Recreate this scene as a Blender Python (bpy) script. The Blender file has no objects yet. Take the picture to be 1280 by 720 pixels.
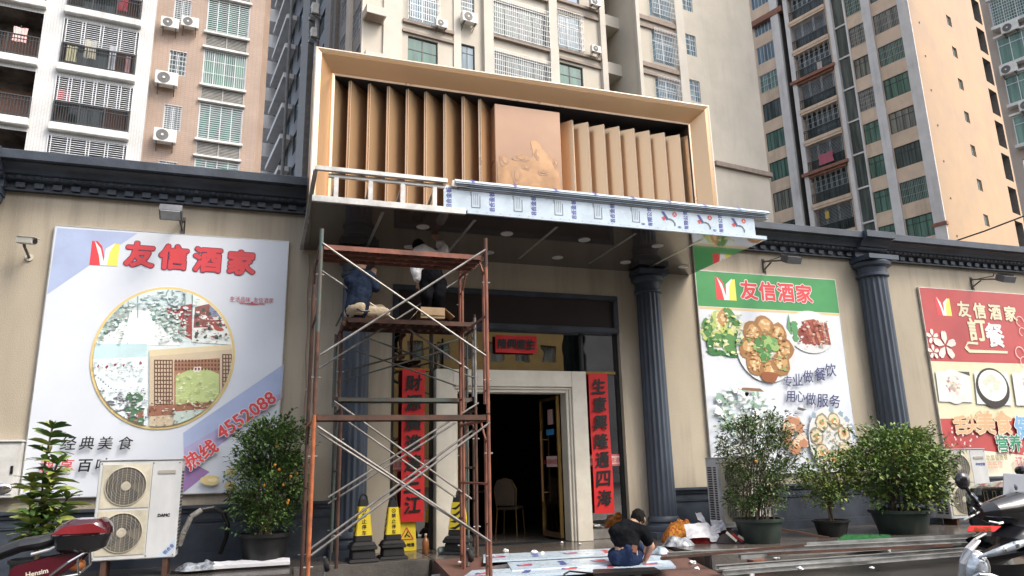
import bpy, bmesh, math, random
from mathutils import Vector, Matrix
from math import sin, cos, pi, radians, atan2, sqrt, hypot
rnd = random.Random(7)
SC = bpy.context.scene
COL = SC.collection

# ---------------------------------------------------------------- camera
CAM = Vector((0.0, -11.5, 1.45))
YAW, PITCH, ROLL, FPX = 0.32460311, 0.24040256, -0.02378363, 910.59
_f = Vector((sin(YAW)*cos(PITCH), cos(YAW)*cos(PITCH), sin(PITCH)))
_r0 = Vector((cos(YAW), -sin(YAW), 0)); _u0 = _r0.cross(_f)
RGT = _r0*cos(ROLL) + _u0*sin(ROLL)
UPV = -_r0*sin(ROLL) + _u0*cos(ROLL)
FWD = _f
cd = bpy.data.cameras.new('camera'); cam = bpy.data.objects.new('camera', cd); COL.objects.link(cam)
cd.sensor_width = 36.0; cd.lens = FPX/1280*36; cd.clip_end = 2000; cd.clip_start = 0.1
cam.matrix_world = Matrix(((RGT.x, UPV.x, -FWD.x, CAM.x), (RGT.y, UPV.y, -FWD.y, CAM.y), (RGT.z, UPV.z, -FWD.z, CAM.z), (0, 0, 0, 1)))
SC.camera = cam

# ---------------------------------------------------------------- light
SUN_AZ, SUN_EL = radians(138), radians(50)      # azimuth clockwise from +Y
w = bpy.data.worlds.new('World'); SC.world = w; w.use_nodes = True
nt = w.node_tree; bg = nt.nodes['Background']
sky = nt.nodes.new('ShaderNodeTexSky'); sky.sky_type = 'NISHITA'; sky.sun_disc = False
sky.sun_elevation = SUN_EL; sky.sun_rotation = SUN_AZ; sky.dust_density = 4.0; sky.air_density = 1.0; sky.ozone_density = 1.0
hz = nt.nodes.new('ShaderNodeHueSaturation'); hz.inputs['Saturation'].default_value = 0.5      # thin bright cloud veils the blue
nt.links.new(sky.outputs[0], hz.inputs['Color']); nt.links.new(hz.outputs[0], bg.inputs[0]); bg.inputs[1].default_value = 0.15
sd = bpy.data.lights.new('sun', 'SUN'); so = bpy.data.objects.new('sun', sd); COL.objects.link(so)
sd.energy = 0.85; sd.angle = radians(17); sd.color = (1.0, 0.87, 0.68)
sdir = Vector((sin(SUN_AZ)*cos(SUN_EL), cos(SUN_AZ)*cos(SUN_EL), sin(SUN_EL)))
so.rotation_euler = sdir.to_track_quat('Z', 'Y').to_euler()
SC.view_settings.view_transform = 'Standard'; SC.view_settings.look = 'None'
SC.view_settings.exposure = 1.32; SC.view_settings.gamma = 1.0

# ---------------------------------------------------------------- where a ray of the photo meets a real plane
def ray(x, y): return FWD + RGT*((x-640)/FPX) - UPV*((y-360)/FPX)
def PY(x, y, wy=0.0):
    d = ray(x, y); return CAM + d*((wy-CAM.y)/d.y)
def PZ(x, y, wz):
    d = ray(x, y); return CAM + d*((wz-CAM.z)/d.z)
def PX(x, y, wx):
    d = ray(x, y); return CAM + d*(wx/d.x)
def PD(x, y, dist): return CAM + ray(x, y)*dist

# ---------------------------------------------------------------- materials
MATS = {}
def mat(name, col, rough=0.6, metal=0.0, var=0.12, scale=3.0, bump=0.0, bscale=40.0, col2=None, spec=0.5, coat=0.0, stretch=None, detail=5.0, streak=0.0, sscale=3.0):
    """A paint, stone, metal or cloth whose colour wanders a little through noise (a mix of col and col2)."""
    if name in MATS: return MATS[name]
    m = bpy.data.materials.new(name); m.use_nodes = True; MATS[name] = m
    n = m.node_tree.nodes; l = m.node_tree.links; b = n['Principled BSDF']
    b.inputs['Roughness'].default_value = rough; b.inputs['Metallic'].default_value = metal
    b.inputs['Specular IOR Level'].default_value = spec; b.inputs['Coat Weight'].default_value = coat
    tc = n.new('ShaderNodeTexCoord'); mp = n.new('ShaderNodeMapping'); l.new(tc.outputs['Object'], mp.inputs[0])
    if stretch: mp.inputs['Scale'].default_value = stretch
    nz = n.new('ShaderNodeTexNoise'); nz.inputs['Scale'].default_value = scale; nz.inputs['Detail'].default_value = detail
    nz.inputs['Roughness'].default_value = 0.62; l.new(mp.outputs[0], nz.inputs['Vector'])
    mx = n.new('ShaderNodeMix'); mx.data_type = 'RGBA'
    c2 = col2 if col2 else tuple(max(0.0, c*(1-2.2*var)) for c in col)
    c1 = col if col2 else tuple(min(1.0, c*(1+var*0.8)) for c in col)
    mx.inputs[6].default_value = (*c2, 1); mx.inputs[7].default_value = (*c1, 1)
    cr = n.new('ShaderNodeMapRange'); cr.inputs[1].default_value = 0.32; cr.inputs[2].default_value = 0.66
    l.new(nz.outputs[0], cr.inputs[0]); l.new(cr.outputs[0], mx.inputs[0]); l.new(mx.outputs[2], b.inputs['Base Color'])
    if streak:      # old rain runs and blotches of grime
        m2 = n.new('ShaderNodeMapping'); m2.inputs['Scale'].default_value = (sscale, sscale, sscale*0.06); l.new(tc.outputs['Object'], m2.inputs[0])
        n2 = n.new('ShaderNodeTexNoise'); n2.inputs['Scale'].default_value = 1.0; n2.inputs['Detail'].default_value = 6; n2.inputs['Roughness'].default_value = 0.7; l.new(m2.outputs[0], n2.inputs['Vector'])
        n3 = n.new('ShaderNodeTexNoise'); n3.inputs['Scale'].default_value = 0.45; n3.inputs['Detail'].default_value = 3; l.new(tc.outputs['Object'], n3.inputs['Vector'])
        mu = n.new('ShaderNodeMath'); mu.operation = 'MULTIPLY'; l.new(n2.outputs[0], mu.inputs[0]); l.new(n3.outputs[0], mu.inputs[1])
        r2 = n.new('ShaderNodeMapRange'); r2.inputs[1].default_value = 0.26; r2.inputs[2].default_value = 0.42; r2.inputs[3].default_value = 0; r2.inputs[4].default_value = streak; l.new(mu.outputs[0], r2.inputs[0])
        x2 = n.new('ShaderNodeMix'); x2.data_type = 'RGBA'; x2.inputs[7].default_value = (*[k*0.42 for k in col], 1)
        l.new(r2.outputs[0], x2.inputs[0]); l.new(mx.outputs[2], x2.inputs[6]); l.new(x2.outputs[2], b.inputs['Base Color'])
    rr = n.new('ShaderNodeMapRange'); rr.inputs[3].default_value = max(0, rough-0.08); rr.inputs[4].default_value = min(1, rough+0.08)
    l.new(nz.outputs[0], rr.inputs[0]); l.new(rr.outputs[0], b.inputs['Roughness'])
    if bump:
        nb = n.new('ShaderNodeTexNoise'); nb.inputs['Scale'].default_value = bscale; nb.inputs['Detail'].default_value = 4
        l.new(tc.outputs['Object'], nb.inputs['Vector'])
        bp = n.new('ShaderNodeBump'); bp.inputs['Strength'].default_value = bump; bp.inputs['Distance'].default_value = 0.02
        l.new(nb.outputs[0], bp.inputs['Height']); l.new(bp.outputs[0], b.inputs['Normal'])
    return m

def glass_mat(name, tint, gl=0.12, rough=0.01):
    """Tinted window glass: see-through, with a mirror that grows towards grazing angles."""
    if name in MATS: return MATS[name]
    m = bpy.data.materials.new(name); m.use_nodes = True; MATS[name] = m
    n = m.node_tree.nodes; l = m.node_tree.links; n.remove(n['Principled BSDF'])
    out = n['Material Output']; t = n.new('ShaderNodeBsdfTransparent'); t.inputs[0].default_value = (*tint, 1)
    g = n.new('ShaderNodeBsdfGlossy'); g.inputs['Roughness'].default_value = rough
    fr = n.new('ShaderNodeLayerWeight'); fr.inputs[0].default_value = 0.35
    mr = n.new('ShaderNodeMapRange'); mr.inputs[3].default_value = gl; mr.inputs[4].default_value = 0.9
    l.new(fr.outputs['Fresnel'], mr.inputs[0])
    tc = n.new('ShaderNodeTexCoord'); nz = n.new('ShaderNodeTexNoise'); nz.inputs['Scale'].default_value = 1.3
    l.new(tc.outputs['Object'], nz.inputs['Vector']); bp = n.new('ShaderNodeBump'); bp.inputs['Strength'].default_value = 0.04
    bp.inputs['Distance'].default_value = 0.05; l.new(nz.outputs[0], bp.inputs['Height']); l.new(bp.outputs[0], g.inputs['Normal'])
    mx = n.new('ShaderNodeMixShader'); l.new(mr.outputs[0], mx.inputs[0]); l.new(t.outputs[0], mx.inputs[1]); l.new(g.outputs[0], mx.inputs[2])
    l.new(mx.outputs[0], out.inputs['Surface'])
    return m

def brick_mat(name, col, col2, mortar, sx, sy, rough=0.4, var=0.1, msize=0.02, axis='xz'):
    """Small wall or floor tiles: brick texture with joints, slightly uneven."""
    if name in MATS: return MATS[name]
    m = mat(name, col, rough, var=var, scale=0.6); n = m.node_tree.nodes; l = m.node_tree.links
    b = n['Principled BSDF']
    tc = n.new('ShaderNodeTexCoord'); sp = n.new('ShaderNodeSeparateXYZ'); cb = n.new('ShaderNodeCombineXYZ')
    l.new(tc.outputs['Object'], sp.inputs[0])
    ad = n.new('ShaderNodeMath'); ad.operation = 'ADD'
    if axis == 'xz':
        l.new(sp.outputs[0], ad.inputs[0]); l.new(sp.outputs[1], ad.inputs[1]); l.new(ad.outputs[0], cb.inputs[0]); l.new(sp.outputs[2], cb.inputs[1])
    else:
        l.new(sp.outputs[0], cb.inputs[0]); l.new(sp.outputs[1], cb.inputs[1])
    br = n.new('ShaderNodeTexBrick'); br.offset = 0.0; br.inputs['Scale'].default_value = 1.0
    br.inputs['Brick Width'].default_value = sx; br.inputs['Row Height'].default_value = sy; br.inputs['Mortar Size'].default_value = msize
    br.inputs['Color1'].default_value = (*col, 1); br.inputs['Color2'].default_value = (*col2, 1); br.inputs['Mortar'].default_value = (*mortar, 1)
    l.new(cb.outputs[0], br.inputs['Vector'])
    old = [k for k in n if k.bl_idname == 'ShaderNodeMix'][0]
    mx = n.new('ShaderNodeMix'); mx.data_type = 'RGBA'; mx.blend_type = 'MULTIPLY'; mx.inputs[0].default_value = 1.0
    old.inputs[6].default_value = (0.78, 0.77, 0.75, 1); old.inputs[7].default_value = (1, 1, 1, 1)
    l.new(old.outputs[2], mx.inputs[6]); l.new(br.outputs[0], mx.inputs[7]); l.new(mx.outputs[2], b.inputs['Base Color'])
    bp = n.new('ShaderNodeBump'); bp.inputs['Strength'].default_value = 0.35; bp.inputs['Distance'].default_value = 0.01; bp.invert = True
    l.new(br.outputs['Fac'], bp.inputs['Height']); l.new(bp.outputs[0], b.inputs['Normal'])
    return m

# ---------------------------------------------------------------- objects
WM = {}
def wm(o): return WM.get(o.name, Matrix.Identity(4)) if o else Matrix.Identity(4)
def tag(o, label=None, cat=None, group=None, kind=None):
    if label: o['label'] = label
    if cat: o['category'] = cat
    if group: o['group'] = group
    if kind: o['kind'] = kind
    return o
def thing(name, label, cat, loc=(0, 0, 0), rz=0.0, group=None):
    o = bpy.data.objects.new(name, None); COL.objects.link(o); o.empty_display_size = 0.2
    o.location = loc; o.rotation_euler = (0, 0, rz)
    WM[o.name] = Matrix.Translation(Vector(loc)) @ Matrix.Rotation(rz, 4, 'Z')
    return tag(o, label, cat, group)
KIDS = {}
def adopt(c, p):
    c.parent = p; KIDS.setdefault(p.name, []).append(c)
def copy_tree(o, loc, rz=0.0, label=None, group=None, scale=None):
    def rec(s, p):
        c = s.copy(); COL.objects.link(c)
        if p: adopt(c, p)
        for k in KIDS.get(s.name, []): rec(k, c)
        return c
    r = rec(o, None); r.location = loc; r.rotation_euler = (0, 0, rz)
    if scale: r.scale = scale
    WM[r.name] = Matrix.Translation(Vector(loc)) @ Matrix.Rotation(rz, 4, 'Z')
    if label: r['label'] = label
    if group: r['group'] = group
    return r

class MB:
    """Collects shapes (world coordinates, or those of the thing when local) into one mesh object."""
    def __init__(s): s.v = []; s.f = []; s.m = []; s.mats = []
    def mi(s, m):
        if m not in s.mats: s.mats.append(m)
        return s.mats.index(m)
    def add(s, vs, fs, m):
        o = len(s.v); k = s.mi(m); s.v += [Vector(p) for p in vs]
        for f in fs: s.f.append(tuple(i+o for i in f)); s.m.append(k)
    def poly(s, pts, m): s.add(pts, [tuple(range(len(pts)))], m)
    def box(s, c, d, m, rot=None):
        c = Vector(c); x, y, z = d[0]/2, d[1]/2, d[2]/2
        vs = [Vector(p) for p in ((-x,-y,-z),(x,-y,-z),(x,y,-z),(-x,y,-z),(-x,-y,z),(x,-y,z),(x,y,z),(-x,y,z))]
        if rot is not None: vs = [rot @ p for p in vs]
        s.add([c+p for p in vs], [(0,3,2,1),(4,5,6,7),(0,1,5,4),(1,2,6,5),(2,3,7,6),(3,0,4,7)], m)
    def bx(s, x0, x1, y0, y1, z0, z1, m): s.box(((x0+x1)/2, (y0+y1)/2, (z0+z1)/2), (abs(x1-x0), abs(y1-y0), abs(z1-z0)), m)
    def hexa(s, p, m): s.add(p, [(0,3,2,1),(4,5,6,7),(0,1,5,4),(1,2,6,5),(2,3,7,6),(3,0,4,7)], m)
    def bar(s, p, q, wd, h, m, up=(0,0,1)):
        p, q = Vector(p), Vector(q); d = (q-p).normalized(); up = Vector(up)
        if abs(d.dot(up)) > 0.95: up = Vector((0,1,0)) if abs(d.y) < 0.9 else Vector((1,0,0))
        a = d.cross(up).normalized()*wd/2; b = a.cross(d).normalized()*h/2
        s.hexa([p-a-b, p+a-b, q+a-b, q-a-b, p-a+b, p+a+b, q+a+b, q-a+b], m)
    def tube(s, p, q, r, m, n=8, r2=None, caps=True):
        p, q = Vector(p), Vector(q); d = q-p
        if d.length < 1e-6: return
        d.normalize(); a = d.orthogonal().normalized(); b = d.cross(a); r2 = r if r2 is None else r2
        vs = []
        for c, rr in ((p, r), (q, r2)):
            for i in range(n):
                t = 2*pi*i/n; vs.append(c+(a*cos(t)+b*sin(t))*rr)
        fs = [(i, (i+1) % n, n+(i+1) % n, n+i) for i in range(n)]
        if caps: fs += [tuple(reversed(range(n))), tuple(range(n, 2*n))]
        s.add(vs, fs, m)
    def path(s, pts, r, m, n=6):
        for a, b in zip(pts, pts[1:]): s.tube(a, b, r, m, n)
    def lathe(s, prof, c, m, n=24, axis=(0,0,1), sx=1.0, sy=1.0, flute=0.0, nfl=0, ring=False):
        ax = Vector(axis).normalized(); c = Vector(c)
        if abs(ax.z) > 0.99: a, b = Vector((1,0,0)), Vector((0,1,0))*(1 if ax.z > 0 else -1)
        else: a = ax.orthogonal().normalized(); b = ax.cross(a)
        vs = []; k = len(prof)
        for (r, h) in prof:
            for i in range(n):
                t = 2*pi*i/n; rr = r
                if flute and nfl: rr = r*(1-flute*(0.5-0.5*cos(t*nfl)))
                vs.append(c+ax*h+a*cos(t)*rr*sx+b*sin(t)*rr*sy)
        fs = [(j*n+i, j*n+(i+1) % n, (j+1)*n+(i+1) % n, (j+1)*n+i) for j in range(k-1) for i in range(n)]
        if ring: fs += [((k-1)*n+i, (k-1)*n+(i+1) % n, (i+1) % n, i) for i in range(n)]
        else: fs += [tuple(reversed(range(n))), tuple(range((k-1)*n, k*n))]
        s.add(vs, fs, m)
    def prism(s, pts, o, u, v, depth, m):
        """Outline pts (2-D) on the plane o,u,v pushed out by depth along u x v."""
        o, u, v = Vector(o), Vector(u), Vector(v); nn = u.cross(v).normalized()*depth; k = len(pts)
        vs = [o+u*a+v*b for a, b in pts]+[o+u*a+v*b+nn for a, b in pts]
        s.add(vs, [tuple(reversed(range(k))), tuple(range(k, 2*k))]+[(i, (i+1) % k, k+(i+1) % k, k+i) for i in range(k)], m)
    def sphere(s, c, r, m, n=12, sc=(1,1,1)):
        c = Vector(c); k = max(4, n//2); vs = []
        for j in range(k+1):
            th = pi*j/k
            for i in range(n):
                ph = 2*pi*i/n; vs.append(c+Vector((sin(th)*cos(ph)*r*sc[0], sin(th)*sin(ph)*r*sc[1], cos(th)*r*sc[2])))
        s.add(vs, [(j*n+i, (j+1)*n+i, (j+1)*n+(i+1) % n, j*n+(i+1) % n) for j in range(k) for i in range(n)], m)
    def build(s, name, parent=None, local=False, smooth=False, bevel=0.0, label=None, cat=None, group=None, kind=None, seg=2, autos=None):
        me = bpy.data.meshes.new(name); inv = Matrix.Identity(4) if local or not parent else wm(parent).inverted()
        me.from_pydata([tuple(inv @ p) for p in s.v], [], s.f)
        for m in s.mats: me.materials.append(m)
        me.polygons.foreach_set('material_index', s.m)
        if bevel or autos:
            bm = bmesh.new(); bm.from_mesh(me)
            if bevel:
                es = [e for e in bm.edges if len(e.link_faces) == 2 and e.calc_face_angle(0) > 0.5]
                bmesh.ops.bevel(bm, geom=es, offset=bevel, segments=seg, affect='EDGES', clamp_overlap=True)
            bm.to_mesh(me); bm.free()
        if smooth:
            me.polygons.foreach_set('use_smooth', [True]*len(me.polygons))
            if smooth != 'all': me.set_sharp_from_angle(angle=radians(smooth if smooth is not True else 38))
        o = bpy.data.objects.new(name, me); COL.objects.link(o)
        if parent:
            adopt(o, parent); WM[o.name] = wm(parent).copy()
        return tag(o, label, cat, group, kind)

# ---------------------------------------------------------------- lettering
_TX = {}
def glyphs(body):
    k = body
    if k not in _TX:
        cu = bpy.data.curves.new('t', 'FONT'); cu.body = body; cu.size = 1.0; cu.resolution_u = 2
        o = bpy.data.objects.new('t', cu); COL.objects.link(o); bpy.context.view_layer.update()
        me = bpy.data.meshes.new_from_object(o.evaluated_get(bpy.context.evaluated_depsgraph_get()))
        vs = [v.co.copy() for v in me.vertices]; fs = [tuple(p.vertices) for p in me.polygons]
        bpy.data.objects.remove(o); bpy.data.curves.remove(cu); bpy.data.meshes.remove(me)
        if vs:
            x0, x1 = min(v.x for v in vs), max(v.x for v in vs); y0, y1 = min(v.y for v in vs), max(v.y for v in vs)
        else: x0 = x1 = y0 = y1 = 0
        _TX[k] = (vs, fs, (x0+x1)/2, (y0+y1)/2, x1-x0, y1-y0)
    return _TX[k]
def put_text(mb, body, c, u, v, h, m, bold=0.0, lift=0.0, width=None, shear=0.0):
    """Lettering centred on c; glyph height h along v; strokes thickened by bold (in em); lift along u x v."""
    vs, fs, cx, cy, W, H = glyphs(body)
    if not vs: return
    c, u, v = Vector(c), Vector(u).normalized(), Vector(v).normalized(); nn = u.cross(v)
    sy = h/H; sx = (width/W) if width else sy
    n = 0 if bold < 0.008 else (6 if bold < 0.025 else (8 if bold < 0.05 else 12))
    offs = [(0, 0)]+[(bold*cos(2*pi*i/n), bold*sin(2*pi*i/n)) for i in range(n)]
    for i, (dx, dy) in enumerate(offs):
        mb.add([c+u*((p.x-cx+dx)*sx+(p.y-cy+dy)*sy*shear)+v*((p.y-cy+dy)*sy)+nn*(lift+i*4e-5) for p in vs], fs, m)
def clip_circle(poly, cx, cz, rx, rz, n=40):
    """Sutherland-Hodgman clip of a 2-D outline against an ellipse."""
    ring = [(cx+rx*cos(2*pi*i/n), cz+rz*sin(2*pi*i/n)) for i in range(n)]
    out = poly
    for i in range(n):
        a, b = ring[i], ring[(i+1) % n]; src, out = out, []
        side = lambda p: (b[0]-a[0])*(p[1]-a[1])-(b[1]-a[1])*(p[0]-a[0])
        for j in range(len(src)):
            p, q = src[j], src[(j+1) % len(src)]; sp, sq = side(p), side(q)
            if sp >= 0: out.append(p)
            if sp*sq < 0:
                t = sp/(sp-sq); out.append((p[0]+(q[0]-p[0])*t, p[1]+(q[1]-p[1])*t))
        if not out: return []
    return out

# ================================================================ materials of the place
ASPH = mat('wet_asphalt', (0.05,0.047,0.043), 0.3, col2=(0.022,0.022,0.022), var=0.3, scale=1.6, bump=0.6, bscale=90)
CONC = mat('concrete', (0.11,0.1,0.09), 0.8, var=0.2, scale=2.2, bump=0.4, bscale=30)
PAVE = brick_mat('paving_tiles', (0.115,0.1,0.088), (0.095,0.083,0.074), (0.05,0.046,0.043), 0.6, 0.6, 0.2, msize=0.006, axis='xy')
RAMP = brick_mat('red_ramp_tiles', (0.15,0.075,0.06), (0.12,0.062,0.052), (0.12,0.08,0.07), 0.3, 0.3, 0.45, msize=0.006, axis='xy')
BEIGE = mat('beige_stucco', (0.44,0.385,0.30), 0.85, var=0.07, scale=0.9, bump=0.25, bscale=60, stretch=(1,1,0.35), streak=0.5, sscale=4.0)
SLATE = mat('slate_paint', (0.05,0.064,0.088), 0.5, var=0.22, scale=2.5, bump=0.15, bscale=25, streak=0.0)
COLP = mat('column_paint', (0.056,0.073,0.102), 0.5, var=0.14, scale=3, stretch=(1,1,0.3))
WHITEST = mat('white_stone', (0.64,0.6,0.51), 0.5, var=0.06, scale=3)
MAROON = mat('maroon_board', (0.022,0.012,0.012), 0.6, var=0.2)
DKFRAME = mat('dark_frame', (0.02,0.022,0.026), 0.4)
GLASS = glass_mat('shop_glass', (0.30,0.31,0.30), 0.45)
DGLASS = glass_mat('door_glass', (0.5,0.5,0.5), 0.06)
GOLD = mat('gold_trim', (0.62,0.42,0.16), 0.25, 0.9, var=0.1)
BRASS = mat('brass_sheet', (0.82,0.545,0.315), 0.27, 0.68, var=0.02, scale=0.15, detail=0.0)
BRASSD = mat('bronze_sheet', (0.30,0.19,0.13), 0.35, 0.6, var=0.06)
BRASSL = mat('pale_brass_edge', (0.8,0.63,0.47), 0.3, 0.5, var=0.03)
SIGNBACK = mat('sign_back', (0.03,0.03,0.036), 0.6)
COPPER = mat('copper_film_panel', (0.36,0.225,0.15), 0.3, 0.3, var=0.05, scale=1.2, bump=0.12, bscale=2.2)
COPPER2 = mat('copper_engraving', (0.42,0.25,0.135), 0.22, 0.4, var=0.12, scale=6)
SOFFIT = mat('glossy_brown_soffit', (0.055,0.045,0.04), 0.05, var=0.08, scale=0.5, coat=0.6)
ALU = mat('aluminium', (0.62,0.62,0.6), 0.38, 0.85, var=0.12, scale=6)
STEELG = mat('galvanised_steel', (0.48,0.49,0.49), 0.38, 0.6, var=0.18, scale=4)
FILM = mat('protective_film', (0.55,0.66,0.76), 0.28, var=0.05, scale=3, coat=0.3)
INKB = mat('film_blue_ink', (0.06,0.08,0.33), 0.4, var=0.1)
INKR = mat('film_red_ink', (0.6,0.07,0.06), 0.4, var=0.1)
INKG = mat('film_grey_ink', (0.13,0.15,0.19), 0.4, var=0.1)
LAMPW = mat('downlight_white', (0.5,0.49,0.47), 0.35)
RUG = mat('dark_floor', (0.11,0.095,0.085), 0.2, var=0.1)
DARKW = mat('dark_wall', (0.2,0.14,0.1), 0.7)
BLACK = mat('black_plastic', (0.012,0.012,0.013), 0.35, var=0.2)
RUBBER = mat('black_rubber', (0.018,0.018,0.019), 0.75, var=0.25)
REDP = mat('red_paper', (0.62,0.02,0.022), 0.6, var=0.06, scale=2)
INK = mat('black_ink', (0.008,0.008,0.009), 0.55)
PVINYL = mat('poster_white', (0.69,0.735,0.81), 0.4, var=0.03, scale=0.7, bump=0.12, bscale=2.2)
V = {}
def vin(c, r=0.42):
    k = tuple(round(x, 3) for x in c)
    if k not in V: V[k] = mat('print_%02d' % len(V), k, r, var=0.05, scale=2, bump=0.12, bscale=2.2)
    return V[k]
RT, UP = Vector((1,0,0)), Vector((0,0,1))

# ================================================================ ground
PZ0 = 0.25
g = MB(); g.bx(-300, 300, -300, 300, -0.4, 0.0, ASPH); g.build('road', kind='structure')
p = MB()
p.bx(-14, 0.4, -1.7, -1.021, 0.002, PZ0-0.001, PAVE); p.bx(-14, 2.25, -1.02, 0.45, 0.002, PZ0, PAVE); p.bx(5.75, 26, -2.35, 0.45, 0.002, PZ0-0.001, PAVE); p.bx(2.25, 5.75, -1.2, 0.45, 0.002, PZ0, PAVE)
p.build('entrance_pavement', kind='structure', bevel=0.012)
k = MB()
k.bx(0.42, 2.2, -1.14, -1.022, 0.002, PZ0-0.006, CONC); k.bx(5.76, 26, -2.48, -2.352, 0.002, PZ0+0.012, CONC)
k.build('kerb', kind='structure', bevel=0.015)
rp = MB()
rp.hexa([(2.26,-3.35,0.004),(5.55,-3.35,0.004),(5.74,-1.21,0.004),(2.26,-1.21,0.004),(2.26,-3.35,0.02),(5.55,-3.35,0.02),(5.74,-1.21,PZ0-0.004),(2.26,-1.21,PZ0-0.004)], RAMP)
rp.build('ramp_floor', kind='structure')

# ================================================================ the restaurant
REST = thing('restaurant_building', 'low beige restaurant with dark blue cornice, fluted columns and a white framed doorway', 'building', (3.8, 0, 0))
WX0, WX1, WTOP = -9.0, 21.0, 5.8
EX0, EX1, EZ1 = 1.83, 5.86, 4.38           # entrance bay
m = MB()
m.bx(WX0, EX0, 0, 0.35, 0.0, WTOP, BEIGE); m.bx(EX1, WX1, 0, 0.35, 0.0, WTOP, BEIGE); m.bx(EX0, EX1, 0, 0.35, EZ1, WTOP, BEIGE)
m.bx(WX0, WX0+0.3, 0.352, 14, 0, WTOP, BEIGE); m.bx(WX1-0.3, WX1, 0.352, 14, 0, WTOP, BEIGE); m.bx(WX0, WX1, 13.7, 14, 0, WTOP, BEIGE)
m.build('wall', REST)
r = MB(); r.bx(WX0+0.3, WX1-0.3, 0.352, 13.7, 5.5, 5.7, CONC); r.build('roof', REST)
# cornice: stacked mouldings, dentils and an egg band
c = MB()
prof = [(0.0,5.43),(0.09,5.43),(0.09,5.455),(0.07,5.465),(0.07,5.555),(0.11,5.56),(0.17,5.575),(0.19,5.60),(0.19,5.625),(0.24,5.635),(0.25,5.65),(0.27,5.69),(0.33,5.73),(0.38,5.745),(0.38,5.765),(0.45,5.772),(0.45,5.895),(0.43,5.91),(0.0,5.93)]
def cornice_run(mb, x0, x1, up=0.0):
    n = len(prof); vs = [(x0, -d-up, z) for d, z in prof]+[(x1, -d-up, z) for d, z in prof]
    mb.add(vs, [(i, n+i, n+i+1, i+1) for i in range(n-1)]+[tuple(reversed(range(n)))+(), tuple(range(n, 2*n))], SLATE)
cornice_run(c, WX0, WX1)
x = WX0+0.1
while x < WX1:
    c.bx(x, x+0.115, -0.125, -0.068, 5.468, 5.545, SLATE)
    c.sphere((x+0.05, -0.185, 5.60), 0.045, SLATE, 8, (1.15, 0.8, 0.75)); c.sphere((x+0.165, -0.185, 5.60), 0.03, SLATE, 6, (1, 0.8, 0.8))
    x += 0.232
for cx in (-4.05, 11.58): cornice_run(c, cx-0.36, cx+0.36, 0.1)
c.build('cornice', REST, smooth=30)
for a, b in ((WX0, -4.35), (-3.75, 0.99), (6.66, 11.26), (11.9, WX1)):
    d = MB()
    d.bx(a, b, -0.09, -0.002, 0.2, 0.93, SLATE); d.bx(a, b, -0.115, -0.0025, 0.932, 0.985, SLATE); d.bx(a, b, -0.15, -0.003, 0.986, 1.03, SLATE)
    d.bx(a, b, -0.13, -0.091, 0.2, 0.4, SLATE); d.bx(a, b, -0.105, -0.0915, 0.80, 0.83, SLATE)
    d.build('dado', REST, bevel=0.012)
def column(cx, r, ztop, cy=-0.12, small=False):
    m = MB()
    z0 = PZ0
    m.bx(cx-r*1.42, cx+r*1.42, cy-r*1.42, cy+r*1.42, z0, z0+0.1, COLP)
    m.lathe([(r*1.38,z0+0.1),(r*1.42,z0+0.14),(r*1.38,z0+0.18),(r*1.18,z0+0.2),(r*1.12,z0+0.23),(r*1.22,z0+0.26),(r*1.2,z0+0.3),(r*1.06,z0+0.34)], (cx,cy,0), COLP, 32)
    m.lathe([(r*1.03,z0+0.34),(r*1.0,z0+1.4),(r*0.94,ztop-0.42)], (cx,cy,0), COLP, 112, flute=0.085, nfl=16)
    m.lathe([(r*0.96,ztop-0.42),(r*1.1,ztop-0.4),(r*1.1,ztop-0.36),(r*1.0,ztop-0.34),(r*1.02,ztop-0.22),(r*1.28,ztop-0.19),(r*1.34,ztop-0.13),(r*1.22,ztop-0.09)], (cx,cy,0), COLP, 32)
    m.bx(cx-r*1.3, cx+r*1.3, cy-r*1.3, cy+r*1.3, ztop-0.092, ztop, COLP)
    m.build('column', REST, smooth=35)
column(1.24, 0.225, 4.83); column(6.42, 0.225, 4.83); column(11.58, 0.29, 5.42, -0.16); column(-4.08, 0.29, 5.42, -0.16)
# entrance bay
b = MB()
b.bx(EX0, EX1, -0.02, 0.2, 3.70, 3.80, SLATE); b.bx(EX0, EX1, -0.02, 0.2, 4.29, EZ1-0.002, SLATE)
b.bx(EX0, EX0+0.1, -0.018, 0.2, 3.802, 4.288, SLATE); b.bx(EX1-0.1, EX1, -0.018, 0.2, 3.802, 4.288, SLATE)
sg = b.build('transom_board', REST, bevel=0.012)
b = MB(); b.bx(EX0+0.1, EX1-0.1, 0.03, 0.19, 3.802, 4.288, MAROON); o = b.build('board_panel', sg)
f = MB()
for (xa, xb, xc, xd) in ((EX0, 2.47, EX0+0.06, 2.47), (EX1-0.06, 5.145, 5.195, EX1-0.06)):
    f = MB(); f.bx(xa, xa+0.06, 0.1, 0.2, PZ0, 3.698, DKFRAME); f.bx(xb, xb+0.05, 0.105, 0.195, PZ0, 3.697, DKFRAME)
    f.bx(xc, xd, 0.11, 0.19, PZ0+0.001, PZ0+0.16, ALU); f.bx(xc, xd, 0.108, 0.192, 2.98, 3.04, GOLD)
    fr = f.build('shopfront_frame', REST, bevel=0.006)
gl = MB()
gl.bx(EX0+0.06, 2.47, 0.145, 0.155, PZ0+0.162, 2.978, GLASS); gl.bx(5.195, EX1-0.06, 0.145, 0.155, PZ0+0.162, 2.978, GLASS)
gl.bx(EX0+0.06, 2.469, 0.146, 0.156, 3.042, 3.697, GLASS); gl.bx(5.196, EX1-0.06, 0.146, 0.156, 3.042, 3.697, GLASS); gl.bx(2.521, 5.144, 0.146, 0.156, 3.03, 3.697, GLASS)
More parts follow.
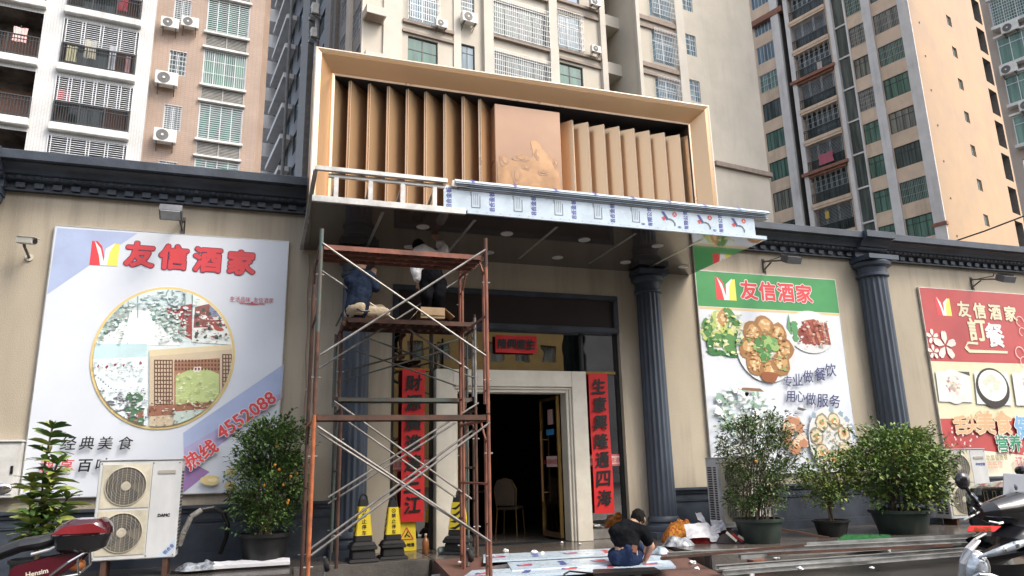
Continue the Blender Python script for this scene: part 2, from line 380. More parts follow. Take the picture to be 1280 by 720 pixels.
gl.build('shopfront_glass', fr)
s = MB()
for (i0, i1, y0) in ((0.0, 0.27, -0.09), (0.27, 0.31, -0.06), (0.31, 0.36, -0.03)):
    s.bx(2.53+i0, 2.53+i1, y0, 0.24, PZ0-0.001, 3.0-i0, WHITEST); s.bx(5.135-i1, 5.135-i0, y0, 0.24, PZ0-0.001, 3.0-i0, WHITEST)
    s.bx(2.53+i1, 5.135-i1, y0, 0.24, 3.0-i1, 3.0-i0, WHITEST)
s.build('door_surround', REST, bevel=0.008)
# vinyl bands on the side glass
PINK = vin((0.55,0.14,0.16)); PINKL = vin((0.8,0.55,0.52))
for (x0, x1) in ((EX0+0.07, 2.465), (5.2, EX1-0.065)):
    vb = MB()
    vb.bx(x0, x1, 0.1405, 0.1435, 1.42, 1.62, PINK); vb.bx(x0, x1, 0.139, 0.1402, 1.45, 1.59, PINKL)
    put_text(vb, '友信酒家  友信酒家', ((x0+x1)/2, 0.1375, 1.52), RT, UP, 0.085, INKR, 0.01)
    vb.build('vinyl_band', fr)
# open door leaves with gold frames
def leaf(hx, fx, fy, nm):
    h = Vector((hx, 0.26, 0)); e = Vector((fx, fy, 0)); m = MB(); L = (e-h).length; d = (e-h)/L
    z0, z1 = PZ0+0.03, 2.62
    at = lambda t, z: h+d*t+Vector((0,0,z))
    m.bar(at(0.03, z0), at(0.03, z1), 0.06, 0.05, GOLD); m.bar(at(L-0.03, z0), at(L-0.03, z1), 0.06, 0.05, GOLD)
    m.bar(at(0.06, z1-0.03), at(L-0.06, z1-0.03), 0.048, 0.06, BRASSD); m.bar(at(0.06, z0+0.04), at(L-0.06, z0+0.04), 0.048, 0.09, BRASSD)
    o = m.build('door', REST, bevel=0.005)
    q = MB(); q.bar(at(0.06, (z0+z1)/2), at(L-0.06, (z0+z1)/2), 0.008, z1-z0-0.12, DGLASS); q.build('door_glass', o)
    hd = MB()
    nn = Vector((d.y, -d.x, 0))
    for sgn in (1, -1):
        hd.tube(at(L-0.16, 0.85)+nn*0.07*sgn, at(L-0.16, 2.05)+nn*0.07*sgn, 0.02, mat('wood_handle', (0.32,0.16,0.06), 0.4), 10)
        for zz in (1.0, 1.9): hd.tube(at(L-0.16, zz), at(L-0.16, zz)+nn*0.07*sgn, 0.012, GOLD, 8)
    hd.build('handle', o, smooth=True)
    vv = MB()
    c = at(L*0.52, 1.52)-nn*0.012 if nn.y > 0 else at(L*0.52, 1.52)+nn*0.012
    vv.bar(at(0.1, 1.52), at(L-0.22, 1.52), 0.014, 0.18, PINKL); put_text(vv, '友信酒家欢迎您', at(L*0.45, 1.52)+nn*0.01*(1 if nn.y < 0 else -1), d*(1 if d.x > 0 else -1), UP, 0.08, INKR, 0.01)
    vv.bar(at(0.2, 2.02), at(0.5, 2.02), 0.013, 0.1, vin((0.05,0.35,0.75))); vv.bar(at(0.22, 2.28), at(0.42, 2.28), 0.013, 0.26, PINKL)
    vv.build('vinyl_band', o)
leaf(4.74, PY(680, 669, 1.0).x, 1.0, 'r'); leaf(2.94, 3.02, 1.12, 'l')
# dark dining room behind the door
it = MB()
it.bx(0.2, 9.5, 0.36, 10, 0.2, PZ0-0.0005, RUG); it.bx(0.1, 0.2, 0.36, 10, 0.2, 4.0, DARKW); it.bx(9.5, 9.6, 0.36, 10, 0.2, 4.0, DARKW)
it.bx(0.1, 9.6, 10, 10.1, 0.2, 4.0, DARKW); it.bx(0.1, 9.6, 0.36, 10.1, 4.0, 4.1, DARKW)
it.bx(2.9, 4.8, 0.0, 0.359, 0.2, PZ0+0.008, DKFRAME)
it.build('dining_room', REST)

# ================================================================ canopy over the entrance
CX0, CX1, CY, CZ = 0.40, 7.38, -2.27, 4.86
CAN = thing('entrance_canopy', 'flat canopy over the doorway with glossy brown underside and film-covered front edge', 'canopy', (3.9, -1.1, CZ))
s = MB(); s.bx(CX0, CX1, CY, -0.001, CZ, CZ+0.035, SOFFIT); s.build('soffit', CAN)
s = MB(); s.bx(CX0+0.05, CX1-0.05, CY+0.3, -0.47, CZ+0.036, CZ+0.065, SIGNBACK); s.build('roof_deck', CAN)
for x in (1.35, 2.65, 3.9, 5.19, 6.36):
    s = MB(); s.bx(x-0.022, x+0.022, -2.05, -0.32, CZ-0.004, CZ-0.0005, ALU); s.build('joint_strip', CAN)
for x, y in ((2.0,-1.57),(3.28,-1.57),(4.55,-1.57),(5.84,-1.57),(2.0,-0.55),(3.29,-0.55),(4.51,-0.55),(5.78,-0.55),(6.93,-0.55)):
    s = MB(); s.lathe([(0.09,-0.012),(0.095,-0.006),(0.095,0.001)], (x,y,CZ), LAMPW, 28); s.lathe([(0.07,-0.014),(0.07,-0.0118)], (x,y,CZ), mat('diffuser', (0.55,0.55,0.54), 0.25), 24)
    s.build('downlight', CAN, smooth=35)
# aluminium frame, bare on the left
t = MB()
FX = 2.17
t.bar((CX0, CY-0.02, CZ+0.02), (FX+0.28, CY-0.02, CZ+0.02), 0.05, 0.085, ALU)
t.bar((CX0+0.02, CY-0.03, CZ+0.44), (FX+0.02, CY-0.03, CZ+0.44), 0.06, 0.06, ALU); t.bar((CX0+0.2, CY+0.03, CZ+0.375), (FX+0.3, CY+0.03, CZ+0.375), 0.05, 0.05, ALU)
t.bar((CX0+0.25, CY+0.9, CZ+0.36), (FX+0.3, CY+0.9, CZ+0.36), 0.05, 0.05, ALU)
for i, x in enumerate((0.70, 1.15, 1.58, 2.02)):
    t.bar((x, CY+0.02, CZ+0.06), (x, CY+0.02, CZ+0.35), 0.06, 0.055, ALU, (0,1,0))
    t.bar((x-0.02, CY+0.9, CZ+0.05), (x, CY+0.02, CZ+0.34), 0.035, 0.03, STEELG)
t.bar((CX0+0.03, CY, CZ+0.43), (CX0-0.02, CY+0.9, CZ-0.02), 0.055, 0.05, STEELG); t.bar((CX0-0.02, CY+0.9, CZ+0.0), (CX0-0.03, -0.05, CZ+0.0), 0.05, 0.05, STEELG)
t.bar((FX+0.08, CY-0.035, CZ+0.40), (FX+0.3, CY-0.035, CZ+0.40), 0.08, 0.09, ALU)
t.build('aluminium_frame', CAN, bevel=0.004)
# film-covered fascia sheet with its stepped top roll
fa = MB()
fa.bx(FX-0.03, CX1-0.2, CY-0.032, CY-0.012, CZ+0.03, CZ+0.33, FILM); fa.bx(FX+0.3, CX1, CY-0.04, CY-0.004, CZ-0.004, CZ+0.05, FILM)
fs = fa.build('fascia_sheet', CAN)
pr = MB()
yq = CY-0.034
x = FX+0.02; i = 0
while x < CX1-0.5:
    U2 = Vector((0,0,1)); V2 = Vector((-1,0,0))
    if i < 5:
        put_text(pr, '铝合金板', (x+0.02, yq, CZ+0.19), U2, V2, 0.075, INKB, 0.03)
        pr.bx(x+0.34, x+0.35, yq-0.001, yq+0.001, CZ+0.09, CZ+0.27, INKG); pr.bx(x+0.46, x+0.47, yq-0.001, yq+0.001, CZ+0.09, CZ+0.27, INKG); pr.bx(x+0.345, x+0.465, yq-0.001, yq+0.001, CZ+0.085, CZ+0.096, INKG)
        for k in range(3): pr.bx(x+0.375+k*0.027, x+0.38+k*0.027, yq-0.001, yq+0.001, CZ+0.13, CZ+0.3, INKG)
        put_text(pr, '宝牌', (x+0.335, yq, CZ+0.29), U2, V2, 0.03, INKG, 0.01)
        pr.bx(x+0.6, x+0.605, yq-0.001, yq+0.001, CZ+0.15, CZ+0.25, INKG)
    else:
        put_text(pr, '有限公司', (x+0.02, yq, CZ+0.19), U2, V2, 0.075, INKB, 0.03); put_text(pr, '宋', (x-0.1, yq, CZ+0.06), RT, UP, 0.06, INKB, 0.03)
        o = Vector((x+0.22, yq, CZ+0.1))
        pr.prism([(0.0,0.2),(0.05,0.2),(0.12,0.09),(0.07,0.09)], o, RT, UP, 0.001, INKB); pr.prism([(0.0,0.1),(0.05,0.13),(0.08,0.1),(0.04,0.05)], o, RT, UP, 0.001, INKR)
        pr.prism([(0.07,0.09),(0.15,0.1),(0.2,0.08),(0.24,0.02),(0.23,-0.02),(0.21,-0.02),(0.21,0.02),(0.18,0.06),(0.12,0.075),(0.07,0.06)], o, RT, UP, 0.001, INKG)
        ring = [(0.23+0.04*cos(t*pi/8), 0.17+0.04*sin(t*pi/8)) for t in range(16)]; pr.prism(ring, o, RT, UP, 0.001, INKR)
        put_text(pr, '人', (x+0.45, yq-0.002, CZ+0.27), RT, UP, 0.045, FILM, 0.02)
    for k in range(5): put_text(pr, '中', (x+k*0.14, yq-0.008, CZ+0.028), RT, UP, 0.018, INKR if i % 2 else INKB, 0)
    x += 0.62; i += 1
pr.build('film_print', fs)
ro = MB()
rx0, rx1 = FX+0.12, CX1+0.06
for k in range(4):
    z = CZ+0.335+k*0.02; ro.bx(rx0-0.02*k+0.06, rx1-0.03*k, CY-0.05-0.022*k, CY+0.1, z, z+0.013, FILM if k % 2 else mat('film_edge', (0.35,0.4,0.46), 0.3))
ro.hexa([(rx0,CY-0.125,CZ+0.415),(rx1,CY-0.125,CZ+0.415),(rx1,CY+0.12,CZ+0.415),(rx0,CY+0.12,CZ+0.415),(rx0,CY-0.05,CZ+0.475),(rx1,CY-0.05,CZ+0.475),(rx1,CY+0.12,CZ+0.475),(rx0,CY+0.12,CZ+0.475)], FILM)
x = rx0+0.25; sl = Vector((0, 0.075, 0.06)).normalized()
while x < rx1-0.1:
    put_text(ro, '铝合金板', (x, CY-0.0895, CZ+0.446), sl, Vector((-1,0,0)), 0.05, INKB, 0.03, lift=0.003); x += 0.62
ro.build('fascia_roll', fs)

# ================================================================ brass sign box on the canopy
SY = -1.25
SGN = thing('brass_signboard', 'large brass sign box with vertical fins around a copper film-wrapped middle panel', 'signboard', (3.86, SY, 5.3))
X0, X1, Z0, Z1 = 0.40, 7.29, 4.93, 7.71
f = MB()
def frame_ring(mb, a, ya, b, yb, mats):
    # a, b: (x0,x1,z0,z1) rectangles at depth ya, yb; four mitred faces
    A = [(a[0],ya,a[2]),(a[1],ya,a[2]),(a[1],ya,a[3]),(a[0],ya,a[3])]; B = [(b[0],yb,b[2]),(b[1],yb,b[2]),(b[1],yb,b[3]),(b[0],yb,b[3])]
    for i in range(4):
        j = (i+1) % 4; mb.add([A[i], A[j], B[j], B[i]], [(0,1,2,3)], mats[i])
R0 = (X0, X1, Z0, Z1); ins = lambda r, k: (r[0]+k, r[1]-k, r[2]+k, r[3]-k)
frame_ring(f, R0, SY+0.85, R0, SY, [BRASSD]*4)
frame_ring(f, R0, SY, ins(R0, 0.022), SY-0.012, [BRASSL]*4)
frame_ring(f, ins(R0, 0.022), SY-0.012, ins(R0, 0.05), SY, [BRASSL]*4)
frame_ring(f, ins(R0, 0.05), SY, ins(R0, 0.09), SY+0.01, [BRASS]*4)
frame_ring(f, ins(R0, 0.09), SY+0.01, ins(R0, 0.27), SY+0.24, [BRASS]*4)
frame_ring(f, ins(R0, 0.27), SY+0.24, ins(R0, 0.285), SY+0.22, [BRASSL]*4)
frame_ring(f, ins(R0, 0.285), SY+0.22, ins(R0, 0.315), SY+0.225, [BRASSL]*4)
frame_ring(f, ins(R0, 0.315), SY+0.225, ins(R0, 0.317), SY+0.66, [SIGNBACK, BRASSD, SIGNBACK, BRASSD])
f.build('frame', SGN)
bk = MB(); bk.bx(X0+0.3, X1-0.3, SY+0.66, SY+0.7, Z0+0.3, Z1-0.3, SIGNBACK); bk.bx(X0+0.02, X1-0.02, SY+0.78, SY+0.84, Z0, Z1, SIGNBACK); bk.build('back_sheet', SGN)
def s_x(px, py): return PY(px, py, SY+0.3).x
LX = [0.715]+[s_x(x, y) for x, y in ((436.5,150),(461,150),(485,150),(509,152),(532,152),(556,154),(579,155),(600,156))]
CXA, CXB = s_x(618,170), s_x(700,180)
RX = [s_x(x, y) for x, y in ((716,190),(736,192),(756,193),(775,195),(794,197),(813,198),(832,199),(851,200))]+[6.97]
FZ0, FZ1 = Z0+0.3, Z1-0.5
def fin(pa, pb, top=None):
    m = MB(); a, b = Vector((pa[0], pa[1], 0)), Vector((pb[0], pb[1], 0)); d = (b-a).normalized(); n = Vector((-d.y, d.x, 0))*0.02
    z0, z1 = Vector((0,0,FZ0)), Vector((0,0,top or FZ1))
    m.hexa([a+z0, b+z0, b+n+z0, a+n+z0, a+z1, b+z1, b+n+z1, a+n+z1], BRASS)
    # folded near edge
    q = a if a.y < b.y else b; oth = b if q is a else a
    e = (oth-q).normalized()
    m.hexa([q+z0-n*0.1, q+Vector((0.0,0.0,0))+e*0.012+z0-n*0.1, q+e*0.012+n*2.2+z0, q+n*2.2+z0, q+z1-n*0.1, q+e*0.012+z1-n*0.1, q+e*0.012+n*2.2+z1, q+n*2.2+z1], BRASSL)
    m.build('fin', SGN)
for i, x in enumerate(LX):
    x2 = (LX[i+1] if i+1 < len(LX) else CXA)
    fin((x+0.005, SY+0.27), (x2+x2/10.5*0.35-0.02, SY+0.62), Z1-0.34)
pv = CXB+0.02
for x in RX:
    fin((pv+0.0, SY+0.52), (x, SY+0.27)); pv = x+0.008
cp = MB(); cp.bx(CXA, CXB, SY+0.26, SY+0.64, FZ0, FZ1+0.1, COPPER); cpo = cp.build('middle_panel', SGN, bevel=0.006)
# loose film with a swirling relief in the lower half of the panel
en = MB(); ry = SY+0.259; rr = random.Random(3)
Wc, Hc = CXB-CXA, 1.9; FZB = FZ0; FZ0 = PY(660, 238, SY+0.26).z; HK = (PY(660, 176, SY+0.26).z-FZ0)/0.9
def blob(cx, cz, rx, rz, k, sw=0.35, n=22):
    ph = rr.uniform(0, 6.28)
    return [(cx+rx*cos(2*pi*i/n)*(1+sw*0.5*sin(k*2*pi*i/n+ph)), cz+rz*sin(2*pi*i/n)*(1+sw*0.5*cos((k+1)*2*pi*i/n+ph))) for i in range(n)]
hump = [(0.02,0.0),(0.02,0.42),(0.10,0.5),(0.2,0.46),(0.3,0.52),(0.38,0.62),(0.45,0.62),(0.5,0.55),(0.56,0.6),(0.55,0.74),(0.52,0.86),(0.55,0.9),(0.62,0.9),(0.68,0.84),(0.72,0.74),(0.8,0.68),(0.88,0.58),(0.93,0.47),(0.96,0.3),(0.96,0.0)]
en.prism([(a*Wc, b*HK) for a, b in hump], (CXA, ry, FZ0+0.02), RT, UP, 0.004, COPPER2)
for (a, b, rx, rz) in ((0.12,0.45,0.09,0.13),(0.36,0.52,0.16,0.07),(0.45,0.36,0.08,0.06),(0.3,0.2,0.1,0.18),(0.7,0.3,0.1,0.06),(0.9,0.5,0.05,0.1),(0.62,0.62,0.05,0.12)):
    en.prism(blob(a*Wc, b*HK+0.02, rx*Wc*0.75, rz*0.8*HK, 3), (CXA, ry-0.004, FZ0+0.02), RT, UP, 0.004, COPPER)
    en.prism(blob(a*Wc+0.01, b*HK+0.03, rx*Wc*0.45, rz*0.5*HK, 2), (CXA, ry-0.008, FZ0+0.02), RT, UP, 0.004, COPPER2)
en.build('loose_film_relief', cpo, bevel=0.002)

# ================================================================ posters on the wall
PYY = -0.055
def q2(x, y): p = PY(x, y, PYY); return (p.x, p.z)
class Print:
    """Flat printing on a board at y = PYY: every layer 1.2 mm in front of the last."""
    def __init__(s): s.mb = MB(); s.k = 1
    def up(s): s.k += 1; return PYY-0.0006*s.k
    def poly(s, pts, m): y = s.up(); s.mb.poly([(a, y, b) for a, b in pts][::1], m)
    def polys(s, L, m):
        y = s.up()
        for i, pts in enumerate(L):
            y -= 4e-5
            if len(pts) > 2: s.mb.poly([(a, y, b) for a, b in pts], m)
    def px(s, pts, m): s.poly([q2(*p) for p in pts], m)
    def text(s, t, px, py, h, m, bold=0.0, ang=0.0, width=None, outline=None, om=None, shear=0.0):
        c = q2(px, py); u = Vector((cos(ang),0,sin(ang))); v = Vector((-sin(ang),0,cos(ang)))
        if outline: put_text(s.mb, t, (c[0],s.up(),c[1]), u, v, h, om, outline, width=width, shear=shear)
        put_text(s.mb, t, (c[0],s.up(),c[1]), u, v, h, m, bold, width=width, shear=shear)
def ell(cx, cz, rx, rz, n=28, a0=0, a1=2*pi): return [(cx+rx*cos(a0+(a1-a0)*i/n), cz+rz*sin(a0+(a1-a0)*i/n)) for i in range(n)]
def rag(cx, cz, rx, rz, n=11, j=0.35):
    return [(cx+rx*cos(2*pi*i/n)*(1+rnd.uniform(-j,j)), cz+rz*sin(2*pi*i/n)*(1+rnd.uniform(-j,j))) for i in range(n)]
def board(root, x0, x1, z0, z1, m):
    b = MB(); b.bx(x0, x1, PYY, -0.012, z0, z1, m); b.build('board', root)
    b = MB()
    for (a, c, d, e) in ((x0-0.012, x0-0.001, z0, z1), (x1+0.001, x1+0.012, z0, z1)): b.bx(a, c, PYY-0.004, -0.01, d, e, ALU)
    for (d, e) in ((z0-0.012, z0-0.001), (z1+0.001, z1+0.012)): b.bx(x0-0.012, x1+0.012, PYY-0.0035, -0.0105, d, e, ALU)
    b.build('edge_strip', root)
def logo(P, px, py, h):
    x, z = q2(px, py); w = h
    P.poly([(x-w/2,z-h/2),(x-w*0.05,z-h/2),(x+w*0.02,z-h*0.2),(x-w*0.12,z+h*0.3),(x-w*0.3,z+h/2),(x-w/2,z+h/2)], vin((0.72,0.07,0.08)))
    P.poly([(x-w*0.02,z-h/2),(x+w*0.5,z-h/2),(x+w*0.5,z+h*0.45),(x+w*0.3,z+h*0.42),(x+w*0.12,z+h*0.1)], vin((0.88,0.76,0.14)))
    P.poly([(x-w*0.4,z+h*0.5),(x-w*0.16,z+h*0.2),(x-w*0.02,z-h*0.3),(x+w*0.1,z-h*0.5),(x-w*0.12,z-h*0.5),(x-w*0.2,z-h*0.1)], vin((0.86,0.86,0.86)))
    P.poly([(x-w*0.02,z-h*0.5),(x+w*0.12,z-h*0.5),(x+w*0.18,z+h*0.1),(x+w*0.36,z+h*0.48),(x+w*0.02,z+h*0.2)], vin((0.86,0.86,0.82)))
WHT = vin((0.74,0.74,0.74)); CREAM = vin((0.72,0.68,0.48)); PRED = vin((0.68,0.07,0.08)); NAVY = vin((0.05,0.06,0.16)); LBLUE = vin((0.42,0.5,0.72)); PBLACK = vin((0.012,0.012,0.014)); DRED = vin((0.35,0.03,0.035))

# ---- large poster, left
P1 = thing('wall_poster', 'large white and pale blue poster with a round photo collage and a hotline number', 'poster', (-1.45, 0, 1.2))
bx0, bx1, bz0, bz1 = -3.02, 0.17, 1.19, 4.95
board(P1, bx0, bx1, bz0, bz1, PVINYL)
P = Print()
P.px([(71.5,285),(172,291.5),(110,333),(59,368)], LBLUE)
P.px([(230,587),(352,494),(355,455),(229,541)], LBLUE); P.px([(230,590),(353,497),(353,490),(230,560)], vin((0.45,0.4,0.62)))
P.px([(229,616),(262,590),(229,572)], vin((0.33,0.2,0.42)))
logo(P, 131, 317, 0.36)
[P.text(c, 175+42.3*i, 318+3.4*i, 0.36, PRED, 0.045, width=0.37, outline=0.072, om=vin((0.13,0.035,0.08))) for i, c in enumerate('友信酒家')]
P.text('生活品味  友信酒家', 315, 375, 0.085, vin((0.5,0.1,0.12)), 0.0, width=0.62)
P.polys([ell(*q2(315,380), 0.10, 0.013), ell(*q2(303,379), 0.05, 0.008), ell(*q2(327,380), 0.05, 0.008), ell(*q2(315,379), 0.02, 0.022)], vin((0.6,0.12,0.15)))
c1 = q2(206, 446); RX1, RZ1 = 0.945, 1.03
P.poly(ell(c1[0], c1[1], RX1, RZ1, 72), vin((0.78,0.6,0.26)))
P.poly(ell(c1[0], c1[1], RX1-0.035, RZ1-0.035, 72), vin((0.72,0.82,0.84)))
cl = lambda pts: clip_circle(pts, c1[0], c1[1], RX1-0.04, RZ1-0.04)
rc = lambda a, b: [q2(a[0],a[1]), q2(b[0],a[1]), q2(b[0],b[1]), q2(a[0],b[1])][::1]
quad = lambda *p: [q2(*a) for a in p]
P.polys([cl(quad((105,345),(240,345),(240,428),(105,424)))], vin((0.66,0.78,0.8)))            # hall with a white aisle
P.polys([cl(quad((120,380),(150,392),(150,410),(108,424)))], vin((0.42,0.1,0.1)))
P.polys([cl(quad((205,386),(240,380),(240,425),(214,412)))], vin((0.36,0.09,0.09)))
P.polys([cl(quad((160,388),(190,388),(226,432),(110,430)))], vin((0.88,0.91,0.92)))
grn = [vin((0.2,0.36,0.34)), vin((0.1,0.22,0.2)), vin((0.75,0.84,0.82)), vin((0.45,0.6,0.56)), vin((0.36,0.42,0.4))]
for col in range(5):
    L = []
    for i in range(70):
        if rnd.random() < 0.5: t = rnd.random(); x, y = 163-52*t+rnd.uniform(-8,4), 385+42*t+rnd.uniform(-9,9)
        else: t = rnd.random(); x, y = 188+36*t+rnd.uniform(-3,10), 386+34*t+rnd.uniform(-9,9)
        a = q2(x, y); L.append(cl(rag(a[0], a[1], 0.028, 0.024)))
    P.polys(L, grn[col])
L = []
for i in range(26):
    x, y = rnd.uniform(150,232), rnd.uniform(352,384); a = q2(x, y); L.append(cl(rag(a[0], a[1], rnd.uniform(0.01,0.05), 0.008)))
for x in (160, 172, 240, 231, 215): L.append(cl(quad((x,352),(x+1,352),(x+1,398),(x,398))))
P.polys(L, vin((0.22,0.33,0.35)))
ringp = [ell(*q2(229,372), 0.1, 0.13, 24), ]
P.polys([cl(quad((219+12*cos(t*0.4),371+13*sin(t*0.4)),(219+12*cos(t*0.4+0.4),371+13*sin(t*0.4+0.4)),(219+10.6*cos(t*0.4+0.4),371+11.6*sin(t*0.4+0.4)),(219+10.6*cos(t*0.4),371+11.6*sin(t*0.4)))) for t in range(16)], vin((0.25,0.35,0.36)))
P.polys([cl(quad((242,350),(300,365),(302,432),(240,428)))], vin((0.78,0.85,0.84)))           # dining room photo
P.polys([cl(quad((244,384),(262,380),(284,384),(284,408),(242,410)))], vin((0.3,0.12,0.11)))
P.polys([cl(quad((262,383),(282,386),(282,397),(262,396)))], vin((0.25,0.3,0.45)))
L = [];
for i in range(16): a = q2(rnd.uniform(244,292), rnd.uniform(393,416)); L.append(cl(rag(a[0], a[1], 0.05, 0.03)))
P.polys(L[:9], vin((0.42,0.1,0.08))); P.polys(L[9:], vin((0.82,0.86,0.85)))
P.polys([cl(rag(*q2(rnd.uniform(244,296), rnd.uniform(386,424)), 0.025, 0.03)) for i in range(14)], vin((0.08,0.12,0.1)))
P.polys([cl(rag(*q2(246+i*5, 360+i*3.3), 0.01, 0.008)) for i in range(9)], vin((0.3,0.25,0.2)))
P.polys([cl(quad((100,430),(184,430),(184,545),(100,545)))], vin((0.78,0.87,0.9)))            # white hall
P.polys([cl(quad((100,430),(184,430),(184,446),(100,450)))], vin((0.55,0.74,0.78)))
P.polys([cl(rag(*q2(113+i*10.5, 458-i*0.6+(i%3)), 0.016, 0.022)) for i in range(7)], vin((0.35,0.08,0.1)))
P.polys([cl(rag(*q2(rnd.uniform(112,182), 455+rnd.uniform(0,12)), 0.007, 0.007)) for i in range(20)], vin((0.4,0.4,0.3)))
P.polys([cl(rag(*q2(120+i*3.2, 470+i*2.6), 0.009, 0.009)) for i in range(15)], vin((0.18,0.22,0.25)))
P.polys([cl(rag(*q2(rnd.uniform(125,170), rnd.uniform(496,515)), 0.05, 0.018)) for i in range(16)], vin((0.16,0.17,0.2)))
P.polys([cl(rag(*q2(rnd.uniform(122,180), rnd.uniform(508,535)), 0.06, 0.03)) for i in range(12)], vin((0.86,0.92,0.93)))
P.polys([cl(quad((187,440),(303,432),(303,545),(187,545)))], vin((0.62,0.52,0.38)))            # garden stage behind lattices
P.polys([cl(quad((187,438),(303,430),(303,436),(187,446)))], vin((0.72,0.62,0.42)))
P.polys([cl(quad((218,452),(275,448),(275,524),(218,528)))], vin((0.42,0.22,0.14)))
P.polys([cl(quad((220,470),(238,462),(258,461),(274,468),(274,514),(220,516)))], vin((0.5,0.6,0.27)))
P.polys([cl(rag(*q2(247,462), 0.06, 0.045))], vin((0.86,0.74,0.7)))
P.polys([cl(rag(*q2(rnd.uniform(222,272), rnd.uniform(468,512)), 0.035, 0.006)) for i in range(18)], vin((0.72,0.76,0.45)))
lat = []
for x0, x1, ya, yb in ((193,215,450,510),(278,300,443,500)):
    for i in range(7): xx = x0+(x1-x0)*i/6; lat.append(cl(quad((xx,ya),(xx+1.3,ya),(xx+1.3,yb),(xx,yb))))
    for i in range(13): yy = ya+(yb-ya)*i/12; lat.append(cl(quad((x0,yy),(x1,yy),(x1,yy+1.2),(x0,yy+1.2))))
for i in range(14):
    xx = 219+i*4.1
    for yy in (450, 455, 460): lat.append(cl(quad((xx,yy),(xx+2.4,yy),(xx+2.4,yy+3),(xx,yy+3))))
P.polys(lat, vin((0.17,0.085,0.06)))
P.polys([cl(quad((160,510),(180,508),(180,545),(160,545)))], vin((0.3,0.14,0.1)))
P.polys([cl(rag(*q2(rnd.uniform(160,178), rnd.uniform(490,530)), 0.04, 0.05)) for i in range(14)], vin((0.1,0.2,0.12)))
P.polys([cl(quad((186,508),(303,500),(303,512),(186,520)))], vin((0.33,0.15,0.1)))
P.polys([cl(quad((217,515),(270,510),(270,528),(217,530)))], vin((0.55,0.66,0.6)))
def clutter(P, a, b, c, d, cols, n, sz, clip=None):
    for k in cols:
        L = []
        for i in range(n):
            q = q2(rnd.uniform(a, c), rnd.uniform(b, d)); pts = rag(q[0], q[1], sz*rnd.uniform(0.3,1.6), sz*rnd.uniform(0.2,0.9), 7, 0.5); L.append(clip(pts) if clip else pts)
        P.polys(L, vin(k))
clutter(P, 150, 348, 236, 388, [(0.5,0.62,0.64),(0.75,0.84,0.85),(0.3,0.4,0.42),(0.62,0.72,0.74)], 40, 0.022, cl)
clutter(P, 108, 396, 160, 430, [(0.3,0.4,0.38),(0.8,0.86,0.85),(0.5,0.6,0.58)], 26, 0.018, cl); clutter(P, 196, 388, 238, 428, [(0.26,0.36,0.34),(0.78,0.85,0.84),(0.5,0.6,0.58),(0.66,0.76,0.75)], 30, 0.02, cl)
clutter(P, 243, 352, 298, 382, [(0.6,0.68,0.68),(0.45,0.5,0.48),(0.85,0.87,0.86)], 26, 0.018, cl); clutter(P, 243, 384, 298, 428, [(0.3,0.1,0.09),(0.8,0.8,0.78),(0.12,0.13,0.12),(0.5,0.4,0.36)], 26, 0.02, cl)
clutter(P, 112, 450, 183, 476, [(0.7,0.8,0.83),(0.86,0.9,0.91),(0.5,0.6,0.64)], 26, 0.02, cl); clutter(P, 116, 484, 183, 535, [(0.2,0.22,0.26),(0.86,0.9,0.92),(0.55,0.6,0.64),(0.35,0.33,0.36)], 34, 0.02, cl)
clutter(P, 188, 500, 292, 535, [(0.28,0.13,0.09),(0.5,0.32,0.2),(0.7,0.72,0.66),(0.16,0.1,0.08)], 30, 0.018, cl); clutter(P, 222, 466, 272, 512, [(0.6,0.68,0.38),(0.42,0.52,0.22),(0.8,0.8,0.66)], 24, 0.016, cl)
for i, (cc, px) in enumerate(zip('经典美食', (87,110,133,158))): P.text(cc, px, 554, 0.175, PBLACK, 0.008, 0.02, shear=0.12)
P.text('享', 84, 582, 0.175, vin((0.6,0.06,0.08)), 0.008, shear=0.12); P.text('百', 107, 582, 0.16, PBLACK, 0.02, shear=0.1); P.text('味', 130, 581, 0.17, PBLACK, 0.015, shear=0.1); P.text('尊', 60, 583, 0.17, vin((0.6,0.06,0.08)), 0.01, shear=0.12)
P.text('热线', 251, 568, 0.22, PRED, 0.03, 0.66, outline=0.06, om=WHT); P.text('4552088', 308, 519, 0.185, PRED, 0.025, 0.66, outline=0.06, om=WHT)
P.polys([rag(*q2(263,600), 0.12, 0.075, 14, 0.15), rag(*q2(289,590), 0.07, 0.06, 12, 0.15), rag(*q2(288,607), 0.08, 0.06, 12, 0.15)], vin((0.75,0.6,0.28)))
P.polys([rag(*q2(266,600), 0.06, 0.03, 12, 0.2), rag(*q2(290,592), 0.03, 0.03, 12, 0.2)], vin((0.86,0.76,0.45)))
P.mb.build('printing', P1)

# ---- poster right of the doorway
def food(P, cx, cz, rx, rz, plate, cols, n, size, spread=0.8):
    if plate: P.poly(ell(cx, cz, rx, rz, 36), plate)
    for c in cols:
        P.polys([rag(cx+rx*spread*sqrt(rnd.random())*cos(a), cz+rz*spread*sqrt(rnd.random())*sin(a), size*rnd.uniform(0.5,1.3), size*rnd.uniform(0.4,1.1)) for a in [rnd.uniform(0, 2*pi) for _ in range(n)]], vin(c))
P2 = thing('wall_poster', 'tall white food poster with a green heading band and five dishes', 'poster', (9.1, 0, 1.2))
x0, x1, z0, z1 = 7.49, 10.72, 1.22, 4.95
board(P2, x0, x1, z0, z1, PVINYL)
P = Print()
GRN = vin((0.06,0.3,0.1))
P.poly([(x0,4.27),(x1,4.27),(x1,z1),(x0,z1)], GRN); P.poly([(x0,4.22),(x1,4.22),(x1,4.26),(x0,4.26)], vin((0.75,0.55,0.25)))
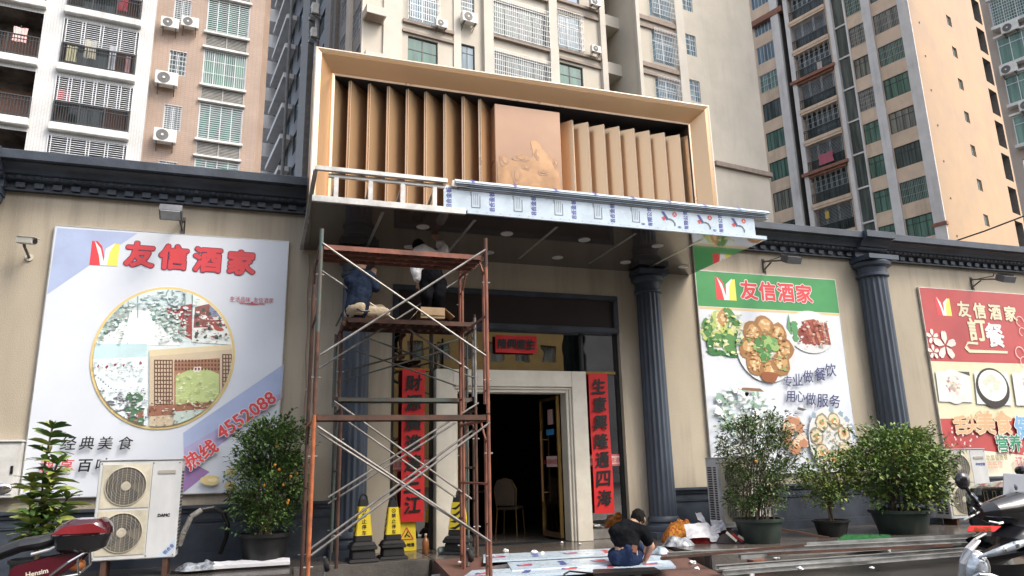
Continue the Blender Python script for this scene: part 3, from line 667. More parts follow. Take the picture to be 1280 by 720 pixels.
logo(P, 907, 361, 0.44); [P.text(c, 936+22.9*i, 362.5+1.6*i, 0.36, PRED, 0.035, width=0.37, outline=0.07, om=WHT) for i, c in enumerate('友信酒家')]
PLATE = vin((0.72,0.73,0.73))
cx, cz = q2(905, 415); food(P, cx, cz, 0.5, 0.42, None, [(0.15,0.32,0.1),(0.62,0.66,0.22),(0.5,0.6,0.2),(0.75,0.75,0.4),(0.1,0.26,0.08)], 11, 0.13); P.polys([rag(*q2(903,398), 0.12, 0.14, 12)], vin((0.55,0.3,0.13))); P.polys([rag(*q2(903,397), 0.06, 0.07, 12)], vin((0.8,0.6,0.35)))
P.polys([rag(*q2(888,430), 0.08, 0.14) , rag(*q2(893,440), 0.2, 0.05), rag(*q2(915,443), 0.25, 0.05)], vin((0.05,0.2,0.06)))
cx, cz = q2(1013, 415); P.polys([ell(cx, cz, 0.56, 0.42, 36)], PLATE); P.polys([[q2(985,392),q2(990,418),q2(982,420)]], vin((0.12,0.3,0.14))); food(P, cx+0.06, cz, 0.36, 0.3, None, [(0.34,0.09,0.05),(0.46,0.17,0.11),(0.25,0.05,0.04)], 10, 0.11)
for i in range(7): P.polys([[ (cx-0.2+0.09*i, cz+0.2), (cx-0.14+0.09*i, cz+0.2), (cx+0.02+0.07*i, cz-0.24), (cx-0.04+0.07*i, cz-0.24)]], vin((0.5,0.19,0.12) if i % 2 else (0.3,0.075,0.05)))
P.polys([rag(cx-0.38, cz+rnd.uniform(-0.25,0.2), 0.07, 0.06) for _ in range(8)], vin((0.1,0.3,0.12)))
cx, cz = q2(957, 436); P.polys([ell(cx, cz, 0.66, 0.64, 40)], PLATE)
for i in range(8):
    a = 2*pi*i/8; c = (cx+0.4*cos(a), cz+0.42*sin(a))
    P.polys([rag(c[0], c[1], 0.22, 0.21, 14, 0.12)], vin((0.36,0.18,0.07))); P.polys([rag(c[0]+0.02, c[1]+0.03, 0.14, 0.12, 12, 0.2)], vin((0.6,0.36,0.15))); P.polys([rag(c[0]+rnd.uniform(-.1,.1), c[1]+rnd.uniform(-.1,.1), 0.035, 0.03) for _ in range(5)], vin((0.78,0.6,0.36)))
food(P, cx, cz, 0.3, 0.3, None, [(0.14,0.36,0.12),(0.3,0.48,0.16),(0.08,0.24,0.07)], 9, 0.09)
P.polys([rag(cx, cz-0.53, 0.2, 0.1, 12, 0.25)], vin((0.3,0.1,0.04)))
clutter(P, 880, 392, 926, 446, [(0.72,0.74,0.36),(0.35,0.5,0.16),(0.8,0.8,0.6),(0.1,0.24,0.08)], 16, 0.035); clutter(P, 932, 410, 984, 464, [(0.5,0.3,0.12),(0.24,0.11,0.04),(0.72,0.5,0.28),(0.3,0.36,0.14)], 26, 0.03); clutter(P, 996, 400, 1034, 434, [(0.26,0.06,0.04),(0.5,0.26,0.2),(0.62,0.6,0.56)], 16, 0.03)
for t, px, py, hh in zip('专业做餐饮', (983,995,1008,1023,1036), (477,475,471,468,463), (0.2,0.22,0.23,0.25,0.25)): P.text(t, px, py, hh, NAVY, 0.012, 0.05, shear=0.15)
for t, px, py, hh in zip('用心做服务', (986,998,1011,1026,1041), (496,496,499,501,502), (0.2,0.2,0.23,0.24,0.25)): P.text(t, px, py, hh, NAVY, 0.012, 0.0, shear=0.15)
cx, cz = q2(925, 512); food(P, cx, cz, 0.6, 0.5, None, [(0.62,0.72,0.74),(0.75,0.8,0.8),(0.3,0.45,0.36),(0.88,0.9,0.9)], 30, 0.07, 0.95)
P.px([(915,484),(948,486),(953,490),(935,489),(920,487)], vin((0.25,0.14,0.08))); P.px([(995,509),(1006,512),(1001,514),(994,512)], vin((0.1,0.1,0.1)))
cx, cz = q2(990, 545); food(P, cx, cz, 0.3, 0.42, None, [(0.7,0.42,0.28),(0.8,0.6,0.45),(0.5,0.24,0.14)], 14, 0.09)
cx, cz = q2(1036, 549); P.polys([ell(cx, cz, 0.5, 0.6, 40)], PLATE); P.polys([rag(cx+0.56*cos(a), cz+0.56*sin(a), 0.06, 0.06) for a in [0.1,0.4,0.7,1.0,1.4,2.2]], vin((0.3,0.4,0.5)))
for i in range(7):
    a = 2*pi*i/7+0.3; c = (cx+0.33*cos(a), cz+0.36*sin(a))
    P.polys([rag(c[0], c[1], 0.15, 0.17, 14, 0.1)], vin((0.3,0.27,0.2))); P.polys([rag(c[0], c[1], 0.12, 0.135, 14, 0.12)], vin((0.7,0.62,0.42))); P.polys([rag(c[0], c[1], 0.06, 0.06, 10, 0.3)], vin((0.6,0.3,0.12))); P.polys([rag(c[0]+0.02, c[1]+0.03, 0.03, 0.03, 8, 0.3)], vin((0.15,0.35,0.12)))
clutter(P, 886, 492, 965, 560, [(0.5,0.6,0.56),(0.82,0.86,0.87),(0.25,0.34,0.28),(0.66,0.74,0.76)], 40, 0.035); clutter(P, 1014, 526, 1060, 572, [(0.4,0.36,0.24),(0.75,0.7,0.55),(0.2,0.28,0.16),(0.55,0.3,0.14),(0.8,0.8,0.78)], 22, 0.03)
P.mb.build('printing', P2)

# ---- red ordering poster, far right
P3 = thing('wall_poster', 'red ordering poster with a cream photo strip of three dishes', 'poster', (14.8, 0, 1.0))
x0, x1, z0, z1 = 12.9, 16.9, 1.04, 4.92
board(P3, x0, x1, z0, z1, vin((0.8,0.76,0.6)))
P = Print()
RD = vin((0.47,0.075,0.075))
P.poly([(x0,3.36),(x1,3.36),(x1,z1),(x0,z1)], RD); P.poly([(x0,2.2),(x1,2.2),(x1,3.35),(x0,3.35)], CREAM)
P.poly([(x0,1.45),(x0+1.0,1.55),(x0+2.0,1.45),(x1,1.2),(x1,2.19),(x0,2.19)], RD)
logo(P, 1179, 383, 0.4); [P.text(c, 1204.5+19.4*i, 386.5+1.9*i, 0.33, CREAM, 0.035, width=0.34, outline=0.06, om=vin((0.25,0.04,0.04))) for i, c in enumerate('友信酒家')]
P.text('訂', 1221, 412, 0.48, CREAM, 0.03); P.text('餐', 1243, 419, 0.5, WHT, 0.03)
P.px([(1208,432),(1212,437),(1259,439),(1259,442),(1211,441),(1205,435),(1209,427),(1222,428),(1222,431),(1210,430)], CREAM)
def flower(px, py, r):
    c = q2(px, py)
    for i in range(5):
        a = 2*pi*i/5+0.3; o = (c[0]+r*0.6*cos(a), c[1]+r*0.6*sin(a)); t = (cos(a), sin(a)); n = (-t[1], t[0])
        P.polys([[(o[0]+t[0]*r*u+n[0]*r*v, o[1]+t[1]*r*u+n[1]*r*v) for u, v in ((-0.5,0),(-0.1,0.25),(0.3,0.24),(0.45,0.08),(0.36,0),(0.45,-0.08),(0.3,-0.24),(-0.1,-0.25))]], vin((0.82,0.72,0.66)))
flower(1165,421,0.16); flower(1181,432,0.3); flower(1166,440,0.15)
for (a, b, rr_) in ((1274,402,0.12),(1277,415,0.1),(1274,441,0.14),(1279,452,0.11)):
    c = q2(a, b); P.polys([[(c[0]+rr_*k*cos(t), c[1]+rr_*k*sin(t)) for t in [i*0.35 for i in range(16)] for k in (1,)][:14]+[(c[0]+rr_*0.85*cos(t), c[1]+rr_*0.85*sin(t)) for t in [i*0.35 for i in range(13, -1, -1)]]], vin((0.75,0.55,0.5)))
def photo(a, b, c, d, base):
    P.polys([[q2(*a), q2(*b), q2(*c), q2(*d)]], vin(base))
photo((1168,464),(1210,465),(1215,503),(1173,502), (0.7,0.72,0.72)); cx, cz = q2(1191,483); P.polys([ell(cx,cz,0.34,0.36)], PLATE)
food(P, cx, cz+0.03, 0.24, 0.22, None, [(0.55,0.18,0.1),(0.7,0.6,0.5),(0.45,0.4,0.34),(0.8,0.75,0.7)], 9, 0.05)
P.px([(1196,464.5),(1210,465),(1211,470)], vin((0.08,0.07,0.06)))
photo((1216,465),(1258,466),(1264,507),(1220,505), (0.66,0.72,0.75)); cx, cz = q2(1239,482); P.polys([ell(cx,cz-0.05,0.47,0.42)], vin((0.03,0.022,0.02))); P.polys([ell(cx+0.01,cz,0.4,0.33)], vin((0.8,0.8,0.76)))
food(P, cx, cz+0.05, 0.3, 0.22, None, [(0.85,0.85,0.8),(0.6,0.68,0.5),(0.7,0.66,0.55)], 7, 0.07)
photo((1263,466),(1305,467),(1312,508),(1269,507), (0.72,0.75,0.75)); cx, cz = q2(1287,484); P.polys([ell(cx,cz,0.4,0.38)], PLATE); food(P, cx, cz, 0.3, 0.28, None, [(0.65,0.4,0.4),(0.2,0.35,0.2),(0.75,0.6,0.5)], 9, 0.07)
for t, px, py in zip('舌尖美食', (1199,1214,1230,1252), (531,530,528,528)): P.text(t, px, py, 0.36 if t in '舌尖' else 0.46, vin((0.66,0.42,0.24)), 0.03, outline=0.06, om=CREAM)
P.text('健', 1277, 534, 0.46, vin((0.2,0.42,0.66)), 0.03, outline=0.06, om=WHT)
P.text('营养', 1259, 554, 0.34, vin((0.03,0.26,0.14)), 0.025, outline=0.06, om=WHT)
for i in range(46):
    a = q2(rnd.uniform(1182,1285), rnd.uniform(535,572)); P.polys([rag(a[0], a[1], 0.022, 0.022)], vin((0.8,0.62,0.6)))
P.text('自助套餐晚餐', 1240, 572, 0.11, vin((0.2,0.16,0.05))); P.text('自选低位', 1237, 581, 0.13, vin((0.7,0.3,0.2))); P.text('订餐', 1275, 577, 0.2, vin((0.6,0.15,0.25)), 0.02)
P.mb.build('printing', P3)

# ================================================================ red couplet banners
def couplet(label, corners, chars, horizontal=False, y=0.125):
    a = PY(*corners[0], y); b = PY(*corners[1], y)
    x0, x1, z1, z0 = a.x, b.x, a.z, b.z
    r = thing('couplet_banner', label, 'banner', ((x0+x1)/2, y, z0), group='red paper couplets round the doorway')
    m = MB(); n = 14
    # the paper bows a little along its length
    L = []
    for i in range(n+1):
        t = i/n; dy = -0.012*sin(pi*t*2.3)-0.004
        if horizontal: L += [(x0+(x1-x0)*t, y+dy, z0), (x0+(x1-x0)*t, y+dy, z1)]
        else: L += [(x0, y+dy, z0+(z1-z0)*t), (x1, y+dy, z0+(z1-z0)*t)]
    m.add(L, [(2*i, 2*i+1, 2*i+3, 2*i+2) for i in range(n)], REDP)
    m.build('paper', r, smooth='all')
    t = MB(); k = len(chars)
    for i, c in enumerate(chars):
        f = (i+0.5)/k; hh = (z1-z0)/k if not horizontal else (x1-x0)/k
        if horizontal: pos = (x0+(x1-x0)*(0.05+0.9*f), y-0.024, (z0+z1)/2); put_text(t, c, pos, Vector((cos(0.03),0,sin(0.03))), UP, hh*0.86, INK, 0.035, shear=0.08)
        else: pos = ((x0+x1)/2, y-0.024, z1-(z1-z0)*(0.03+0.93*f)); put_text(t, c, pos, Vector((cos(0.06),0,sin(0.06))), Vector((-0.03,0,1)), hh*0.72, INK, 0.03, width=(x1-x0)*0.68, shear=0.12)
    t.build('lettering', r)
couplet('long red couplet with seven black characters left of the door above the yellow caution board', ((503,461),(530,651.5)), '財源廣進達三江', y=-0.02)
couplet('long red couplet with seven black characters on the glass right of the door', ((735,466.5),(768,641)), '生意興隆通四海', y=0.06)
couplet('short wide red banner with four black characters on the glass above the door', ((619,418.5),(671,442)), '隆興意生', True, 0.06)

# ================================================================ lamps and camera on the wall
BRKT = mat('lamp_bracket', (0.2,0.19,0.17), 0.5, 0.5, var=0.3, scale=8); LAMPG = mat('lamp_housing', (0.16,0.165,0.175), 0.45, 0.4)
def floodlight(label, base, head, tilt, wd):
    r = thing('flood_light', label, 'lamp', base, group='flood lights over the posters')
    B, H = Vector(base), Vector(head)
    m = MB(); m.bx(B.x-0.03, B.x+0.03, -0.012, -0.001, B.z-0.16, B.z+0.12, BRKT); m.bar(B+Vector((0,-0.02,-0.14)), B+Vector((0,-0.02,0.1)), 0.03, 0.03, BRKT)
    m.bar(B+Vector((0,-0.03,0.06)), H+Vector((0,0.06,0.0)), 0.028, 0.028, BRKT); m.bar(B+Vector((0,-0.03,-0.1)), B.lerp(H, 0.3)+Vector((0,0,0.02)), 0.022, 0.022, BRKT)
    m.build('bracket', r)
    R = Matrix.Rotation(tilt, 3, 'X')
    h = MB(); h.box(H, (wd, 0.2, 0.13), LAMPG, R)
    for i in range(5): h.box(H+R @ Vector((-wd*0.4+wd*0.2*i, 0.02, 0.075)), (0.012, 0.15, 0.03), LAMPG, R)
    ho = h.build('housing', r, bevel=0.012)
    g = MB(); g.box(H+R @ Vector((0,-0.01,-0.068)), (wd*0.86, 0.17, 0.008), mat('lamp_lens', (0.5,0.52,0.55), 0.1), R); g.build('lens', ho)
    c = MB(); pts = [H+Vector((-wd*0.3,0.05,0.06)), H+Vector((-wd*0.5,0.1,0.14)), H+Vector((-wd*0.2,0.2,0.1)), B+Vector((0.02,-0.03,0.05)), B+Vector((0.03,-0.012,-0.3))]
    c.path(pts, 0.008, BLACK); c.build('cable', r)
floodlight('grey flood light over the large left poster', (-1.36, 0, 4.98+0.14), (-1.47, -0.55, 5.12), -0.5, 0.30)
floodlight('flood light on a long arm over the green headed food poster', tuple(PY(954, 331, 0)), tuple(PY(989, 324, -0.75)), 0.5, 0.32)
floodlight('flood light on a long arm over the red ordering poster', tuple(PY(1214, 353, 0)), tuple(PY(1257, 348, -0.8)), 0.5, 0.34)
cc = PY(33, 301, -0.3)
r = thing('security_camera', 'small white security camera on the wall beside the large left poster', 'camera', (cc.x-0.02, 0, cc.z-0.12))
m = MB(); m.lathe([(0.05,0),(0.05,0.02)], (cc.x-0.02, -0.022, cc.z-0.16), WHITEST, 14, (0,1,0)); m.tube((cc.x-0.02,-0.02,cc.z-0.16), (cc.x-0.04,-0.2,cc.z-0.06), 0.02, BRKT, 8); m.tube((cc.x-0.04,-0.2,cc.z-0.06), (cc.x-0.04,-0.26,cc.z), 0.02, BRKT, 8); m.build('bracket', r)
m = MB(); d = Vector((0.85,-0.5,-0.16)).normalized(); Rm = d.to_track_quat('X','Z').to_matrix(); m.box(cc, (0.28,0.085,0.085), WHITEST, Rm); m.box(cc+Rm @ Vector((0.02,0,0.05)), (0.32,0.1,0.012), WHITEST, Rm); b = m.build('housing', r, bevel=0.012)
m = MB(); m.tube(cc+Rm @ Vector((0.139,0,0)), cc+Rm @ Vector((0.155,0,0)), 0.034, BLACK, 14); m.build('lens', b)
e0 = PY(0, 553, -0.12); e1 = PY(20, 622, -0.12)
r = thing('electric_box', 'pale grey electric meter box on the wall at the large poster edge', 'box', (e1.x-0.3, 0, e1.z))
m = MB(); m.bx(e1.x-0.55, e1.x, -0.16, -0.001, e1.z, e0.z, mat('box_paint', (0.62,0.62,0.6), 0.45, var=0.12)); m.bx(e1.x-0.57, e1.x+0.01, -0.19, -0.0012, e0.z+0.001, e0.z+0.03, MATS['box_paint']); b = m.build('housing', r, bevel=0.008)
m = MB(); m.bx(e1.x-0.5, e1.x-0.04, -0.172, -0.161, e1.z+0.04, e0.z-0.04, MATS['box_paint']); dd = m.build('door', b, bevel=0.005)
m = MB(); m.bx(e1.x-0.09, e1.x-0.06, -0.185, -0.173, (e1.z+e0.z)/2-0.05, (e1.z+e0.z)/2+0.05, BLACK); m.build('handle', r)

# ================================================================ apartment towers behind
class Face:
    """A tower front: u runs along it, z up, d outwards (towards the street)."""
    def __init__(s, o, az):
        a = radians(az); s.o = Vector((o[0], o[1], 0)); s.u = Vector((cos(a), sin(a), 0)); s.n = Vector((sin(a), -cos(a), 0))
    def __call__(s, u, d, z): return s.o+s.u*u+s.n*d+Vector((0,0,z))
    def box(s, mb, u0, u1, d0, d1, z0, z1, m):
        P = s; mb.hexa([P(u0,d1,z0),P(u1,d1,z0),P(u1,d0,z0),P(u0,d0,z0),P(u0,d1,z1),P(u1,d1,z1),P(u1,d0,z1),P(u0,d0,z1)], m)
    def quad(s, mb, u0, u1, d, z0, z1, m): mb.poly([s(u0,d,z0), s(u1,d,z0), s(u1,d,z1), s(u0,d,z1)], m)
    def wall(s, mb, u0, u1, z0, z1, holes, depth, m, d=0.0, rev=None):
        """Wall sheet with openings; each opening gets its reveals, depth deep."""
        us = sorted({u0, u1}|{h[0] for h in holes}|{h[1] for h in holes}); zs = sorted({z0, z1}|{h[2] for h in holes}|{h[3] for h in holes})
        us = [a for a in us if u0 <= a <= u1]; zs = [a for a in zs if z0 <= a <= z1]
        for a, b in zip(us, us[1:]):
            run = None
            for c, e in zip(zs, zs[1:]):
                mu, mz = (a+b)/2, (c+e)/2
                solid = not any(h[0] < mu < h[1] and h[2] < mz < h[3] for h in holes)
                if solid: run = [run[0], e] if run else [c, e]
                if (not solid or e == zs[-1]) and run:
                    s.quad(mb, a, b, d, run[0], run[1], m); run = None
        for h in holes:
            a, b, c, e = h[:4]; dp = d-depth; mm = rev or m
            mb.poly([s(a,d,c), s(a,dp,c), s(b,dp,c), s(b,d,c)][::-1], mm); mb.poly([s(a,d,e), s(b,d,e), s(b,dp,e), s(a,dp,e)][::-1], mm)
            mb.poly([s(a,d,c), s(a,d,e), s(a,dp,e), s(a,dp,c)][::-1], mm); mb.poly([s(b,d,c), s(b,dp,c), s(b,dp,e), s(b,d,e)][::-1], mm)
WTILE = brick_mat('white_wall_tile', (0.72,0.73,0.74), (0.67,0.68,0.69), (0.5,0.5,0.5), 0.12, 0.06, 0.35, msize=0.012)
WSLAB = mat('white_slab', (0.66,0.66,0.64), 0.6, var=0.1, scale=2.5, streak=0.4)
PTILE = brick_mat('pink_wall_tile', (0.39,0.28,0.215), (0.36,0.26,0.2), (0.3,0.22,0.175), 0.2, 0.1, 0.45, msize=0.012)
BPLAS = mat('grey_beige_plaster', (0.5,0.46,0.39), 0.8, var=0.06, scale=0.35, bump=0.15, bscale=20, streak=0.18, sscale=1.6)
BPIER = mat('pale_beige_pier', (0.54,0.505,0.445), 0.75, var=0.05, scale=0.6)
BBAND = mat('brown_band', (0.27,0.215,0.18), 0.7, var=0.1)
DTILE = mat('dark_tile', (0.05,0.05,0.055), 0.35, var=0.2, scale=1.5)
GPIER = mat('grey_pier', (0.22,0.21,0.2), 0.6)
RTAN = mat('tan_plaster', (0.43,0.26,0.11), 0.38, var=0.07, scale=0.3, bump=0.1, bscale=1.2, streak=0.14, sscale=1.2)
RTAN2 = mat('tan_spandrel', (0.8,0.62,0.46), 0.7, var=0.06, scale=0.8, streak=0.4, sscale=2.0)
RWHITE = mat('white_pier', (0.8,0.78,0.76), 0.65, var=0.05, scale=0.7, streak=0.4, sscale=2.0)
RRED = mat('red_brown_slab', (0.33,0.15,0.1), 0.6)
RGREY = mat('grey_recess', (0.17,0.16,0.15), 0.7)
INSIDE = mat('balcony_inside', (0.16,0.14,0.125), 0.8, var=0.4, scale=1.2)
WBAR = mat('white_bars', (0.62,0.64,0.66), 0.45, 0.2, var=0.05); DBAR = mat('dark_bars', (0.03,0.032,0.036), 0.45); ABAR = mat('steel_bars', (0.5,0.51,0.52), 0.4, 0.5)
LOUV = mat('grey_louvre', (0.34,0.33,0.31), 0.5)
def pane_mat(name, c1, c2, sc=0.9, r=0.07):
    return mat(name, c1, r, col2=c2, scale=sc, stretch=(3.2,3.2,0.25), var=0.3, detail=3, spec=0.6)
PGREEN = pane_mat('green_pane', (0.15,0.28,0.22), (0.04,0.1,0.08)); PBLUE = pane_mat('blue_pane', (0.18,0.27,0.33), (0.03,0.06,0.08))
PDARK = pane_mat('dark_pane', (0.12,0.155,0.15), (0.025,0.04,0.04)); PCURT = pane_mat('curtain_pane', (0.33,0.33,0.28), (0.09,0.1,0.09)); PTEAL = pane_mat('teal_pane', (0.05,0.16,0.12), (0.015,0.06,0.05))
def window(F, root, u0, u1, z0, z1, d, pane, frame, nv=2, nh=1, bars=None, bn=(0,0), bd=0.06, fw=0.05, name='window', barw=0.018):
    m = MB()
    F.box(m, u0, u1, d-0.03, d+0.03, z0, z0+fw, frame); F.box(m, u0, u1, d-0.03, d+0.03, z1-fw, z1, frame)
    F.box(m, u0, u0+fw, d-0.03, d+0.03, z0+fw, z1-fw, frame); F.box(m, u1-fw, u1, d-0.03, d+0.03, z0+fw, z1-fw, frame)
    for i in range(1, nv): uu = u0+(u1-u0)*i/nv; F.box(m, uu-fw*0.4, uu+fw*0.4, d-0.025, d+0.025, z0+fw, z1-fw, frame)
    for i in range(1, nh): zz = z1-(z1-z0)*0.3*i; F.box(m, u0+fw, u1-fw, d-0.024, d+0.024, zz-fw*0.4, zz+fw*0.4, frame)
    o = m.build(name, root)
    q = MB(); F.quad(q, u0+0.01, u1-0.01, d, z0+0.01, z1-0.01, pane); q.build('pane', o)
    if bars:
        b = MB(); nvb, nhb = bn
        for i in range(nvb+1): uu = u0+(u1-u0)*i/nvb; F.box(b, uu-barw/2, uu+barw/2, d+bd, d+bd+barw, z0-0.02, z1+0.02, bars)
        for i in range(nhb+1): zz = z0+(z1-z0)*i/nhb; F.box(b, u0-0.02, u1+0.02, d+bd+barw, d+bd+barw*1.8, zz-barw*0.7, zz+barw*0.7, bars)
        if bd > 0.2:
            for uu in (u0, u1):
                for zz in (z0, z1): F.box(b, uu-barw, uu+barw, d-0.05, d+bd, zz-barw, zz+barw, bars)
                for i in range(1, nhb): zz = z0+(z1-z0)*i/nhb; F.box(b, uu-barw*.5, uu+barw*.5, d-0.05, d+bd, zz-barw*.5, zz+barw*.5, bars)
            for k in range(1, nvb): uu = u0+(u1-u0)*k/nvb; F.box(b, uu-barw*.5, uu+barw*.5, d, d+bd, z0-barw, z0, bars)
        b.build('grille', o)
    return o
def railing(F, root, u0, u1, z0, z1, d, m_, n, tw=0.05):
    r = MB(); F.box(r, u0, u1, d-0.03, d+0.03, z1-0.05, z1, m_); F.box(r, u0, u1, d-0.02, d+0.02, z0+0.06, z0+0.1, m_); F.box(r, u0, u1, d-0.02, d+0.02, z1-0.22, z1-0.19, m_)
    for i in range(n+1): uu = u0+(u1-u0)*i/n; F.box(r, uu-0.012, uu+0.012, d-0.012, d+0.012, z0, z1-0.05, m_)
    for i in range(0, n+1, max(1, n//3)): uu = u0+(u1-u0)*i/n; F.box(r, uu-0.03, uu+0.03, d-0.025, d+0.025, z0, z1-0.02, m_)
    r.build('railing', root)
def shutter_bars(F, root, u0, u1, z0, z1, d, m_, groups, nh):
    r = MB()
    for i in range(nh+1): zz = z0+(z1-z0)*i/nh; F.box(r, u0, u1, d-0.01, d+0.01, zz-0.012, zz+0.012, m_)
    for i in range(groups+1):
        uu = u0+(u1-u0)*i/groups
        for o in (-0.06, 0.06): F.box(r, uu+o-0.016, uu+o+0.016, d+0.011, d+0.03, z0-0.03, z1+0.03, m_)
    r.build('grille', root)
HUNG = []
def laundry(F, u, d, z, w_, h_, col, label):
    m = MB(); mm = vin(col, 0.85); n = 6
    L = []
    for i in range(n+1):
        t = i/n
        for j, k in enumerate((0, 0.5, 1)): L.append(F(u+(t-0.5)*w_*(1-0.12*sin(k*3)), d+0.03*sin(t*9+k*2), z-h_*k))
    m.add(L, [(3*i+j, 3*i+3+j, 3*i+4+j, 3*i+1+j) for i in range(n) for j in range(2)], mm)
    m.add([F(u-w_*0.05, d, z), F(u+w_*0.05, d, z), F(u+w_*0.05, d, z+0.1), F(u-w_*0.05, d, z+0.1)], [(0,1,2,3)], DBAR)
    me = m.build('laundry', None); tag(me, label, 'laundry', 'washing on the balconies')

# ---- white balcony tower, left
WH = thing('apartment_tower', 'white tiled apartment tower with open railed balconies behind the left roofline', 'building', (-9, 26, 0))
F = Face((-5.71, 22.5), 6)
FL = 2.85
holes = []; bays = ((-3.87,-0.9), (-8.2,-4.68), (-12.6,-9.1))
zf = [16.38+FL*k for k in range(-3, 9)]        # balcony floor (underside of the rail)
HU = []
for (a, b) in bays:
    for z in zf: HU.append((a, b, z, z+2.25))
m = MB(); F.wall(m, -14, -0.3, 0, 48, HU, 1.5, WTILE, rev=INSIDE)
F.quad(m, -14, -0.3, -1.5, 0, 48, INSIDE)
m.poly([F(-0.3,0,0), F(-0.3,-9,0), F(-0.3,-9,48), F(-0.3,0,48)], WTILE); m.poly([F(-14,0,48), F(-0.3,0,48), F(-0.3,-9,48), F(-14,-9,48)], CONC)
m.build('wall', WH)
for bi, (a, b) in enumerate(bays):
    for ki, z in enumerate(zf):
        if not (12 < z < 25): continue
        m = MB(); F.box(m, a-0.06, b+0.06, -0.4, 0.28, z-0.42, z-0.08, WSLAB); F.box(m, a-0.02, b+0.02, -0.4, 0.16, z-0.079, z-0.001, WSLAB); bal = m.build('balcony', WH, bevel=0.03)
        railing(F, bal, a+0.02, b-0.02, z, z+1.02, 0.05, DBAR, 30)
        if bi == 0: shutter_bars(F, bal, a+0.04, b-0.04, z+1.1, z+2.2, 0.02, WBAR, 6 if ki % 2 else 4, 11)
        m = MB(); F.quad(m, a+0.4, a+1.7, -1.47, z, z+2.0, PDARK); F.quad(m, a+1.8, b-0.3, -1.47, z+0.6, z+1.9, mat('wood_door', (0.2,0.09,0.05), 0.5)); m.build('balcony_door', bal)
# side balconies seen edge-on
G = Face(tuple(F(-0.3, 0, 0)[:2]), 96)
for z in zf:
    if not (12 < z < 25): continue
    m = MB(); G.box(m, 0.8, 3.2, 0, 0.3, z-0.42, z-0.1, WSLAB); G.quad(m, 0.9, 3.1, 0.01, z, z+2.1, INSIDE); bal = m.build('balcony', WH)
    railing(G, bal, 0.85, 3.15, z-0.1, z+0.95, 0.22, DBAR, 12)
    m = MB(); G.box(m, 4.2, 6.4, 0, 0.3, z-0.42, z-0.1, WSLAB); G.quad(m, 4.3, 6.3, 0.01, z, z+2.1, INSIDE); m.build('balcony', WH)
lz = 16.38
for (u, z, w_, h_, c, lb) in ((-3.5, 20.3, 0.45, 0.75, (0.72,0.68,0.45), 'cream shirt hanging at the left end of a white tower balcony'),
    (-2.8, 20.75, 0.5, 0.9, (0.66,0.62,0.5), 'pale beige cloth hanging high behind a white tower grille'),
    (-1.9, 20.7, 0.3, 1.4, (0.6,0.62,0.68), 'long pale grey garment hanging in a white tower balcony'),
    (-1.25, 20.3, 0.22, 0.9, (0.5,0.3,0.32), 'faded red garment near the right end of a white tower balcony'),
    (-3.55, 18.1, 0.5, 0.5, (0.5,0.06,0.07), 'red cloth behind the grille of the lower white tower balcony'),
    (-5.5, 20.75, 0.55, 0.7, (0.75,0.5,0.48), 'pink towel over the railing of the leftmost white tower balcony'),
    (-1.7, 23.2, 0.4, 0.6, (0.6,0.08,0.12), 'bright red garment in the topmost visible white tower balcony')):
    laundry(F, u, -0.25, z, w_, h_, c, lb)

# ---- pink tiled tower beside it
PK = thing('apartment_tower', 'pink tiled apartment tower with white barred windows and wall mounted air conditioners', 'building', (-2, 27, 0))
F = Face((-5.8, 23.02), 6)
PF = 2.85; hs = []
for k in range(-3, 8):
    z = 18.35+PF*k; hs += [(0.46, 1.2, z-1.24, z), (1.95, 3.9, z-1.47, z+0.42), (1.95, 3.9, z-2.3, z-1.6)]
m = MB(); F.wall(m, -1.0, 4.6, 0, 48, hs, 0.25, PTILE)
m.poly([F(4.6,0,0), F(4.92,-0.5,0), F(4.92,-0.5,48), F(4.6,0,48)], PTILE); m.poly([F(4.92,-0.5,0), F(4.92,-7,0), F(4.92,-7,48), F(4.92,-0.5,48)], PTILE); m.poly([F(-1,0,48), F(4.6,0,48), F(4.92,-7,48), F(-1,-7,48)], CONC)
m.build('wall', PK)
for k in range(-2, 4):
    z = 18.35+PF*k
    window(F, PK, 0.46, 1.2, z-1.24, z, -0.12, PDARK, WBAR, 2, 1, WBAR, (5, 5 if k == 1 else 12), 0.1, 0.05, barw=0.014)
    w_ = window(F, PK, 1.95, 3.9, z-1.47, z+0.42, -0.1, PGREEN if k % 2 else PTEAL, WBAR, 4, 1, WBAR if k > -2 else None, (20 if k == 1 else 4, 3 if k == 1 else 17), 0.1, 0.05, barw=0.014)
    for a_, b_ in ((z-1.6, z-1.48), (z+0.43, z+0.54)): m = MB(); F.box(m, 1.86, 3.98, -0.05, 0.16, a_, b_, WSLAB); m.build('sill', w_, bevel=0.01)
    m = MB()
    for i in range(9): F.box(m, 1.98, 3.87, -0.12, -0.02, z-2.28+0.075*i, z-2.245+0.075*i, LOUV)
    for uu in (1.97, 2.93, 3.88): F.box(m, uu-0.025, uu+0.025, -0.1, 0.01, z-2.3, z-1.6, LOUV)
    m.build('louvre', PK)

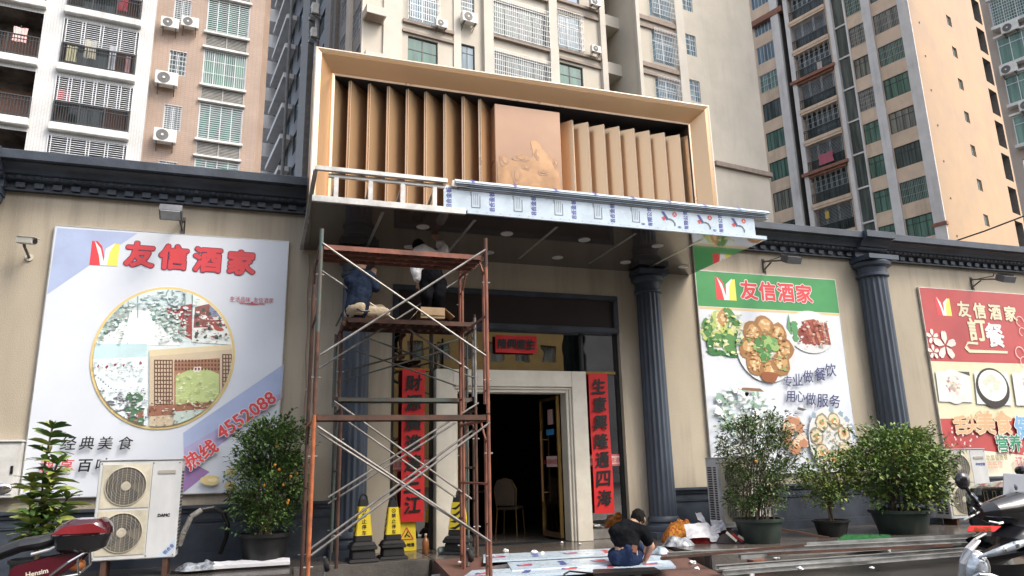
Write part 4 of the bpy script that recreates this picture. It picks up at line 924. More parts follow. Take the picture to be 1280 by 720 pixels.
# ---- air conditioner outdoor units hung on the towers
ACW = mat('ac_white', (0.7,0.7,0.67), 0.45, var=0.08, scale=4); ACG = mat('ac_grille', (0.16,0.16,0.16), 0.5); ACB = mat('ac_bracket', (0.12,0.1,0.09), 0.6)
acp = thing('air_conditioner', 'x', 'air conditioner', (0,0,0))
m = MB(); m.bx(-0.42,0.42,-0.16,0.16,0,0.58,ACW); h = m.build('housing', acp, bevel=0.02)
m = MB(); m.lathe([(0.235,0),(0.235,0.012),(0.21,0.016)], (-0.1,-0.162,0.29), ACG, 28, (0,-1,0)); 
for k in range(5): m.lathe([(0.04+0.042*k,0.017),(0.047+0.042*k,0.017),(0.047+0.042*k,0.02),(0.04+0.042*k,0.02)], (-0.1,-0.162,0.29), ACB, 24, (0,-1,0), ring=True)
m.build('fan_grille', h); m = MB(); m.lathe([(0.05,0.02),(0.05,0.03)], (-0.1,-0.162,0.29), ACW, 16, (0,-1,0)); m.build('fan_hub', h)
for s_ in (-0.3, 0.3): m = MB(); m.bar((s_,-0.2,-0.02), (s_,0.35,-0.02), 0.035, 0.035, ACB); m.bar((s_,-0.15,-0.03), (s_,0.35,-0.28), 0.03, 0.03, ACB); m.build('bracket', acp)
used = [0]
def ac(F, u, z, label, d=0.35, sc=1.0):
    p = F(u, d, z); rz = atan2(F.u.y, F.u.x)
    if not used[0]:
        used[0] = 1; acp.location = p; acp.rotation_euler = (0,0,rz); acp['label'] = label; acp['group'] = 'air conditioners on the towers'; acp.scale = (sc,)*3
    else: copy_tree(acp, p, rz, label, 'air conditioners on the towers', (sc,)*3)
ac(F, 0.36, 22.1, 'left one of two small air conditioners side by side high on the pink tower', sc=0.92); ac(F, 1.22, 22.35, 'right one of two small air conditioners side by side high on the pink tower', sc=0.92)
ac(F, 0.45, 19.1, 'air conditioner below the square barred small window of the pink tower', sc=1.15); ac(F, 0.62, 16.25, 'lowest air conditioner on the pink tower, just above the roofline', sc=1.12)

# ---- beige tower in the middle: left block, recess, right block, dark tiled side
BG = thing('apartment_tower', 'grey beige apartment tower rising behind the brass sign, with brown bands and barred windows', 'building', (20, 34, 0))
F = Face((5.02, 27.63), 9)
BF = 3.85; hs = []; zr = range(-2, 4)
cols = [(1.95, 3.9, 28.3, 1.95, 27.25, 1.4)]
W = []
for k in zr:
    z = 27.6+BF*k
    W += [('a', 1.95, 3.9, z+0.72, z+2.75+0.75), ('c', 5.48, 6.43, z-1.8+BF, z+0.05+BF), ('d', 7.68, 11.9, z+1.25, z+4.0), ('e', 12.6, 14.65, z+1.7, z+4.45)]
hs = [t[1:] for t in W]
m = MB(); F.wall(m, -0.82, 16.6, 0, 60, hs, 0.3, BPLAS)
m.poly([F(16.6,0,0), F(16.6,-3.2,0), F(16.6,-3.2,60), F(16.6,0,60)], BPLAS); F.quad(m, 16.6, 19.5, -3.2, 0, 60, BPLAS)
m.build('wall', BG)
m = MB()
for a, b, o in ((0.36, 1.3, 0.14), (1.301, 1.56, 0.07), (4.95, 5.45, 0.1), (6.99, 7.65, 0.3), (11.93, 12.58, 0.3), (16.15, 16.6, 0.3)): F.box(m, a, b, -0.1, o, 0, 60, BPIER)
m.build('pier', BG)
for k in zr:
    z = 27.6+BF*k
    for (a, b) in ((1.57, 4.94), (12.59, 16.14)):
        zz = z if a < 5 else z+1.0
        for o_, z_ in ((0.2, zz+0.42), (0.16, zz-0.22)): m = MB(); F.box(m, a, b, -0.05, o_, z_, z_+0.2, BBAND); m.build('band', BG)
    m = MB(); F.box(m, 7.66, 11.92, -0.05, 0.26, z+1.0, z+1.22, BBAND); m.build('band', BG)
vis = [t for t in W if 22.5 < t[4] and t[3] < 33]
for (c, a, b, z0, z1) in vis:
    lo = z1 < 28.6
    if c == 'a': window(F, BG, a, b, z0, z1, -0.15, PTEAL if lo else PBLUE, DBAR if lo else WBAR, 2, 2, None if lo else WBAR, (13, 6), 0.5, 0.06)
    elif c == 'c': window(F, BG, a, b, z0, z1, -0.15, PBLUE, DBAR, 2, 2, None if lo else WBAR, (7, 5), 0.05, 0.05)
    elif c == 'd': window(F, BG, a, b, z0, z1, -0.2, PDARK, DBAR, 4, 1, WBAR, (30, 7), 0.5, 0.07)
    else: window(F, BG, a, b, z0, z1, -0.15, PTEAL if z1 < 29 else PBLUE, DBAR if z1 < 29 else WBAR, 2, 2, None if z1 < 29 else WBAR, (13, 6), 0.5, 0.06)
# recess slabs
for k in zr:
    z = 29.0+BF*k; m = MB(); F.box(m, 16.62, 18.3, -2.6, -0.2, z-0.5, z+0.4, BPLAS); m.build('recess_slab', BG)
ac(F, 3.95, 28.05, 'small air conditioner at the lower right of the leftmost beige tower window', 0.45, 0.9); ac(F, 5.85, 28.9, 'air conditioner under the narrow window of the beige tower', 0.45, 1.25)
ac(F, 15.45, 29.25, 'lower air conditioner beside the double brown band of the beige tower', 0.55, 0.9); ac(F, 15.6, 33.0, 'upper air conditioner beside the barred window high on the beige tower', 0.55, 1.0)
# right block stands 1.7 m forward
k_ = 0.958; FR = Face(tuple((CAM+(Vector((5.02, 27.63, 0))-CAM)*k_)[:2]), 9)
sc = lambda z: 1.45+(z-1.45)*k_
RW = []
for k in range(-2, 4):
    z = 30.34+3.9*k; RW += [('w', 21.0*k_, 23.1*k_, sc(z), sc(z+2.6)), ('s', 24.3*k_, 25.3*k_, sc(z+1.45), sc(z+3.25))]
m = MB(); FR.wall(m, 19.45*k_, 31.6*k_, 0, 60, [t[1:] for t in RW], 0.25, BPLAS)
m.poly([FR(19.45*k_,0,0), FR(19.45*k_,-5,0), FR(19.45*k_,-5,60), FR(19.45*k_,0,60)][::-1], BPLAS); m.poly([FR(31.6*k_,0,0), FR(31.6*k_,-8,0), FR(31.6*k_,-8,60), FR(31.6*k_,0,60)], BPLAS); m.poly([FR(19.45*k_,0,60), FR(31.6*k_,0,60), FR(31.6*k_,-8,60), FR(19.45*k_,-8,60)], CONC)
m.build('wall', BG)
m = MB()
for a, b in ((19.45, 19.75), (23.25, 24.02)): FR.box(m, a*k_, b*k_, -0.1, 0.25, 0, 60, BPIER)
FR.box(m, 26.0*k_, 31.75*k_, -8, 0.25, sc(22.9), sc(23.25), BBAND)
m.build('pier', BG)
for k in range(-2, 4):
    z = 30.0+3.9*k; [(lambda m: (FR.box(m, 19.76*k_, 23.24*k_, -0.05, o_, sc(a_), sc(b_), BBAND), m.build('band', BG)))(MB()) for o_, a_, b_ in ((0.18, z-0.35, z), (0.15, z-0.95, z-0.72))]
for (c, a, b, z0, z1) in RW:
    if not (24 < z1 and z0 < 36): continue
    if c == 'w': window(FR, BG, a, b, z0, z1, -0.12, PBLUE, WBAR, 2, 2, WBAR, (14, 6), 0.45, 0.06)
    else: window(FR, BG, a, b, z0, z1, -0.1, PBLUE, WBAR, 2, 1, WBAR, (3, 4), 0.3 if 31 < z0 < 33 else 0.05, 0.05)
# dark tiled side of the beige tower
S = Face(tuple(F(-0.82, 0, 0)[:2]), -81)
sw = ((-2.5,-0.35), (-5.7,-3.7), (-13.3,-9.2), (-21.5,-17.9), (-27.0,-23.5), (-33.5,-29.0))
hs = []
for (a, b) in sw:
    for k in range(-6, 14): z = 27.5+2.95*k; hs.append((a, b, z, z+1.75))
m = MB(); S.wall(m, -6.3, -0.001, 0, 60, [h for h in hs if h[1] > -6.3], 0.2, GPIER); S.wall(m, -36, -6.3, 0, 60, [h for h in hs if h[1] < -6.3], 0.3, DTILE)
m.build('wall', BG)
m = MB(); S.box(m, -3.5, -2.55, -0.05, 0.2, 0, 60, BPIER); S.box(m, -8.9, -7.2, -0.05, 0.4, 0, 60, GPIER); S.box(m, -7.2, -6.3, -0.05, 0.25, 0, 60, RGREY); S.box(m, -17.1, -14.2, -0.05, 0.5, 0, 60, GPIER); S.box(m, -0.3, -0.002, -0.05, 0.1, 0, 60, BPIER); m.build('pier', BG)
for (a, b) in sw:
    for k in range(-5, 9):
        z = 27.5+2.95*k
        if not (22 < z < 50): continue
        window(S, BG, a, b, z, z+1.75, -0.1, PBLUE if (k+int(-a)) % 3 else PDARK, DBAR, 3, 1, ABAR if a > -10 else None, (10, 4), 0.1, 0.08)
for k in range(-4, 9):
    z = 26.6+2.95*k
    m = MB(); S.box(m, -30.6, -22.8, 0, 0.9, z, z+0.45, RWHITE); S.box(m, -35.5, -30.9, 0, 1.7, z+1.6, z+3.0, RWHITE); m.build('balcony', BG)
m = MB(); m.tube(S(-22.3,0.6,0), S(-22.3,0.6,60), 0.14, GPIER, 8); m.tube(S(-11,0.5,0), S(-11,0.5,60), 0.16, ABAR, 8); m.build('drain_pipe', BG)
for z in (24.65, 27.7):
    m = MB(); F.box(m, -0.9, 0.3, 0, 0.9, z-0.2, z+0.35, BPIER); F.box(m, -0.8, 0.2, 0.05, 0.85, z-0.24, z-0.201, BBAND); m.build('ledge', BG)
ac(S, -11.0, 34.2, 'upper one of two air conditioners stacked on the dark side pipe of the beige tower', 0.8, 1.5); ac(S, -11.0, 32.3, 'lower one of two air conditioners stacked on the dark side pipe of the beige tower', 0.8, 1.3)

# ---- tan tower, right
TN = thing('apartment_tower', 'tall tan apartment tower with white piers and green tinted windows, right of the beige one', 'building', (52, 34, 0))
F = Face((50.68, 29.97), -72); RF = 3.2
H = []
for k in range(-7, 7):
    z = 34.84+RF*k; H += [('r', -3.1,-0.92, z, z+1.92), ('m', -5.38,-3.93, z-0.1, z+1.85), ('b', -11.0,-7.32, z+0.05-0.75, z+0.05+1.95), ('l', -15.15,-13.1, z-0.2, z+1.75), ('l', -17.8,-15.75, z-0.2, z+1.75)]
sub = lambda lo, hi: [h[1:] for h in H if lo <= h[1] and h[2] <= hi]
m = MB()
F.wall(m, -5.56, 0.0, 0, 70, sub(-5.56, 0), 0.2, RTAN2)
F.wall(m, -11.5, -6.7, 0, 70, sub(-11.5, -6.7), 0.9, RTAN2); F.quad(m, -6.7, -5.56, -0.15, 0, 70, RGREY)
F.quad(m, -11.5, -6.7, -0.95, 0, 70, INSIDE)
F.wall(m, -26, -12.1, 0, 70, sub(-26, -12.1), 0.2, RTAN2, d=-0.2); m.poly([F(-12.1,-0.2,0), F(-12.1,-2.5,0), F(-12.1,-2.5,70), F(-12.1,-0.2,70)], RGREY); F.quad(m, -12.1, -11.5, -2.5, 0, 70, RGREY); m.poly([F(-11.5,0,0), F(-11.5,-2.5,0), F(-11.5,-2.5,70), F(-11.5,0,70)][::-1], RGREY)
m.build('wall', TN)
m = MB()
for a, b, o in ((-0.9, 0.0, 0.12), (-3.9, -3.13, 0.22), (-5.56, -5.4, 0.12), (-7.05, -6.66, 0.25), (-11.4, -10.95, 0.2), (-12.95, -12.1, 0.1)): F.box(m, a, b, -0.2, o, 0, 70, RWHITE)
m.build('pier', TN)
for k in range(-6, 7):
    z = 34.84+RF*k
    if not (17 < z+2 and z < 58): continue
    pm = (PGREEN, PDARK, PGREEN, PCURT)
    window(F, TN, -3.1, -0.92, z, z+1.92, -0.1, rnd.choice(pm) if k < 2 else PBLUE, DBAR, 4, 2, ABAR if k in (0, 1, -4) else None, (16, 3), 0.08, 0.05)
    window(F, TN, -5.38, -3.93, z-0.1, z+1.85, -0.1, rnd.choice(pm), DBAR, 3, 2, ABAR if k in (1, 2, -1) else None, (9, 5), 0.12, 0.05)
    window(F, TN, -15.15, -13.1, z-0.2, z+1.75, -0.28, PBLUE if k > 1 else rnd.choice(pm), DBAR if k < 1 else WBAR, 5, 1, WBAR if k == 1 else None, (3, 3), 0.1, 0.06)
    window(F, TN, -17.8, -15.75, z-0.2, z+1.75, -0.28, PBLUE, WBAR, 4, 1)
    m = MB(); F.box(m, -6.65, -5.57, -0.12, 0.02, z-0.7, z-0.55, RWHITE); F.quad(m, -6.6, -5.6, -0.1, z-0.5, z+RF-0.75, PDARK); m.build('louvre', TN)
    big = k % 3 == 1
    m = MB(); zz = z-0.8
    F.box(m, -11.55 if big else -11.05, -6.95 if big else -7.25, -0.2, 0.4 if big else 0.25, zz-0.32, zz-0.02, RRED if big else RTAN2); F.box(m, -11.05, -7.25, -0.2, 0.2 , zz-0.55, zz-0.33, RRED if big else RTAN2)
    bal = m.build('balcony', TN)
    railing(F, bal, -10.95, -7.35, zz+0.05, zz+1.0, 0.08, DBAR, 18)
    shutter_bars(F, bal, -10.95, -7.35, zz+1.05, zz+2.6, 0.05, ABAR, 7 if k % 2 else 3, 3 if k % 2 else 12)
    m = MB(); F.quad(m, -10.9, -7.4, -0.6, zz+0.0, zz+2.7, PDARK); m.build('balcony_door', bal)
m = MB(); F.box(m, -26, -11.6, -0.3, 0.2, 45.4, 46.0, RRED); m.build('band', TN); m = MB(); F.box(m, -1.0, 0.1, -0.2, 0.2, 19.4, 19.7, RRED); m.build('band', TN)
for (u, z, w_, h_, c, lb) in ((-9.0, 28.9, 1.5, 1.0, (0.5,0.14,0.19), 'pink blanket over a balcony rail of the tan tower'), (-8.4, 38.0, 0.5, 0.9, (0.55,0.5,0.46), 'pale cloth hanging in a high balcony of the tan tower'), (-9.6, 23.4, 0.4, 0.7, (0.6,0.45,0.1), 'yellow shirt in the lowest visible balcony of the tan tower')):
    laundry(F, u, 0.3, z, w_, h_, c, lb)
FS = Face((50.68, 29.97), 17)
hs = [(7.35, 8.25, 37.95-3.25*k-1.05, 37.95-3.25*k) for k in range(-3, 9)]; nh = [(13.9, 15.7, 39.75-3.34*k, 42.35-3.34*k) for k in range(-2, 9)]
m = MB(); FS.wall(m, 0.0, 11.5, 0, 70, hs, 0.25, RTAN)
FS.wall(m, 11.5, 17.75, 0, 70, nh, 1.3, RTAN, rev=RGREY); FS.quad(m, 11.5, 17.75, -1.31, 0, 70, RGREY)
m.poly([F(-26,0,70), F(0,0,70), FS(17.75,0,70), FS(17.75,-16,70)], CONC)
m.build('wall', TN)
for (a, b, z0, z1) in hs:
    if 18 < z1 < 48: window(FS, TN, a, b, z0, z1, -0.12, PDARK, LOUV, 2, 1)
for i in range(9):
    m = MB(); c = FS(1.5+0.05*(i % 2), 0.0, 38.2-3.25*i); m.lathe([(0.1,0),(0.1,0.03)], c, BLACK, 8, tuple(FS.n)); m.build('vent_hole', TN)

# ---- grey pink tower at the far right
GP = thing('apartment_tower', 'grey pink apartment tower with white window boxes cut by the right edge of view', 'building', (48, 20, 0))
F = Face((43.31, 18.24), -70); hs = []
for k in range(-3, 5): z = 25.43+2.72*k; hs.append((0.12, 4.2, z, z+1.85))
m = MB(); F.wall(m, -0.45, 12, 0, 60, hs, 0.2, mat('grey_pink_plaster', (0.42,0.36,0.32), 0.7, var=0.06, scale=0.5)); m.poly([F(-0.45,0,0), F(-0.45,-12,0), F(-0.45,-12,60), F(-0.45,0,60)][::-1], MATS['grey_pink_plaster']); m.build('wall', GP)
for k in range(-2, 4):
    z = 25.43+2.72*k; w_ = window(F, GP, 0.12, 4.2, z, z+1.85, 0.3, PGREEN, WBAR, 6, 2, WBAR if k > 0 else None, (30, 9), 0.12, 0.05)
    for a_, b_ in ((z-0.22, z-0.02), (z+1.87, z+2.0)): m = MB(); F.box(m, 0.0, 4.4, -0.1, 0.5, a_, b_, WSLAB); m.build('sill', w_)
ac(F, 1.0, 27.3, 'air conditioner on the upper white window box of the grey pink tower', 0.5, 1.1); ac(F, 0.5, 24.6, 'air conditioner on the middle white window box of the grey pink tower', 0.5, 1.1); ac(F, 1.1, 21.9, 'air conditioner on the lower white window box of the grey pink tower', 0.5, 1.1)

# ---- across the street, behind the viewer: what the shop glass mirrors
for (ox, wid, hh, colr, lb) in ((24, 34, 25, (0.5,0.31,0.1), 'ochre apartment tower standing on the other side of the street'), (62, 36, 24, (0.3,0.28,0.26), 'grey apartment tower across the street to the right of the ochre one'), (-12, 30, 20, (0.34,0.25,0.2), 'brown apartment tower across the street to the left of the ochre one')):
    OP = thing('apartment_tower', lb, 'building', (ox-wid/2, -50, 0)); F = Face((ox, -46), 180); hs = []
    for k in range(int(hh/3)-1):
        u = 0.8
        while u < wid-3.2: hs.append((u, u+1.3, 1.0+3.0*k, 2.5+3.0*k)); u += 2.3
    m = MB(); F.wall(m, 0, wid, 0, hh, hs, 0.3, mat('plaster_'+lb.split()[0], colr, 0.7, var=0.1, scale=0.4)); F.quad(m, 0, wid, -0.3, 0, hh, PCURT); F.quad(m, 0, wid, -8, 0, hh, PDARK); m.poly([F(0,0,hh), F(wid,0,hh), F(wid,-8,hh), F(0,-8,hh)], CONC); m.build('wall', OP)
from mathutils import noise as NZ

# ================================================================ scaffolding
RUST = mat('rusty_red_steel', (0.3,0.115,0.07), 0.65, 0.2, col2=(0.13,0.055,0.04), scale=5, var=0.3); RUSTO = mat('orange_painted_steel', (0.5,0.15,0.05), 0.55, 0.1, col2=(0.24,0.075,0.035), scale=7)
RUSTD = mat('dark_rust', (0.13,0.06,0.04), 0.75, 0.2, col2=(0.05,0.032,0.026), scale=6); TEALP = mat('teal_painted_steel', (0.075,0.13,0.12), 0.55, 0.2, col2=(0.12,0.075,0.055), scale=6); BRACE = mat('brace_tube', (0.33,0.32,0.3), 0.5, 0.6, col2=(0.17,0.15,0.14), scale=7); PLANKR = mat('rusty_platform', (0.3,0.115,0.08), 0.75, 0.1, col2=(0.13,0.06,0.045), scale=5)
SCF = thing('scaffolding', 'tall rusty red frame scaffolding with plank decks in front of the left column', 'scaffolding', (1.5, -2.3, 0))
def portal(x, y0, y1, z0, z1, ma, mb_, root):
    """One welded ladder frame standing in depth: two legs, two inner legs, head and ties."""
    m = MB(); r = 0.023
    for y, s_, mm in ((y0, 1, ma), (y1, -1, mb_)):
        m.tube((x,y,z0), (x,y,z1), r, mm, 10); yi = y+s_*0.13
        m.tube((x,yi,z0+0.12), (x,yi,z1-0.28), 0.02, mm, 8)
        for zz in (z0+0.28, z0+0.75, z0+1.2, z1-0.3): m.tube((x,y,zz), (x,yi,zz), 0.014, mm, 6)
        m.tube((x,yi,z1-0.28), (x,yi+s_*0.2,z1-0.06), 0.015, mm, 6)
        m.tube((x,y,z1-0.02), (x,y,z1+0.05), r*0.8, RUSTD, 8)
        for zz in (z0+0.4, z1-0.45): m.tube((x-0.05,y,zz), (x+0.05,y,zz), 0.008, STEELG, 6)
    m.tube((x,y0,z1-0.05), (x,y1,z1-0.05), 0.021, ma, 8); m.tube((x,y0+0.13,z0+1.2), (x,y1-0.13,z0+1.2), 0.015, mb_, 6)
    return m.build('frame', root, smooth=45)
def deck(x0, x1, y0, y1, z, n, m_, root, th=0.055):
    for i in range(n):
        a = y0+(y1-y0)*i/n+0.006; b = y0+(y1-y0)*(i+1)/n-0.006; m = MB()
        m.bx(x0+0.03, x1-0.03, a, b, z-0.003, z, m_); m.bx(x0+0.03, x1-0.03, a, a+0.012, z-th, z-0.0035, m_); m.bx(x0+0.03, x1-0.03, b-0.012, b, z-th, z-0.0035, m_)
        k = int((x1-x0)/0.12)
        for j in range(k): xx = x0+0.1+0.12*j; m.bx(xx, xx+0.05, a+0.013, b-0.013, z-0.03, z-0.0036, RUSTD if j % 3 == 0 else m_)
        for xx in (x0, x1):
            s_ = 1 if xx == x0 else -1
            for yy in (a+0.04, b-0.04): m.bar((xx+s_*0.05,yy,z-0.02), (xx-s_*0.015,yy,z-0.01), 0.02, 0.05, RUSTD)
        m.build('platform', root)
def brace(a, b, root, m_=None, r=0.0135):
    m = MB(); m.tube(a, b, r, m_ or BRACE, 8); m.build('cross_brace', root, smooth=True)
XL, XR, YF, YB = 0.50, 2.52, -3.0, -1.68
portal(XL, YF, YB, 0.06, 2.06, RUSTO, RUSTD, SCF); portal(XR, YF, YB, 0.06, 2.06, RUST, RUST, SCF)
portal(XL, YF, YB, 2.08, 4.13, RUSTD, RUSTD, SCF); portal(XR, YF, YB, 2.08, 4.15, RUST, RUST, SCF)
m = MB(); m.tube((XL,YF,3.0), (XL,YF,4.24), 0.0245, TEALP, 10); m.tube((XR,YF,3.9), (XR,YF,4.28), 0.0245, RUSTD, 10); m.build('guard_post', SCF, smooth=True)
deck(XL, XR, YF+0.02, -2.40, 4.06, 3, PLANKR, SCF, 0.06)
deck(XL, XR, YF-0.02, YF+0.28, 2.06, 1, RUSTD, SCF, 0.06)
def cross(y, z0, z1, x0, x1, m_=None, dz=0.0, r=0.0135):
    brace((x0,y-0.02,z1), (x1,y-0.02,z0+dz), SCF, m_, r); brace((x0,y+0.02,z0), (x1,y+0.02,z1-dz), SCF, m_, r)
P_ = lambda x, y, d: tuple(PY(x, y, d))
for (a, b, d) in (((406,306),(604.6,443),-3.02),((604.6,313.6),(403,442),-3.05),((404,339.6),(583,460),-1.70),((583,344),(401,459),-1.66),
    ((400,535),(610,675),-3.02),((402,543),(603,671),-2.86),((610,530),(392,692),-3.05),((588,540),(391,684),-2.9),((420,503),(587,622),-1.70),((436,528),(567,620),-1.4),((596,505),(413,620),-1.66),((567,530),(413,628),-1.43)):
    p, q = Vector(P_(*a, d)), Vector(P_(*b, d)); e = (q-p).normalized()*0.03; brace(p-e, q+e, SCF)
def caster(x, y):
    m = MB(); m.tube((x,y,0.2 if y > -2.4 else 0.0), (x,y,0.42), 0.017, STEELG, 8); zb = (PZ0 if -1.0 < y else 0.0)
    m.build('caster_stem', SCF)
    m = MB(); z = 0.33 if y > -2.4 else 0.08
    m.lathe([(0.02,-0.03),(0.075,-0.028),(0.085,-0.01),(0.085,0.01),(0.075,0.028),(0.02,0.03)], (x+0.02,y-0.05,z), RUBBER, 20, (1,0,0.2)); m.lathe([(0.035,-0.033),(0.035,0.033)], (x+0.02,y-0.05,z), RUST, 12, (1,0,0.2)); m.build('caster', SCF, smooth=True)
for x in (XL+0.27, XR+0.08): caster(x, YB)
# older green grey tower standing behind it and carrying the middle deck
SC2 = thing('scaffolding', 'lower green grey scaffolding with the middle deck, standing just behind the red one', 'scaffolding', (1.9, -1.2, 0))
portal(0.93, -1.52, -0.62, PZ0, 2.3, RUSTD, TEALP, SC2); portal(2.86, -1.22, -0.62, PZ0, 2.3, RUSTD, TEALP, SC2)
portal(0.90, -1.52, -0.62, 2.34, 3.36, RUSTD, TEALP, SC2); portal(2.86, -1.22, -0.62, 2.34, 3.62, BRACE, TEALP, SC2)
deck(0.9, 2.62, -2.05, -1.36, 3.38, 2, RUSTD, SC2, 0.06); deck(0.85, 2.7, -1.6, -1.3, 2.39, 1, TEALP, SC2, 0.05)
for (a, b, d) in (((462,423),(594,473),-1.2),((424,466),(582,422),-1.2),((441,437),(570,482),-0.65),((421,478),(563,436),-0.65)):
    p, q = Vector(P_(*a, d)), Vector(P_(*b, d)); brace(p, q, SC2, TEALP, 0.012)
for x in (0.88, 2.63): m = MB(); m.tube((x,-2.05,3.29), (x,-1.4,3.29), 0.02, RUSTD, 8); m.build('deck_bearer', SC2, smooth=True)

# ================================================================ outdoor units on the ground
ACP = mat('ac_panel', (0.62,0.635,0.64), 0.4, var=0.08, scale=2.5, stretch=(1,1,0.4)); ACY = mat('ac_yellowed', (0.58,0.54,0.43), 0.5, var=0.12, scale=4); FANM = mat('fan_dark', (0.085,0.08,0.072), 0.5, col2=(0.2,0.18,0.15), scale=3)
def big_ac(label, x0, x1, yf, z0, z1, dep=0.34, rz=0.0, logo_=True, stripe=True):
    r = thing('air_conditioner', label, 'air conditioner', ((x0+x1)/2, yf+dep/2, z0-0.15), rz, 'large two-fan air conditioners on the pavement')
    W, H = x1-x0, z1-z0; m = MB(); B = lambda *a: m.bx(*a)
    ox, oy, oz = -W/2, -dep/2, 0.15
    m.bx(ox, ox+W, oy, oy+dep, oz, oz+H, ACP); m.bx(ox-0.012, ox+W+0.012, oy-0.012, oy+dep+0.012, oz+H+0.001, oz+H+0.02, ACP); h = m.build('housing', r, local=True, bevel=0.014)
    n = 24
    for side in (ox-0.004, ox+W+0.0):
        s_ = MB()
        for k in range(n): zz = oz+0.08+(H-0.2)*k/n; s_.bx(side, side+0.004, oy+0.05, oy+0.12, zz, zz+(H-0.2)/n*0.6, BLACK); s_.bx(side, side+0.0035, oy+0.17, oy+dep-0.05, zz, zz+(H-0.2)/n*0.6, BLACK)
        s_.build('side_louvre', h, local=True)
    fw = W*0.60
    for i in range(2):
        zc = oz+H*(0.27+0.47*i); q = H*0.205; xc = ox+0.03+fw/2
        f = MB(); f.bx(xc-fw/2+0.015, xc+fw/2-0.005, oy-0.008, oy-0.0005, zc-q-0.02, zc+q+0.02, ACY); 
        f.lathe([(q*0.98,0.0),(q*0.98,0.02),(q*0.95,0.022),(q*0.95,0.0)], (xc+0.005,oy,zc), ACY, 40, (0,-1,0), ring=True); fo = f.build('fan_guard', h, local=True, smooth=30)
        f = MB(); f.lathe([(q*0.94,0.008),(q*0.94,0.0095)], (xc+0.005,oy,zc), FANM, 36, (0,-1,0))
        for k in range(4):
            a = k*pi/2+0.5; pts = [(0.05*cos(a),0.05*sin(a)),(q*0.85*cos(a-0.25),q*0.85*sin(a-0.25)),(q*0.88*cos(a+0.15),q*0.88*sin(a+0.15)),(q*0.75*cos(a+0.55),q*0.75*sin(a+0.55)),(0.06*cos(a+0.8),0.06*sin(a+0.8))]
            f.prism(pts, (xc+0.005,oy-0.0097,zc), RT, UP, 0.003, mat('fan_blade', (0.12,0.115,0.105), 0.5))
        f.lathe([(0.055,0.009),(0.05,0.016),(0.0,0.018)], (xc+0.005,oy,zc), ACY, 18, (0,-1,0)); f.build('fan', fo, local=True)
        f = MB()
        for k in range(1, 8): rr_ = q*0.94*k/8; f.lathe([(rr_-0.0011,0.0215),(rr_+0.0011,0.0215),(rr_+0.0011,0.023),(rr_-0.0011,0.023)], (xc+0.005,oy,zc), mat('wire_grey', (0.36,0.34,0.3), 0.5), 36, (0,-1,0), ring=True)
        for k in range(-4, 5):
            xx = q*0.94*k/4.6; hh = sqrt(max(0, (q*0.93)**2-xx*xx)); f.bx(xc+xx+0.0038, xc+xx+0.0062, oy-0.0265, oy-0.0242, zc-hh, zc+hh, ACY)
        f.build('wire_grille', fo, local=True)
    d = MB(); px0 = ox+fw+0.045; d.bx(px0-0.01, px0-0.006, oy-0.003, oy-0.0005, oz+0.02, oz+H-0.02, ACG); d.bx(px0+0.06, ox+W-0.07, oy-0.01, oy-0.0005, oz+H*0.86, oz+H*0.895, mat('badge_grey', (0.42,0.4,0.36), 0.4))
    if logo_: put_text(d, 'DAMC', (px0+(ox+W-px0)*0.5, oy-0.004, oz+H*0.43), RT, UP, 0.034, BLACK, 0.06)
    else: put_text(d, '中央空调', (px0+(ox+W-px0)*0.55, oy-0.004, oz+H*0.78), RT, UP, 0.05, INKB, 0.03)
    if stripe:
        d.prism([(ox+W-0.21,oz+0.01),(ox+W-0.012,oz+0.22),(ox+W-0.012,oz+0.08),(ox+W-0.08,oz+0.01)], (0,oy-0.001,0), RT, UP, 0.003, FILM); put_text(d, '铝合金', (ox+W-0.08, oy-0.006, oz+0.1), Vector((0.7,0,0.72)), Vector((-0.72,0,0.7)), 0.045, INKB, 0.02)
    for zz in (oz+0.03, oz+H-0.03): 
        for xx in (ox+0.03, ox+W-0.03, px0): d.lathe([(0.009,0),(0.007,0.006)], (xx,oy,zz), ACG, 8, (0,-1,0))
    d.build('front_panel', h, local=True)
    for xx in (ox+0.12, ox+W-0.14): m = MB(); m.bx(xx, xx+0.06, oy+0.02, oy+dep-0.02, -0.1, oz-0.001, RUSTD); m.build('foot_rail', r, local=True)
    return r
big_ac('white two-fan air conditioner with yellowed fan guards below the large left poster', -1.93, -0.99, -1.12, 0.46, 1.63)
big_ac('two-fan air conditioner mostly hidden behind the tall potted tree right of the door', 7.0, 7.95, -0.95, 0.42, 1.50, logo_=False, stripe=False)
big_ac('two-fan air conditioner standing beside the black car under the red poster', 11.72, 12.72, -1.05, 0.36, 1.56, rz=-0.05, logo_=False, stripe=False)
r = thing('pipe_bundle', 'wrapped refrigerant pipes looping from the left air conditioner to the wall', 'pipes', (-0.8,-0.8,0.4))
m = MB(); pts = [(-0.97,-0.9,0.58),(-0.93,-0.95,0.72),(-0.86,-0.93,0.92),(-0.74,-0.9,1.0),(-0.6,-0.85,1.02),(-0.48,-0.8,0.95),(-0.42,-0.7,0.8),(-0.43,-0.6,0.62),(-0.5,-0.5,0.42)]
m.path(pts[:4], 0.034, mat('pipe_wrap', (0.4,0.38,0.33), 0.8, col2=(0.1,0.1,0.1), scale=9), 10); m.build('wrapped_pipe', r, smooth=True)
m = MB(); m.path(pts[3:], 0.03, BLACK, 10); m.build('black_hose', r, smooth=True)

